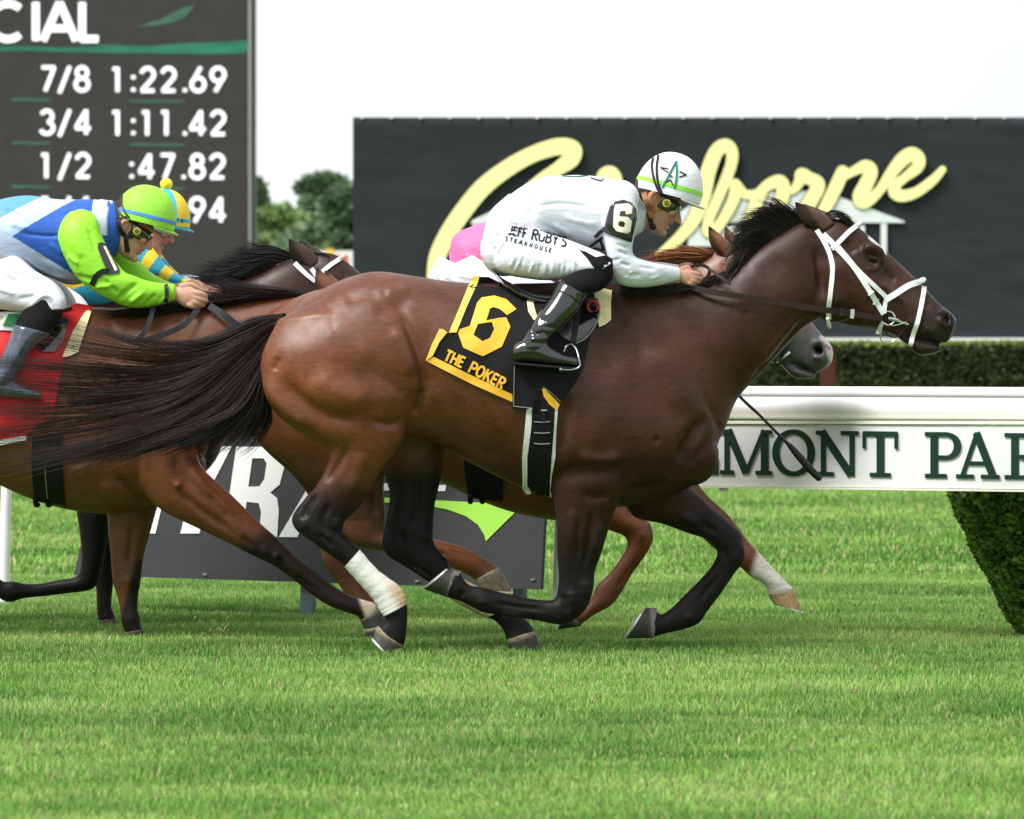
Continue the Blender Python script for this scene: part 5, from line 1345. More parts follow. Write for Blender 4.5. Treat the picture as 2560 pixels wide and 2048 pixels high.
# ================================================================== JOCKEYS
M_cloth = attr_mat('silks', 'coat', rough=0.5, spec=0.25, noise=0.03, nscale=20, bump=0.30, bscale=22, stretch=(1, 1, 2.2))
M_skin = attr_mat('skin', 'coat', rough=0.5, spec=0.3, noise=0.08, nscale=60, bump=0.08, bscale=200)
M_patent = mat('patent_leather', (0.008, 0.008, 0.009), 0.12, 0.6, coat=0.8)
M_black = mat('black_cloth', (0.009, 0.009, 0.010), 0.8, 0.08, bump=0.2, bscale=150)
M_strapb = mat('black_strap', (0.012, 0.012, 0.013), 0.5, 0.3)
M_tan = mat('tan_leather', (0.30, 0.12, 0.035), 0.5, 0.4, noise=0.15, nscale=40)
M_lens = mat('goggle_lens', (0.03, 0.026, 0.012), 0.06, 0.7, coat=0.6)
M_lensc = mat('goggle_clear', (0.42, 0.42, 0.42), 0.06, 0.7, coat=0.6)
M_yvent = mat('goggle_vent', (0.42, 0.40, 0.06), 0.35, 0.5)

def shrink(st, d):
    r = rowfix(st).copy()
    a = r[:, 0:2]; b = r[:, 2:4]; v_ = b - a; L = np.linalg.norm(v_, axis=1)[:, None] + 1e-9
    dd = np.minimum(d, L * .3)
    r[:, 0:2] = a + v_ / L * dd; r[:, 2:4] = b - v_ / L * dd; r[:, 4] = np.maximum(r[:, 4] - d, r[:, 4] * .4) if d > 0 else r[:, 4] - d
    return r

def grow(st, d): r = shrink(st, -d); return r

def remesh_part(name, board, lofts, balls, strokes, col, material, parent, vox=0.0045, smooth=10, raws=(), post=5, qmin=0):
    parts = [(board.w(v), f) for v, f in [loft(s, 6, 40) for s in lofts] + [ball(*b) for b in balls] + list(raws)]
    V, P = voxel_union(parts, vox)
    V = taubin(V, P, smooth)
    if strokes: V = sculpt(V, P, board, [(a_[0], a_[1], a_[2] * (1.9 if material is M_cloth else 1.0)) + tuple(a_[3:]) for a_ in strokes], qmin); V = taubin(V, P, post)
    C = col(board.inv(V), vnormals(V, P)) if callable(col) else np.repeat(np.array(col)[None], len(V), 0)
    return quad_obj(name, V, P, material, parent, C)

class HeadFrame:
    def __init__(self, c, phi, s, q=0, yaw=0.0):
        self.c = np.array(c, float); self.s = s; self.q = q
        self.f = np.array([math.cos(R(phi)), math.sin(R(phi))]); self.u = np.array([math.sin(R(phi)), -math.cos(R(phi))])
        self.yaw = yaw
    def p(self, x, h, q=0):
        cy, sy = math.cos(R(self.yaw)), math.sin(R(self.yaw))
        x, q = x * cy - q * sy, x * sy + q * cy
        p = self.c + self.s * (x * self.f + (h - 75) * self.u)
        return (p[0], p[1], self.q + q * self.s)
    def parts(self, mouth=0.0):
        prof = [(50, 22, 0, 13), (58, 2, 9, 25), (56, -12, 21, 33), (58, -22, 32, 38), (57, -36, 45, 42), (56, -46, 60, 46), (51, -51, 75, 47), (58, -53, 90, 48), (55, -52, 110, 48), (40, -42, 130, 38), (15, -20, 142, 16)]
        raws = []
        V, F = loft([(a, h, b, h, w, 0, -.12 if h < 60 else 0) for a, b, h, w in prof], 5, 36, .2)
        raws.append((V, F))
        raws.append(loft([(60, 86, 48, 80, 6, 0), (66, 70, 50, 66, 8, 0), (77, 56, 52, 54, 11, 0), (80, 50, 54, 47, 12, 0), (70, 44, 54, 42, 10, 0)], 4, 20))
        raws.append(ball(72, 49, 8, 7, 6, 6)); raws.append(ball(72, 49, -8, 7, 6, 6))
        raws.append(ball(59, 37, 0, 7, 4.5, 17)); raws.append(ball(57 - mouth * .3, 27 - mouth, 0, 7.5, 5, 15)); raws.append(ball(53, 9, 0, 11, 9, 14))
        raws.append(ball(46, 58, 27, 14, 11, 13)); raws.append(ball(46, 58, -27, 14, 11, 13))
        raws.append(ball(54, 88, 0, 8, 6, 34))
        for sg in (1, -1):
            raws.append(tube([(4, 80, 49 * sg), (-6, 76, 53 * sg), (-9, 66, 54 * sg), (-4, 54, 52 * sg), (3, 50, 48 * sg)], [4, 4.5, 5, 5, 4], 4, 10))
            raws.append(ball(-1, 66, 47 * sg, 8, 13, 4))
        out_ = []
        for V, F in raws:
            out_.append((np.array([self.p(*v) for v in V]), F))
        return out_

def hand(c, ang, s, q, flip=1, curl=1.0):
    """fist round a rein, back of the hand outward; c = wrist, ang = pointing angle in the picture"""
    ca, sa = math.cos(R(ang)), math.sin(R(ang))
    T = lambda P: np.array([(c[0] + s * (x * ca - y * sa), c[1] + s * (x * sa + y * ca), q + s * z * flip) for x, y, z in P])
    raws = []
    v, f = loft([(-14, -11, -14, 11, 9, 0), (0, -11, 0, 11, 9, 0), (12, -16, 12, 16, 11, 0), (28, -20, 28, 20, 12, 0), (40, -18, 42, 18, 10, 0)], 4, 22); raws.append((T(v), f))
    for y, L in ((-13, 1.0), (-4.5, 1.08), (4, 1.02), (12, .88)):
        v, f = tube([(34, y, 4), (46 * L, y * 1.05, 5), (57 * L, y * 1.02, -3), (58 * L, y * .98, -15), (47, y * .9, -20), (38, y * .9, -17)], [7, 6.6, 6.2, 5.8, 5.2, 4.6], 4, 12); raws.append((T(v), f))
    v, f = tube([(8, -13, 0), (20, -22, -6), (34, -24, -11), (46, -19, -14)], [8, 7, 6.2, 5], 4, 12); raws.append((T(v), f))
    return raws

def helmet(board, parent, c, ang, rx, ru, rq, q, col, band=None, segs=None, peak=True, pom=None, name='helmet'):
    ca, sa = math.cos(R(ang)), math.sin(R(ang))
    T = lambda P: np.array([(c[0] + x * ca + y * sa, c[1] + x * sa - y * ca, q + z) for x, y, z in P])
    m_, n_ = 56, 20; V = []; F = []
    def pt(az, el, g=1.0):
        sn, cs = math.sin(el), math.cos(el)
        x = rx * math.cos(az) * sn ** .92 * g; z = rq * math.sin(az) * sn ** .92 * g; y = ru * cs * g
        return (x, y, z)
    rim = math.pi * .5 + .10
    for i in range(n_ + 1):
        for j in range(m_): V.append(pt(2 * math.pi * j / m_, max(1e-3, rim * i / n_)))
    for i in range(n_ + 1):       # inner skin
        for j in range(m_): V.append(pt(2 * math.pi * j / m_, max(1e-3, rim * i / n_), .95))
    K = (n_ + 1) * m_
    for i in range(n_):
        for j in range(m_):
            a, b, c_, d = i * m_ + j, i * m_ + (j + 1) % m_, (i + 1) * m_ + (j + 1) % m_, (i + 1) * m_ + j
            F.append((a, b, c_, d)); F.append((K + a, K + d, K + c_, K + b))
    for j in range(m_): F.append((n_ * m_ + j, n_ * m_ + (j + 1) % m_, K + n_ * m_ + (j + 1) % m_, K + n_ * m_ + j))
    o = mesh_obj(name, board.w(T(V)), F, M_cloth, parent)
    L = np.array(V); az = np.arctan2(L[:, 2] / rq, L[:, 0] / rx)
    C = np.repeat(np.array(col)[None], len(L), 0)
    if segs is not None:
        sidx = (np.floor((az + 2 * math.pi + .10) / (2 * math.pi) * 6).astype(int) % 2).astype(bool)
        C[sidx] = segs
    set_color(o.data, 'coat', C)
    if band is not None:      # ribbon round the shell
        bw, bc, h0 = band
        Vb = []; mb = 64
        for k, (el_, g) in enumerate(((h0 - bw, 1.012), (h0, 1.016), (h0 + bw, 1.016), (h0 + bw, .99), (h0 - bw, .99))):
            for j in range(mb): Vb.append(pt(2 * math.pi * j / mb, el_, g))
        Fb = [(i * mb + j, i * mb + (j + 1) % mb, ((i + 1) % 5) * mb + (j + 1) % mb, ((i + 1) % 5) * mb + j) for i in range(5) for j in range(mb)]
        ob = mesh_obj('band', board.w(T(Vb)), Fb, M_cloth, o); set_color(ob.data, 'coat', bc)
    if peak:
        Vp = []; ka = 18
        for k in range(ka + 1):
            a = -1.15 + 2.3 * k / ka; e = math.cos(a / 1.15 * math.pi / 2)
            for g, dy in ((.93, 0), (1.0 + .17 * e, -7 * e)):
                x, y, z = pt(a, rim, 1.0); Vp.append((x * g, y + dy, z * (g if g < 1 else 1.0)))
        Fp = [(2 * k, 2 * k + 1, 2 * k + 3, 2 * k + 2) for k in range(ka)]
        Vp, Fp = thick(np.array(Vp), Fp, (0, -3.5, 0))
        op = mesh_obj('peak', board.w(T(Vp)), Fp, M_cloth, o); set_color(op.data, 'coat', segs if segs is not None else col)
    if pom is not None:
        v, f = ball(0, ru + 11, 0, 16, 15, 16); op = mesh_obj('pompom', board.w(T(v)), f, M_cloth, o); set_color(op.data, 'coat', pom)
    # dark liner and padding under the rim
    Vl = [pt(2 * math.pi * j / m_, rim - .05 + .045 * i, .945) for i in range(3) for j in range(m_)]
    Fl = [(i * m_ + j, i * m_ + (j + 1) % m_, (i + 1) * m_ + (j + 1) % m_, (i + 1) * m_ + j) for i in range(2) for j in range(m_)]
    mesh_obj('liner', board.w(T(Vl)), Fl, M_strapb, o)
    return o

def goggles(board, parent, hf, lens, vent=True, strapm=None):
    V = []; rows = 7; cols = 30
    for i in range(rows):
        t = i / (rows - 1); hgt = 55 + 27 * t; bul = math.sin(math.pi * t) ** .6
        for j in range(cols):
            a = R(-84 + 168 * j / (cols - 1)); dip = 5 * math.exp(-(a / .22) ** 2) * (1 - t)
            V.append(hf.p(6 + (54 + 7 * bul) * math.cos(a) ** .8 if math.cos(a) > 0 else 6, hgt + dip, (51 + 4 * bul) * math.sin(a)))
    F = [(i * cols + j, i * cols + j + 1, (i + 1) * cols + j + 1, (i + 1) * cols + j) for i in range(rows - 1) for j in range(cols - 1)]
    o = mesh_obj('goggles', board.w(np.array(V)), F, lens, parent)
    for r_ in (0, rows - 1):     # rim beads
        pts = [V[r_ * cols + j] for j in range(cols)]
        v, f = tube(pts, 1.8, 2, 8); mesh_obj('rim', board.w(v), f, M_lens if lens is not M_lens else M_strapb, o)
    if vent:
        for sg in (1, -1):
            c = np.array(hf.p(31, 69, 54 * sg))
            for rr, mm, dz in ((10.5, M_yvent, 0), (6.5, mat('vent_centre', (.10, .095, .012), .3), 1.6)):
                v, f = tube([c + (0, 0, (-3) * sg), c + (0, 0, (2.5 + dz) * sg)], rr * hf.s / 1.15, 1, 22, dome=.15); mesh_obj('vent', board.w(v), f, mm, o)
    return o

def skin_col(base=(.50, .27, .19), hf=None):
    base = np.array(base)
    def f(p, N):
        c = np.repeat(base[None], len(p), 0)
        if hf is not None:
            L = (p[:, :2] - hf.c) / hf.s; lx = L @ hf.f; lh = L @ hf.u + 75
            hair_ = (ramp(-lx, 10, 18) * ramp(lh, 38, 48) * ramp(lh, 30, 40))[:, None] * (np.abs(p[:, 2] - hf.q) < 60 * hf.s)[:, None]
            c = c * (1 - hair_) + np.array((.03, .018, .012)) * hair_
            for (x, h, w, col) in ((59, 37, 6, (.42, .15, .13)), (57, 27, 6, (.42, .15, .13)), (78, 50, 9, (.56, .24, .18)), (-2, 66, 13, (.56, .24, .18)), (45, 57, 16, (.54, .26, .19))):
                q = np.array(hf.p(x, h)); d = np.hypot(p[:, 0] - q[0], p[:, 1] - q[1])
                k = (np.exp(-(d / (w * hf.s)) ** 2) * .8)[:, None]; c = c * (1 - k) + np.array(col) * k
        return c
    return f

def decal_text(text, x, y, h, ang, weight, bvh, board, material, parent, track=.1, lift=1.2, wscale=1.0, bend=0.0, name='letter'):
    ca, sa = math.cos(R(ang)), math.sin(R(ang)); adv = 0.0
    for ch in text:
        if ch == ' ': adv += h * .32; continue
        w, sts = SANS[ch]; parts = []
        for i, st_ in enumerate(sts):
            P = np.array([(adv + a * h * wscale, b * h) for a, b in st_], float)
            if len(P) == 2: P = P[0] + (P[1] - P[0]) * np.linspace(0, 1, 5)[:, None]
            P = np.stack([x + P[:, 0] * ca + P[:, 1] * sa, y + P[:, 0] * sa - P[:, 1] * ca], 1)
            if bend: P[:, 1] += bend * ((P[:, 0] - x) / 100.0) ** 2
            A, B_ = ribbon2d_raw(P, weight); rows = []
            for a, b in zip(A, B_):
                qa, qb = cast(bvh, board, *a), cast(bvh, board, *b)
                qs_ = [z for z in (qa, qb) if z is not None] or [60]
                q_ = max(qs_) + lift + i * .12
                rows.append((a[0], a[1], q_)); rows.append((b[0], b[1], q_))
            k = len(rows) // 2
            parts.append(thick(np.array(rows), [(2 * j, 2 * j + 1, 2 * j + 3, 2 * j + 2) for j in range(k - 1)], (0, 0, -1.0)))
        v, f = join(parts); mesh_obj(name, board.w(v), f, material, parent, smooth=False)
        adv += (w * wscale + track) * h

# ------------------------------------------------------------------ jockey in white on the leading horse
J1 = empty('person', B1.pt(1400, 915), 'crouching jockey in white silks and white helmet with armband number six', 'person')
TOR = [(1210, 588, 1240, 668, 45, 0), (1226, 534, 1300, 688, 76, 0), (1275, 487, 1345, 645, 80, 0), (1340, 449, 1392, 604, 78, 0), (1420, 438, 1450, 618, 84, 0), (1500, 442, 1510, 632, 92, 0), (1556, 456, 1556, 622, 90, 0), (1598, 476, 1588, 590, 58, 0)]
NCK = [(1575, 470, 1575, 600, 50, 0), (1600, 480, 1612, 575, 42, 0), (1625, 478, 1640, 560, 38, 0)]
ARMN = [(1500, 470, 1590, 490, 34, 72), (1503, 530, 1592, 540, 38, 88), (1507, 590, 1584, 590, 34, 92), (1516, 640, 1577, 632, 31, 92), (1527, 682, 1590, 646, 30, 90), (1552, 713, 1620, 656, 28, 84), (1600, 720, 1650, 662, 26, 74), (1650, 714, 1676, 666, 21, 60), (1698, 702, 1698, 671, 15, 46)]
ARMF = [(1505, 480, 1590, 490, 34, -72), (1510, 560, 1592, 560, 36, -90), (1520, 640, 1584, 630, 31, -92), (1545, 690, 1620, 650, 29, -86), (1610, 702, 1660, 655, 25, -66), (1690, 694, 1700, 662, 16, -40)]
THN = [(1225, 560, 1300, 650, 55, 40), (1235, 590, 1330, 575, 55, 62), (1240, 672, 1365, 585, 56, 78), (1330, 697, 1420, 602, 54, 96), (1400, 698, 1470, 622, 48, 114), (1440, 690, 1510, 640, 44, 128), (1478, 690, 1528, 660, 38, 136)]
SHN = [(1480, 648, 1530, 668, 34, 134), (1455, 665, 1528, 700, 33, 142), (1425, 690, 1500, 728, 34, 152), (1400, 705, 1462, 742, 34, 162), (1372, 750, 1438, 782, 34, 174), (1345, 790, 1405, 816, 30, 186), (1318, 836, 1372, 850, 26, 194), (1294, 868, 1368, 872, 25, 198)]
def mirror_q(st): r = rowfix(st).copy(); r[:, 5] *= -1; return r
FOOT = [(1286, 862, 1282, 900, 22, 196), (1306, 850, 1292, 908, 26, 196), (1342, 846, 1322, 908, 27, 197), (1376, 868, 1362, 911, 25, 198), (1408, 884, 1402, 915, 26, 199), (1434, 892, 1434, 918, 24, 200), (1450, 902, 1450, 917, 15, 200)]
hf1 = HeadFrame((1637, 488), 28, 1.12, 4)
hnd = hand((1690, 686), 16, 1.0, 44) + hand((1690, 678), 16, 1.0, -38, flip=-1)
J1body = remesh_part('body', B1, [shrink(TOR, 9), NCK, shrink(ARMN, 6), shrink(ARMF, 6), shrink(THN, 8), shrink(mirror_q(THN), 8), shrink(SHN, 8), shrink(mirror_q(SHN), 8)], [], None, skin_col((.47, .235, .165), hf1), M_skin, J1, 0.0034, 4, raws=hf1.parts(3.0) + hnd)
white = lambda p, N: np.repeat(np.array([[.68, .70, .78]]), len(p), 0)
fold = lambda pts, w, d: (pts, w, d)
sh_str = [fold([(1300, 500), (1330, 490), (1380, 500)], 7, 1.6), fold([(1400, 540), (1460, 560), (1500, 560)], 7, 1.6), fold([(1350, 560), (1400, 585)], 4, -1.6), fold([(1536, 610), (1560, 622), (1580, 618)], 4, -1.8), fold([(1590, 668), (1640, 676)], 4, -1.5), fold([(1560, 700), (1580, 680)], 4, 1.6), fold([(1450, 450), (1440, 500)], 9, -1.4), fold([(1330, 520), (1400, 512), (1480, 522)], 5, -2.0), fold([(1520, 480), (1512, 520), (1506, 560)], 6, -3), fold([(1510, 600), (1480, 612)], 5, -3), fold([(1560, 690), (1600, 690)], 5, -2), fold([(1545, 660), (1575, 668)], 4, -2), fold([(1350, 470), (1330, 520), (1325, 560)], 10, -2.5),
          fold([(1380, 560), (1430, 590)], 6, 2), fold([(1540, 630), (1570, 640)], 4, -2.5), fold([(1620, 700), (1650, 690)], 4, 1.5), fold([(1470, 470), (1500, 500)], 10, 2), fold([(1590, 500), (1600, 560)], 4, -2), fold([(1600, 505), (1610, 555)], 3, 1.5), fold([(1525, 655), (1550, 650)], 4, -2), fold([(1440, 560), (1500, 590)], 8, -2)]
shirt1 = remesh_part('shirt', B1, [TOR, [(1575, 470, 1572, 600, 54, 0), (1600, 480, 1605, 580, 48, 0), (1612, 492, 1619, 562, 44, 0)], ARMN, ARMF], [(1548, 500, 62, 50, 48, 44, 0), (1548, 505, -62, 50, 48, 44, 0)], sh_str, white, M_cloth, J1, 0.0042, 10)
tr_str = [fold([(1300, 560), (1330, 585), (1400, 600), (1460, 622)], 5, -2.2), fold([(1365, 655), (1360, 694)], 3.5, 1.8), fold([(1400, 660), (1396, 694)], 3.5, -1.8), fold([(1215, 590), (1212, 640)], 5, -1.5), fold([(1256, 600), (1236, 632)], 3.5, -1.8), fold([(1300, 655), (1286, 684)], 3, 2), fold([(1440, 612), (1470, 640)], 4, -2), fold([(1225, 600), (1245, 625)], 5, 2), fold([(1290, 640), (1275, 672)], 4, 2), fold([(1310, 645), (1297, 680)], 4, -1.6), fold([(1335, 655), (1322, 690)], 3.5, 2), fold([(1350, 660), (1345, 690)], 3.5, -1.6), fold([(1385, 650), (1378, 692)], 4, 1.6), fold([(1250, 585), (1225, 620)], 4, -2), fold([(1265, 598), (1240, 640)], 4, 2),
          fold([(1420, 625), (1410, 690)], 4, -2), fold([(1435, 640), (1432, 690)], 4, 2), fold([(1290, 570), (1320, 600), (1360, 612)], 7, -2.5), fold([(1270, 560), (1300, 570)], 5, -2), fold([(1405, 640), (1450, 668)], 4, 1.5)]
trous1 = remesh_part('trousers', B1, [grow(rowfix(TOR)[:3], 4), THN, mirror_q(THN)], [(1262, 625, 40, 62, 66, 60, 0), (1262, 625, -40, 62, 66, 60, 0)], tr_str, white, M_cloth, J1, 0.0042, 10)
def split_knee(st, a, b): return crom(rowfix(st), 6)[a:b]
sock1 = remesh_part('sock', B1, [crom(rowfix(SHN), 6)[0:24]], [], None, (.010, .010, .011), M_black, J1, 0.005, 6)
bst = [fold([(1330, 838), (1365, 832)], 6, -4), fold([(1318, 850), (1372, 846)], 5, 4), fold([(1305, 842), (1330, 826)], 5, 3), fold([(1350, 818), (1395, 822)], 5, -3), fold([(1345, 800), (1370, 806)], 8, -3)]
bootl = crom(rowfix(SHN), 6)[18:]; bootl = bootl.copy(); bootl[:, 4] += 3; bootl[:, 0] -= 2; bootl[:, 2] += 2
for sg in (1, -1):
    bl, ft = (bootl, FOOT) if sg > 0 else (mirror_q(bootl), mirror_q(FOOT))
    bt = remesh_part('boot', B1, [bl, ft], [], bst if sg > 0 else None, (.008, .008, .009), M_patent, J1, 0.0042, 8, qmin=60)
    v, f = loft([(1280, 904, 1284, 912, 24, 197 * sg), (1320, 908, 1320, 917, 27, 198 * sg), (1400, 914, 1400, 923, 26, 199 * sg), (1444, 916, 1444, 923, 16, 200 * sg)], 4, 20); mesh_obj('sole', B1.w(v), f, M_strapb, bt)
    if sg > 0:
        for dx, dy in ((0, 0), (-14, 22)):
            pts = [(1402 + dx, 706 + dy), (1432 + dx, 716 + dy), (1466 + dx, 742 + dy)]
            strap('welt', pts, 4, bvh_of(bt), B1, M_patent, bt, lift=1.0, thk=2)
bv_sh = bvh_of(shirt1); bv_tr = bvh_of(trous1); bv_hd = bvh_of(J1body)
# armband number
band = patch('armband', [[(1507, 580), (1514, 545), (1522, 520), (1534, 508), (1556, 503), (1576, 510), (1588, 526), (1590, 548), (1584, 578), (1578, 602), (1545, 592)]], bv_sh, B1, M_patent, J1, step=7, lift=2.5, thk=3)
six = [[(1536, 515), (1568, 512), (1579, 520), (1577, 538), (1562, 540), (1560, 531), (1548, 532), (1545, 545), (1566, 546), (1577, 556), (1573, 583), (1564, 588), (1538, 581), (1530, 570), (1532, 530)], [(1546, 556), (1557, 558), (1560, 563), (1557, 572), (1546, 570), (1542, 564)]]
M_num = mat('number_cream', lin(250, 240, 218), 0.6, 0.3)
bv_b = bvh_of(band)
patch('number', six, bv_b, B1, M_num, band, step=6, lift=1.5, thk=1.5)
strap('armband_strap', [(1503, 574), (1520, 584), (1548, 594), (1578, 604)], 11, bv_sh, B1, M_strapb, band, lift=1.6, thk=2)
strap('armband_strap', [(1486, 596), (1500, 582), (1510, 578)], 9, bv_sh, B1, M_strapb, band, lift=1.4, thk=2)
# sponsor name on the trousers
M_ink = mat('ink_black', (0.012, 0.012, 0.014), 0.6, 0.2)
bv_sp = bvh_of(trous1, shirt1)
decal_text('JEFF', 1270, 589, 24, 11, 4.0, bv_sp, B1, M_ink, trous1, track=.06, wscale=.80)
decal_text("RUBY'S", 1326, 601, 28, 13, 4.2, bv_sp, B1, M_ink, trous1, track=.02, wscale=.92)
decal_text('STEAKHOUSE', 1262, 603, 10.5, 15.5, 2.0, bv_sp, B1, M_ink, trous1, track=.52, wscale=1.0)
M_teal = mat('ink_teal', lin(40, 120, 108), 0.6, 0.2)
strap('shirt_mark', [(1405, 441), (1440, 442.5), (1470, 440)], 3.2, bv_sh, B1, M_teal, shirt1, lift=1.2, thk=1)
strap('shirt_mark', [(1476, 446), (1503, 454), (1508, 445)], 3.6, bv_sh, B1, M_ink, shirt1, lift=1.2, thk=1, n=2)
strap('shirt_mark', [(1474, 618), (1492, 606), (1504, 596)], 6, bv_sh, B1, M_ink, shirt1, lift=1.4, thk=1)
strap('shirt_mark', [(1482, 622), (1496, 624), (1508, 628)], 4, bv_sh, B1, M_ink, shirt1, lift=1.4, thk=1)
strap('shirt_mark', [(1498, 600), (1503, 612), (1508, 626)], 6, bv_sh, B1, M_ink, shirt1, lift=1.6, thk=1)
patch('knee_panel', [[(1446, 628), (1462, 632), (1486, 646), (1512, 641), (1528, 650), (1530, 668), (1500, 690), (1478, 668), (1464, 648)]], bv_tr, B1, M_black, trous1, step=8, lift=1.2, thk=1.5)
# helmet, goggles, harness
hel1 = helmet(B1, J1, (1671, 480), 15, 85, 100, 70, 4, (.74, .75, .80), band=(.055, (.30, .72, .07), 1.42))
bv_he = bvh_of(hel1)
for pts, wd, mm in (([(1690, 404), (1676, 430), (1661, 458), (1654, 472)], 5.0, M_teal), ([(1689, 405), (1690, 430), (1688, 455), (1684, 474)], 5.0, M_teal),
                    ([(1668, 434), (1649, 421), (1668, 424)], 3.2, M_ink), ([(1697, 431), (1714, 440), (1696, 445)], 3.2, M_ink), ([(1659, 461), (1674, 452), (1680, 466)], 3.2, M_ink), ([(1673, 443), (1679, 444)], 5, M_teal)):
    A = []
    segs_ = [pts] if mm is M_teal else [pts[:2], pts[1:]]
    for sgm in segs_: strap('emblem', sgm, wd, bv_he, B1, mm, hel1, lift=1.2, thk=1.2, n=3)
for pts in ([(1632, 394), (1628, 420), (1634, 455), (1645, 482)], [(1645, 388), (1640, 420), (1642, 455), (1652, 486)]):
    strap('helmet_strap', pts, 6, bv_he, B1, M_strapb, hel1, lift=2, thk=2)
gog1 = goggles(B1, J1, hf1, M_lens)
strap('goggle_strap', [(1648, 480), (1656, 492), (1668, 505)], 9, bv_hd, B1, M_strapb, gog1, lift=3, thk=2)
strap('harness', [(1608, 482), (1614, 510), (1622, 528), (1630, 545)], 13, bv_hd, B1, M_tan, hel1, lift=2, thk=3)
strap('harness', [(1655, 500), (1644, 518), (1630, 528)], 15, bv_hd, B1, M_tan, hel1, lift=2.5, thk=3)
strap('harness', [(1622, 526), (1624, 550), (1630, 572)], 12, bv_hd, B1, M_strapb, hel1, lift=2.5, thk=4)
v, f = ball(1632, 568, 20, 10, 9, 26); mesh_obj('chin_cup', B1.w(v), f, M_strapb, hel1)

# ------------------------------------------------------------------ jockey in pink behind
J2 = empty('person', B2.pt(1300, 900), 'jockey in pink jacket and white trousers mostly hidden behind the white-clad jockey', 'person')
dx2, dy2 = -118, 62
def sh(st, dx, dy, sq=1.0): r = rowfix(st).copy(); r[:, [0, 2]] += dx; r[:, [1, 3]] += dy; r[:, 4:6] *= sq; return r
hf2 = HeadFrame((1637 + dx2 - 78, 488 + dy2 + 36), 28, 1.08, 0)
pink = lambda p, N: np.repeat(np.array([[.80, .15, .33]]), len(p), 0)
TOR2 = [(1122, 640, 1160, 700, 50, 0), (1134, 590, 1200, 720, 80, 0), (1180, 566, 1240, 715, 84, 0), (1240, 548, 1300, 700, 84, 0), (1320, 545, 1350, 700, 88, 0), (1395, 556, 1405, 700, 92, 0), (1450, 575, 1450, 690, 84, 0), (1490, 600, 1485, 665, 52, 0)]
THN2 = [(1100, 640, 1200, 700, 55, 50), (1075, 690, 1180, 640, 56, 66), (1090, 736, 1220, 660, 56, 84), (1180, 758, 1290, 672, 52, 100), (1260, 762, 1350, 690, 46, 112), (1320, 762, 1392, 712, 40, 120)]
SHN2 = sh(SHN, -130, 60, .86)
ARM2 = sh(ARMN, -112, 100, .9)
hand2 = hand((1690 - 112, 788), 14, .95, 40) + hand((1578, 782), 14, .95, -36, flip=-1)
J2b = remesh_part('body', B2, [shrink(TOR2, 8), sh(NCK, -170, 112), shrink(ARM2, 6), shrink(mirror_q(ARM2), 6), shrink(THN2, 8), shrink(mirror_q(THN2), 8), shrink(SHN2, 8), shrink(mirror_q(SHN2), 8)], [], None, skin_col(), M_skin, J2, 0.006, 4, raws=hf2.parts() + hand2)
pj = [fold([(1150, 700), (1200, 690), (1240, 692)], 4, -3), fold([(1160, 640), (1200, 650)], 6, 2), fold([(1130, 655), (1180, 690)], 5, 2)]
remesh_part('jacket', B2, [TOR2, ARM2, mirror_q(ARM2)], [], pj, pink, M_cloth, J2, 0.005, 10)
remesh_part('trousers', B2, [THN2, mirror_q(THN2)], [(1126, 706, 40, 56, 40, 58, 0), (1126, 706, -40, 56, 40, 58, 0)], [fold([(1110, 700), (1150, 720)], 4, -2), fold([(1140, 690), (1190, 700)], 4, 2), fold([(1220, 740), (1300, 750)], 5, 2), fold([(1090, 680), (1110, 710)], 4, 2)], white, M_cloth, J2, 0.005, 10)
for sg in (1, -1):
    bl = bootl.copy(); bl[:, [0, 2]] -= 130; bl[:, [1, 3]] += 60; bl[:, 4:6] *= .86; bl[:, 5] *= sg
    ft = sh(FOOT, -130, 60, .86); ft[:, 5] *= sg
    remesh_part('boot', B2, [bl, ft], [], None, (.01, .01, .01), M_patent, J2, 0.006, 6)
helmet(B2, J2, (1671 + dx2 - 82, 480 + dy2 + 36), 15, 80, 92, 66, 0, (.86, .10, .36), band=(.05, (.8, .8, .8), 1.42))
goggles(B2, J2, hf2, M_lens)

# ------------------------------------------------------------------ jockey in blue and lime green
J3 = empty('person', B3.pt(60, 900), 'jockey in blue vest with lime green sleeves and lime helmet at the left', 'person')
TOR3 = [(-110, 640, -70, 720, 55, 0), (-85, 560, -20, 735, 82, 0), (-30, 510, 40, 700, 88, 0), (60, 489, 110, 690, 92, 0), (150, 499, 170, 712, 96, 0), (225, 498, 225, 700, 92, 0), (275, 505, 265, 650, 64, 0)]
NCK3 = [(250, 500, 255, 650, 52, 0), (285, 505, 300, 632, 44, 0), (310, 520, 335, 620, 38, 0)]
ARMN3 = [(180, 532, 236, 532, 24, 66), (162, 556, 250, 552, 36, 80), (153, 596, 262, 590, 42, 92), (170, 645, 288, 640, 42, 98), (205, 700, 318, 680, 40, 100), (260, 738, 345, 692, 38, 98), (325, 768, 370, 702, 34, 90), (385, 768, 400, 708, 30, 78), (442, 752, 440, 712, 20, 62)]
ARMF3 = [(170, 545, 250, 545, 36, -74), (225, 640, 306, 622, 38, -90), (280, 690, 345, 656, 36, -88), (335, 718, 378, 684, 31, -76), (392, 738, 424, 706, 24, -56), (440, 744, 462, 714, 18, -40)]
THN3 = [(-110, 640, 0, 700, 60, 40), (-100, 700, 40, 640, 62, 66), (-60, 760, 100, 680, 62, 90), (20, 775, 150, 710, 54, 110), (80, 785, 176, 745, 46, 124), (110, 782, 178, 772, 40, 130)]
SHN3 = [(80, 740, 172, 762, 40, 128), (72, 775, 168, 790, 42, 136), (55, 805, 145, 830, 42, 148), (40, 850, 105, 862, 38, 160), (22, 892, 80, 900, 33, 172), (4, 930, 60, 940, 28, 180), (-8, 955, 50, 960, 26, 182)]
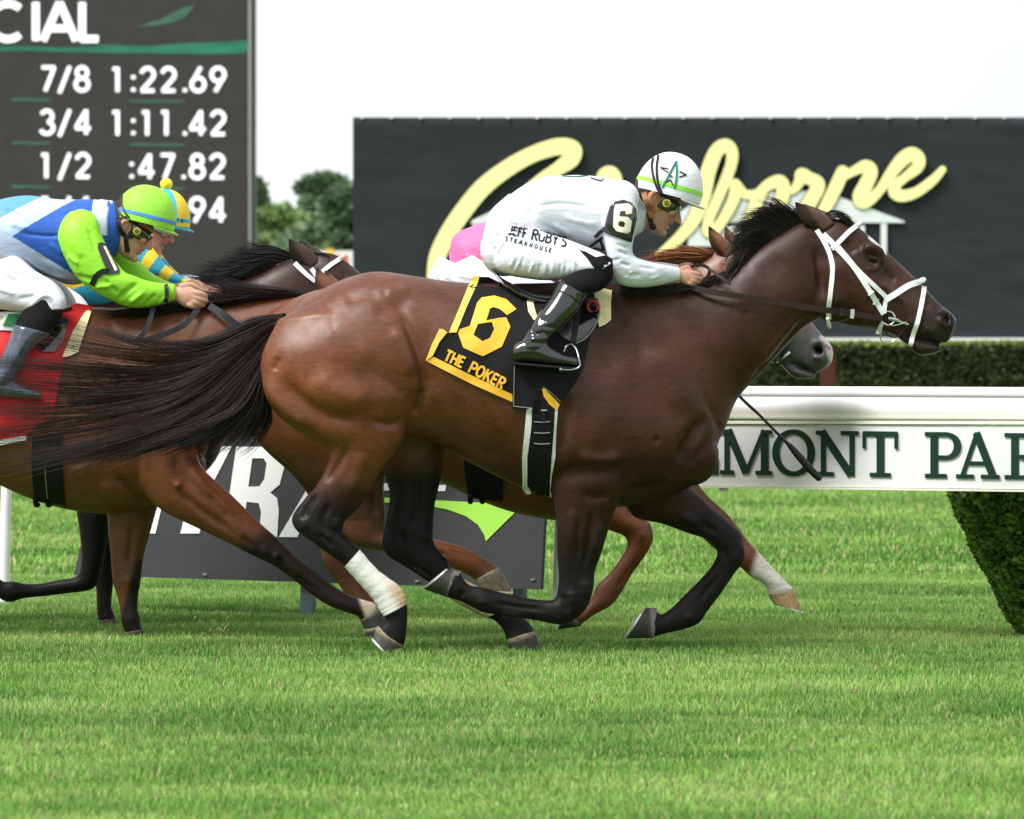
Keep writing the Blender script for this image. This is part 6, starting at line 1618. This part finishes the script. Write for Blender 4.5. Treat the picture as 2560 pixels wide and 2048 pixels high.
FOOT3 = [(0, 935, -14, 985, 24, 182), (40, 945, 20, 990, 25, 182), (80, 965, 70, 994, 23, 183), (120, 980, 122, 996, 15, 183)]
hf3 = HeadFrame((322, 558), 30, 1.05, 4)
hand3 = hand((440, 732), 20, 1.28, 58) + hand((452, 722), 18, 1.1, -40, flip=-1)
J3b = remesh_part('body', B3, [shrink(TOR3, 9), NCK3, shrink(ARMN3, 8), shrink(ARMF3, 8), shrink(THN3, 9), shrink(mirror_q(THN3), 9), shrink(SHN3, 8), shrink(mirror_q(SHN3), 8)], [], None, skin_col((.56, .31, .22), hf3), M_skin, J3, 0.0038, 4, raws=hf3.parts(0) + hand3)
BLU, LBL, SKY_, LIME = np.array([.028, .105, .46]), np.array([.46, .60, .86]), np.array([.11, .32, .74]), np.array([.30, .72, .04])
def vest(p, N):
    x, y = p[:, 0], p[:, 1]
    c = np.repeat(BLU[None], len(p), 0)
    a = (y < 505 + (140 - x) * .20)                                     # upper back sky blue
    band_ = (y < 555 + (100 - x) * .62) & (x < 235)
    c = np.where(band_[:, None], LBL, c); c = np.where((y < 505 + (85 - x) * .55)[:, None], SKY_, c)
    c = np.where(((x > 236) & (y < 590))[:, None], np.array([.62, .70, .86]), c)
    low = (y > 588 + np.clip(x - 30, -200, 200) * .62 + np.where(x < 40, -(40 - x) * .1, 0)) & (x < 215)
    c = np.where(low[:, None], np.array([.42, .50, .66]), c)
    return c
v_str = [fold([(60, 585), (120, 592), (170, 590)], 4, -2.5), fold([(100, 640), (150, 660), (190, 690)], 5, -3), fold([(130, 610), (170, 640)], 6, 2.5), fold([(30, 560), (80, 575)], 8, 2.5), fold([(60, 640), (120, 680), (190, 702)], 4, 2.5), fold([(160, 540), (200, 530), (236, 545)], 5, -2), fold([(20, 520), (60, 545)], 7, -2)]
vest3 = remesh_part('vest', B3, [TOR3, [(250, 498, 255, 655, 56, 0), (282, 502, 292, 640, 50, 0)]], [], v_str, vest, M_cloth, J3, 0.0045, 8)
col3 = remesh_part('collar', B3, [[(270, 500, 272, 640, 56, 0), (288, 506, 302, 630, 50, 0), (298, 512, 312, 622, 46, 0)]], [], None, (.03, .11, .47), M_cloth, J3, .005, 6)
s_str = [fold([(190, 600), (220, 650)], 9, 2), fold([(200, 690), (240, 700), (270, 690)], 5, -4), fold([(240, 720), (300, 715)], 6, 3), fold([(300, 755), (340, 720), (360, 712)], 6, -4), fold([(330, 760), (370, 730)], 6, 4), fold([(370, 765), (400, 735)], 5, -3), fold([(270, 700), (310, 740)], 6, -3), fold([(180, 640), (210, 665)], 5, 3), fold([(400, 762), (425, 740)], 4, 2), fold([(230, 570), (255, 640)], 6, -2)]
slv3 = remesh_part('sleeve', B3, [ARMN3], [(205, 580, 76, 50, 46, 40, 0)], s_str, LIME, M_cloth, J3, 0.0045, 8)
remesh_part('sleeve', B3, [ARMF3], [(205, 580, -76, 50, 46, 40, 0)], None, LIME, M_cloth, J3, 0.005, 8)
t_str = [fold([(20, 690), (90, 720), (140, 740)], 6, -3), fold([(0, 720), (60, 740)], 6, 3), fold([(100, 720), (150, 760)], 5, 3), fold([(60, 750), (110, 740)], 5, -3), fold([(30, 670), (80, 690)], 5, 2), fold([(120, 700), (160, 740)], 5, -2), fold([(90, 770), (120, 745), (150, 748)], 4, 3)]
tro3 = remesh_part('trousers', B3, [grow(rowfix(TOR3)[:2], 4), THN3, mirror_q(THN3)], [], t_str, (.62, .62, .69), M_cloth, J3, 0.0045, 8)
for sg in (1, -1):
    st_ = rowfix(SHN3) if sg > 0 else mirror_q(SHN3)
    remesh_part('sock', B3, [crom(st_, 6)[:16]], [], None, (.016, .016, .018), M_black, J3, .005, 6)
    bl = crom(st_, 6)[13:].copy(); bl[:, 4] += 3; bl[:, 0] -= 2; bl[:, 2] += 2
    remesh_part('boot', B3, [bl, rowfix(FOOT3) if sg > 0 else mirror_q(FOOT3)], [], None, (.03, .045, .085), mat('grey_boot', (.06, .075, .11), .18, .6, coat=.5, noise=.4, nscale=14, stretch=(4, 4, 1)), J3, .005, 6)
bv_s3 = bvh_of(slv3); bv_h3 = bvh_of(J3b)
ab = patch('armband', [[(256, 612), (262, 608), (274, 612), (285, 632), (300, 660), (310, 680), (308, 686), (282, 688), (272, 664), (262, 640), (255, 622)]], bv_s3, B3, mat('armband_grey', (.035, .035, .037), .35, .5), J3, step=7, lift=3, thk=3)
patch('armband_stripe', [[(268, 618), (274, 618), (304, 676), (298, 680)]], bvh_of(ab), B3, M_num, ab, step=6, lift=1.2, thk=1)
strap('armband_strap', [(240, 716), (252, 694), (268, 682), (286, 682)], 14, bv_s3, B3, M_strapb, ab, lift=2, thk=2)
strap('cuff', [(421, 712), (424, 735), (421, 758)], 10, bv_s3, B3, M_strapb, slv3, lift=2, thk=2)
hel3 = helmet(B3, J3, (361, 550), 14, 79, 88, 66, 4, (.30, .72, .06), band=(.05, (.09, .27, .72), 1.45))
bv_e3 = bvh_of(hel3)
for pts in ([(297, 494), (296, 520), (308, 540), (322, 546)], [(306, 483), (308, 512), (318, 534), (328, 546)]): strap('helmet_strap', pts, 5, bv_e3, B3, M_strapb, hel3, lift=2, thk=2)
gog3 = goggles(B3, J3, hf3, M_lens)
for pts, wd in (([(300, 545), (304, 572), (316, 592), (326, 598)], 12), ([(340, 560), (338, 580), (328, 596)], 13), ([(318, 595), (320, 615), (322, 632)], 12)): strap('harness', pts, wd, bv_h3, B3, M_strapb, hel3, lift=2.5, thk=3)
strap('goggle_strap', [(328, 552), (340, 558), (352, 572)], 8, bv_h3, B3, M_strapb, gog3, lift=3, thk=2)

# ------------------------------------------------------------------ jockey in turquoise and yellow
J4 = empty('person', B4.pt(100, 880), 'jockey in turquoise and yellow hoops with yellow pompom on the helmet', 'person')
d4 = np.array([44, 22])
TQ, YE = np.array([.05, .46, .62]), np.array([.84, .60, .04])
def hoops_torso(p, N):
    s = (p[:, 1] * .95 + p[:, 0] * .30) / 62.0
    return np.where((np.floor(s) % 2 == 0)[:, None], TQ, YE)
def hoops_arm(p, N):
    s = (p[:, 0] * .82 + p[:, 1] * .57) / 27.0
    return np.where((np.floor(s + .2) % 2 == 0)[:, None], TQ * np.array([.75, .72, .75]), YE)
TOR4 = sh(TOR3, 50, 45, .92); NCK4 = sh(NCK3, 66, 24, .92)
TOR4[2:, 3] += 26
ARM4 = [(280, 620, 350, 575, 32, 66), (332, 664, 392, 626, 32, 82), (376, 694, 420, 662, 29, 84), (414, 713, 446, 686, 25, 74), (455, 726, 475, 702, 20, 58), (502, 736, 505, 712, 15, 42)]
hf4 = HeadFrame((376, 549), 26, .98, 0)
hand4 = hand((496, 724), 8, .9, 38) + hand((496, 720), 8, .9, -34, flip=-1)
J4b = remesh_part('body', B4, [shrink(TOR4, 8), NCK4, shrink(ARM4, 6), shrink(mirror_q(ARM4), 6), shrink(sh(THN3, 60, 30, .92), 8), shrink(mirror_q(sh(THN3, 60, 30, .92)), 8)], [], None, skin_col((.60, .28, .20), hf4), M_skin, J4, .0048, 4, raws=hf4.parts(4) + hand4)
remesh_part('jacket', B4, [TOR4], [], None, hoops_torso, M_cloth, J4, .005, 8)
for st_ in (ARM4, mirror_q(ARM4)): remesh_part('sleeve', B4, [st_], [], [fold([(320, 660), (350, 690)], 5, 2), fold([(380, 700), (410, 690)], 4, -2)], hoops_arm, M_cloth, J4, .005, 6)
remesh_part('trousers', B4, [sh(THN3, 60, 30, .92), mirror_q(sh(THN3, 60, 30, .92))], [], [fold([(170, 735), (200, 760)], 5, 3)], (.70, .70, .72), M_cloth, J4, .005, 8)
for sg in (1, -1):
    st_ = sh(SHN3, 60, 30, .92); st_[:, 5] *= sg; ft = sh(FOOT3, 60, 30, .92); ft[:, 5] *= sg
    remesh_part('boot', B4, [st_, ft], [], None, (.01, .01, .01), M_patent, J4, .006, 6)
hel4 = helmet(B4, J4, (406, 555), 6, 70, 84, 60, 0, tuple(YE), segs=TQ, band=(.05, tuple(TQ), 1.47), pom=(.86, .74, .05))
goggles(B4, J4, hf4, M_lensc, vent=False)

decal_text('TO', 446, 556, 8, 4, 1.8, bvh_of(hel4), B4, M_ink, hel4, track=.5, lift=2.5)
# ================================================================== TACK
M_cblack = mat('cloth_black', (0.010, 0.010, 0.011), 0.75, 0.15, bump=0.25, bscale=120)
M_cgold = mat('cloth_gold', (0.86, 0.46, 0.045), 0.55, 0.3, noise=0.05, nscale=30, bump=0.15, bscale=60)
M_cyel = mat('cloth_yellow', (0.88, 0.64, 0.12), 0.5, 0.3, noise=0.05, nscale=30)
M_stitch = mat('stitching', (0.30, 0.29, 0.27), 0.8, 0.2)
M_sponge = mat('pale_chamois', (0.80, 0.70, 0.40), 0.9, 0.1, noise=0.1, nscale=40, bump=0.3, bscale=60)
M_wpad = mat('white_pad', (0.76, 0.77, 0.76), 0.7, 0.2, bump=0.2, bscale=60)
M_wstrap = mat('white_strap', (0.82, 0.82, 0.84), 0.4, 0.4)
M_metal = mat('bright_metal', (0.62, 0.62, 0.60), 0.22, 0.6, metal=1.0)
M_steelD = mat('stirrup_steel', (0.30, 0.30, 0.31), 0.25, 0.6, metal=1.0)
M_rein = mat('brown_leather', (0.024, 0.012, 0.010), 0.5, 0.25, noise=0.2, nscale=60)
M_red = mat('red_plastic', (0.50, 0.02, 0.02), 0.4, 0.4)
bvh_l2 = bvh_of(lead_body)

# saddle cloth
cl = empty('saddlecloth', B1.pt(1260, 1020), 'black saddlecloth with gold figure six and gold race name on the leading horse', 'saddlecloth')
wob = lambda x, y: 2.2 * math.sin(x * .05 + y * .035) + 3.5 * math.exp(-((y - (826 + (x - 1120) * -.22)) / 9) ** 2) * (1 if x < 1240 else .3) + 1.5
OUT = [(1194, 692), (1222, 693), (1262, 712), (1330, 746), (1400, 742), (1486, 742), (1484, 800), (1472, 850), (1456, 920), (1442, 948), (1398, 1012), (1384, 1000), (1366, 975), (1352, 990), (1330, 1025), (1281, 1020), (1281, 1004), (1180, 958), (1067, 902), (1084, 862), (1101, 823), (1113, 826), (1124, 832), (1152, 764), (1176, 702)]
cp = patch('cloth', [OUT], bvh_l2, B1, M_cblack, cl, step=11, lift=3, thk=3.5, wob=wob)
bv_cl = bvh_of(cp)
patch('gold_edge', [[(1177, 701), (1186, 690), (1199, 690), (1195, 706), (1168, 768), (1143, 832), (1124, 833), (1151, 768)]], bv_cl, B1, M_cyel, cl, step=9, lift=1.0, thk=1.0)
patch('gold_edge', [[(1101, 823), (1110, 824), (1121, 832), (1102, 854), (1084, 891), (1067, 902), (1082, 862)]], bv_cl, B1, M_cyel, cl, step=8, lift=2.4, thk=1.6)
patch('gold_edge', [[(1067, 902), (1088, 893), (1180, 938), (1281, 985), (1281, 1004), (1180, 959)]], bv_cl, B1, M_cgold, cl, step=8, lift=1.4, thk=1.6)
SIX = [[(1194, 757), (1205, 745), (1236, 740), (1266, 749), (1291, 774), (1268, 789), (1250, 774), (1234, 769), (1226, 772), (1216, 803), (1248, 796), (1266, 795), (1276, 818), (1255, 867), (1208, 891), (1160, 870), (1147, 834), (1151, 824), (1176, 816)],
       [(1185, 838), (1196, 811), (1230, 806), (1236, 824), (1226, 845), (1208, 854)]]
patch('number', SIX, bv_cl, B1, M_cgold, cl, step=8, lift=1.2, thk=1.0)
decal_text('THE', 1110, 900, 29, 24.5, 5.6, bv_cl, B1, M_cgold, cl, track=.05, wscale=.86, lift=1.6)
decal_text('POKER', 1170, 929, 30, 27.5, 5.6, bv_cl, B1, M_cgold, cl, track=.05, wscale=.92, lift=1.6)
patch('corner_fold', [[(1354, 970), (1362, 972), (1398, 1010), (1390, 1024), (1372, 1010), (1358, 990)]], bv_cl, B1, M_cgold, cl, step=8, lift=5, thk=2)
for pts in ([(1286, 905), (1284, 1014), (1330, 1019)], [(1356, 966), (1378, 982), (1400, 1004)]):
    for a, b in zip(pts[:-1], pts[1:]): strap('stitch_line', [a, ((a[0] + b[0]) / 2, (a[1] + b[1]) / 2), b], 1.6, bv_cl, B1, M_stitch, cl, lift=1.2, thk=1)

# saddle with flap, girth, stirrups
sd = empty('saddle', B1.pt(1380, 760), 'small glossy black racing saddle with stirrups and black girth edged white', 'saddle')
rows = [(1216, 654, 1232, 666, 48, 0), (1224, 668, 1250, 692, 80, 0), (1248, 690, 1270, 724, 104, 0), (1300, 717, 1304, 758, 118, 0), (1364, 732, 1362, 780, 112, 0), (1430, 722, 1436, 770, 84, 0), (1478, 708, 1488, 748, 60, 0), (1502, 708, 1508, 732, 36, 0)]
v, f = loft(rows, 8, 30, .2); mesh_obj('seat', B1.w(v), f, M_patent, sd)
rim_ = [(1222, 661, 40), (1234, 682, 60), (1256, 710, 84), (1302, 738, 97), (1364, 752, 97)]
v, f = tube(rim_, [1.3] * 5, 6, 8); mesh_obj('seat_highlight', B1.w(v), f, M_metal if False else M_stitch, sd)  # pale tube along the cantle edge, a highlight put in as a line
def flapcast(x, y): return cast(bvh_l2, B1, x, y)
fl = patch('flap', [[(1372, 745), (1430, 738), (1494, 748), (1500, 768), (1492, 800), (1462, 842), (1432, 858), (1400, 840), (1384, 800)]], bv_cl, B1, M_patent, sd, step=10, lift=5, thk=5)
bv_fl = bvh_of(fl, cp)
th = np.linspace(0, 2 * math.pi, 26)
v, f = tube([(1481 + 13 * math.cos(t), 768 + 14 * math.sin(t), (cast(bv_fl, B1, 1481, 768) or 120) + 5) for t in th], 3.6, 1, 8); mesh_obj('red_ring', B1.w(v), f, M_red, sd)
strap('flap_piping', [(1498, 765), (1494, 798), (1466, 842), (1436, 860)], 3, bv_fl, B1, M_stitch, sd, lift=3, thk=2)
strap('stirrup_leather', [(1446, 770), (1438, 820), (1430, 862)], 14, bv_fl, B1, M_strapb, sd, lift=9, thk=3)
patch('chamois', [[(1484, 728), (1510, 722), (1529, 726), (1526, 760), (1526, 800), (1512, 812), (1496, 818), (1490, 790)]], bvh_l2, B1, M_sponge, sd, step=9, lift=4, thk=5, wob=lambda x, y: 2 * math.sin(x * .3))
patch('chamois', [[(1316, 748), (1330, 746), (1336, 772), (1344, 798), (1334, 802), (1320, 780)]], bv_cl, B1, M_sponge, sd, step=8, lift=3, thk=3)
# girth
bvg = bvh_of(lead_body, cp)
gir = patch('girth', [[(1331, 1000), (1384, 1000), (1384, 1060), (1378, 1140), (1374, 1200), (1374, 1238), (1340, 1238), (1318, 1215), (1320, 1140), (1328, 1060)]], bvg, B1, M_cblack, sd, step=10, lift=6, thk=6)
patch('girth_pad', [[(1316, 1022), (1332, 1018), (1326, 1080), (1318, 1140), (1318, 1210), (1328, 1234), (1316, 1236), (1306, 1222), (1305, 1140)]], bvg, B1, M_wpad, sd, step=8, lift=4, thk=5)
patch('girth_pad', [[(1386, 1022), (1394, 1012), (1390, 1060), (1387, 1140), (1378, 1190), (1376, 1225), (1382, 1252), (1374, 1240), (1372, 1190), (1379, 1130)]], bvg, B1, M_wpad, sd, step=8, lift=4, thk=5)
bv_g = bvh_of(gir)
for yy in (1052, 1079, 1106): strap('girth_keeper', [(1334, yy), (1354, yy + 1.5), (1374, yy)], 2, bv_g, B1, M_stitch, sd, lift=1.5, thk=1.5)
strap('girth_buckle', [(1356, 1022), (1358, 1034), (1358, 1050)], 9, bv_g, B1, M_strapb, sd, lift=3, thk=3)
strap('girth_buckle', [(1352, 1024), (1366, 1024)], 3, bv_g, B1, M_metal, sd, lift=4.5, thk=2, n=2)
# stirrup irons
for sg in (1, -1):
    q0 = 200 * sg
    pts = [(1408, 880, q0 + 18), (1414, 866, q0 + 16), (1426, 862, q0), (1438, 874, q0 + 6), (1444, 896, q0 + 20), (1446, 916, q0 + 26), (1428, 924, q0 + 28), (1400, 924, q0 + 28)]
    v, f = tube(pts, 2.6, 5, 8); mesh_obj('stirrup', B1.w(v), f, M_steelD, sd)
    v, f = tube([(1400, 924, q0 - 26), (1402, 925, q0), (1400, 924, q0 + 28)], 4, 4, 8); mesh_obj('stirrup_tread', B1.w(v), f, M_steelD, sd)

# white bridle
br = empty('bridle', B1.pt(2200, 860), 'white racing bridle with figure-eight noseband and brown reins on the leading horse', 'bridle')
def bs(name, pts, w, m_=M_wstrap, lift=2.5, thk=3.0): return strap(name, pts, w, bvh_l2, B1, m_, br, lift=lift, thk=thk, n=8)
bs('throat_latch', [(2040, 576), (2058, 606), (2072, 640), (2077, 675), (2072, 730), (2068, 770), (2070, 800)], 11.5)
v_, f_ = tube([(2066, 796, 46), (2071, 812, 30), (2074, 818, 0), (2071, 812, -30)], 4.5, 5, 8); mesh_obj('throat_latch', B1.w(v_), f_, M_wstrap, br)
bs('browband', [(2144, 562), (2118, 582), (2096, 604), (2076, 624)], 12, lift=5)
v_, f_ = tube([(2143, 562, 30), (2150, 558, 12), (2150, 558, -12), (2143, 562, -32)], 5, 5, 8); mesh_obj('browband', B1.w(v_), f_, M_wstrap, br)
bs('cheekpiece', [(2056, 586), (2084, 616), (2128, 666), (2168, 726), (2206, 786)], 13, lift=3.5)
bs('noseband', [(2092, 618), (2140, 676), (2180, 714), (2214, 746)], 11, lift=4)
bs('noseband', [(2208, 752), (2240, 732), (2270, 714), (2300, 704)], 15, lift=5)
v_, f_ = tube([(2300, 704, 30), (2308, 700, 14), (2308, 700, -14), (2300, 704, -32)], 6.5, 5, 8); mesh_obj('noseband', B1.w(v_), f_, M_wstrap, br)
bs('chin_strap', [(2310, 716), (2303, 750), (2292, 800), (2280, 840), (2273, 866)], 11.5, lift=4)
bs('noseband', [(2214, 746), (2209, 762), (2206, 784)], 11, lift=3)
bs('chin_strap', [(2204, 806), (2196, 824), (2192, 836)], 10, lift=3)
for x, y in ((2173, 734), (2186, 757)): bs('keeper', [(x - 7, y + 5), (x, y), (x + 7, y - 5)], 5, lift=6.5, thk=2)
bs('buckle', [(2178, 762), (2186, 754), (2194, 748)], 3, M_metal, lift=8, thk=2)
qb = (cast(bvh_l2, B1, 2216, 795) or 45)
v_, f_ = tube([(2217 + 17 * math.cos(t), 796 + 17 * math.sin(t), qb + 4) for t in th], 2.4, 1, 8); mesh_obj('bit_ring', B1.w(v_), f_, M_metal, br)
v_, f_ = tube([(2217, 796, qb + 6), (2236, 800, qb + 5), (2250, 806, qb - 4), (2268, 812, qb - 8)], [4.5, 5, 4, 3.5], 4, 10); mesh_obj('bit', B1.w(v_), f_, M_metal, br)
for pts in ([(2204, 808, qb + 6), (2198, 836, qb + 4), (2202, 854, qb), (2222, 858, qb - 4), (2244, 844, qb - 6)], [(2210, 816, qb + 6), (2216, 838, qb), (2240, 842, qb - 4), (2266, 814, qb - 4)], [(2218, 812, qb + 6), (2234, 814, qb + 4), (2262, 806, qb + 2)]):
    v_, f_ = tube(pts, 1.8, 6, 8); mesh_obj('bit_wire', B1.w(v_), f_, M_strapb if pts[0][0] == 2210 else M_metal, br)
rn = strap('rein', [(2204, 797), (2120, 784), (2031, 772), (1920, 754), (1830, 740), (1770, 730), (1716, 716)], 15, None, B1, M_rein, br, thk=3.5, q=[qb + 6, qb + 22, 88, 94, 92, 72, 42])
strap('rein_buckle', [(2126, 774), (2126, 785), (2124, 797)], 10, None, B1, M_metal, br, thk=2, q=[76, 76, 76])
strap('rein_keeper', [(2098, 772), (2097, 781), (2095, 791)], 7, None, B1, M_rein, br, thk=2, q=[82, 82, 82])
strap('rein', [(1716, 716), (1760, 700), (1772, 676), (1752, 664), (1722, 668)], 8, None, B1, M_rein, br, thk=3, q=[40, 44, 46, 44, 40])
strap('rein', [(1768, 672), (1786, 684), (1806, 700), (1824, 712)], 7, None, B1, M_rein, br, thk=3, q=[46, 60, 72, 78])
strap('rein', [(2204, 797), (2031, 772), (1830, 735), (1700, 706)], 15, None, B1, M_rein, br, thk=3.5, q=[-qb, -86, -86, -40])

# tack of the bay at the left
rc = empty('saddlecloth', B3.pt(0, 1000), 'red saddlecloth with white edge under the blue and lime jockey', 'saddlecloth')
M_redc = mat('cloth_red', (0.52, 0.015, 0.018), 0.6, 0.25, noise=0.06, nscale=20)
bvb = bvh_of(bay_body)
rp = patch('cloth', [[(-190, 770), (-60, 790), (60, 840), (110, 880), (140, 780), (196, 758), (236, 766), (222, 790), (180, 870), (160, 960), (150, 1040), (80, 1085), (-20, 1105), (-200, 1098)]], bvb, B3, M_redc, rc, step=13, lift=3, thk=4, wob=lambda x, y: 2 * math.sin(x * .05 + y * .03))
bv_rp = bvh_of(rp)
patch('white_edge', [[(-200, 1098), (-20, 1105), (82, 1086), (80, 1098), (-18, 1118), (-200, 1112)]], bvb, B3, M_wpad, rc, step=9, lift=6, thk=3)
patch('lining', [[(222, 772), (232, 780), (214, 850), (206, 880), (182, 892), (168, 892), (190, 830), (214, 784)]], bvb, B3, M_sponge, rc, step=9, lift=8, thk=3)
tw = patch('towel', [[(-120, 785), (-20, 788), (24, 780), (76, 784), (60, 820), (46, 828), (-20, 824), (-120, 824)]], bv_rp, B3, M_wpad, rc, step=10, lift=6, thk=5)
patch('towel_stripe', [[(34, 786), (74, 786), (58, 818), (20, 816)]], bvh_of(tw), B3, mat('towel_green', (.02, .22, .08), .8), rc, step=8, lift=1.5, thk=1)
patch('towel_stripe', [[(-60, 790), (18, 790), (6, 816), (-60, 820)]], bvh_of(tw), B3, M_sponge, rc, step=8, lift=1.5, thk=1)
sb = empty('saddle', B3.pt(110, 800), 'black saddle with dark girth on the bay at the left', 'saddle')
v, f = loft([(20, 745, 24, 756, 44, 0), (60, 770, 62, 784, 62, 0), (120, 778, 122, 792, 58, 0), (180, 762, 186, 778, 44, 0)], 6, 24, .2); mesh_obj('seat', B3.w(v), f, M_patent, sb)
patch('flap', [[(96, 790), (140, 786), (178, 800), (170, 850), (150, 880), (118, 880)]], bv_rp, B3, M_patent, sb, step=10, lift=5, thk=4)
gb = patch('girth', [[(96, 1090), (168, 1080), (168, 1150), (170, 1262), (92, 1250), (92, 1160)]], bvb, B3, M_cblack, sb, step=10, lift=6, thk=6)
for x in (94, 124, 166):
    v, f = tube([(x, 1246, 60), (x, 1260, 40), (x, 1262, 0)], 7, 4, 10); mesh_obj('girth_end', B3.w(v), f, M_cblack, sb)
strap('girth_seam', [(126, 1170), (126, 1210), (126, 1245)], 2, bvh_of(gb), B3, M_stitch, sb, lift=1.5, thk=1)
bb = empty('bridle', B3.pt(900, 900), 'dark leather reins held by the blue and lime jockey', 'bridle')
M_dlea = mat('black_leather', (0.018, 0.018, 0.02), 0.5, 0.35, noise=0.15, nscale=50)
strap('rein', [(526, 765), (560, 785), (600, 815), (660, 850), (800, 890), (960, 940)], 17, None, B3, M_dlea, bb, thk=3, q=[62, 84, 88, 86, 70, 50])
strap('rein', [(500, 772), (470, 810), (430, 832), (390, 846), (346, 856)], 14, None, B3, M_dlea, bb, thk=3, q=[64, 92, 106, 112, 110])
strap('rein', [(346, 856), (372, 828), (384, 796), (390, 764)], 12, None, B3, M_dlea, bb, thk=3, q=[110, 112, 104, 84])
# browband of the dark horse, girth and bit of the chestnut
db = empty('bridle', B4.pt(800, 720), 'white bridle on the dark horse, browband showing over the bay rump', 'bridle')
bvd = bvh_of(dark_body)
for nm, pts, wd in (('browband', [(856, 644), (832, 660), (812, 676), (795, 692)], 11), ('headpiece', [(738, 658), (752, 672), (772, 690), (790, 704)], 11), ('cheekpiece', [(780, 672), (800, 700), (830, 740), (860, 780)], 11)):
    strap(nm, pts, wd, bvd, B4, M_wstrap, db, lift=4, thk=3)
v, f = tube([(853, 645, 26), (858, 640, 10), (858, 640, -10), (853, 645, -26)], 4.5, 5, 8); mesh_obj('browband', B4.w(v), f, M_wstrap, db)
cb = empty('saddle', B2.pt(1210, 1250), 'black girth and saddle of the chestnut seen under the leading horse', 'saddle')
bvc = bvh_of(chest_body)
patch('girth', [[(1160, 1090), (1252, 1090), (1256, 1170), (1256, 1252), (1172, 1244), (1162, 1170)]], bvc, B2, M_cblack, cb, step=12, lift=6, thk=6)
for x in (1176, 1206, 1240):
    v, f = tube([(x, 1236, 70), (x, 1252, 40), (x, 1254, 0)], 7, 4, 10); mesh_obj('girth_end', B2.w(v), f, M_cblack, cb)
v, f = loft([(1110, 742, 1114, 754, 40, 0), (1170, 768, 1172, 782, 62, 0), (1240, 776, 1242, 790, 58, 0), (1330, 756, 1336, 774, 44, 0)], 6, 24, .2); mesh_obj('seat', B2.w(v), f, M_patent, cb)
kb = empty('bridle', B2.pt(1950, 940), 'dark bridle with a thin white bit strap by the grey muzzle', 'bridle')
strap('chin_strap', [(1938, 908), (1955, 894), (1972, 880)], 6, bvc, B2, M_wstrap, kb, lift=3, thk=2)
strap('noseband', [(1985, 780), (1970, 830), (1955, 880), (1940, 912)], 12, bvc, B2, M_dlea, kb, lift=3, thk=3)
strap('rein', [(1950, 900), (1850, 850), (1740, 800), (1610, 790)], 13, None, B2, M_dlea, kb, thk=3, q=[46, 76, 90, 42])
# whip
wp = empty('riding_whip', B2.pt(2040, 1190), 'black riding whip hanging forward below the leading horse neck', 'whip')
BW = Board(20.55)
v, f = tube([(1640, 785, 0), (1760, 904, 0), (1862, 1004, 0), (1895, 1034, 0)], [4.2, 4.2, 4.0, 3.6], 4, 10); mesh_obj('shaft', BW.w(v), f, M_strapb, wp)
v, f = tube([(1895, 1034, 0), (1930, 1070, 0), (1966, 1106, 0), (1975, 1115, 0), (2000, 1144, 0), (2030, 1178, 0), (2050, 1198, 0)], [3.4, 3.6, 4.2, 6.8, 9.5, 9.5, 8.2], 4, 12); mesh_obj('grip', BW.w(v), f, M_strapb, wp)
# kicked-up turf
rg = np.random.default_rng(77)
parts = []
for i in range(30):
    x, y = rg.normal(545, 26), rg.normal(1578, 26); L = rg.uniform(4, 16); a = rg.uniform(-1.2, 1.2)
    v, f = tube([(x, y, 30), (x + L * .5 * math.cos(a), y + L * .5 * math.sin(a) - 2, 30), (x + L * math.cos(a), y + L * math.sin(a), 30)], [1.4, 1.8, .6], 2, 6)
    parts.append((B3.w(v), f))
v, f = join(parts)
tag(mesh_obj('turf_scraps', v, f, mat('turf_scraps', (.20, .20, .07), .9, noise=.5, nscale=30), None), 'scraps of turf kicked up between the bay forelegs', 'turf', kind='stuff')
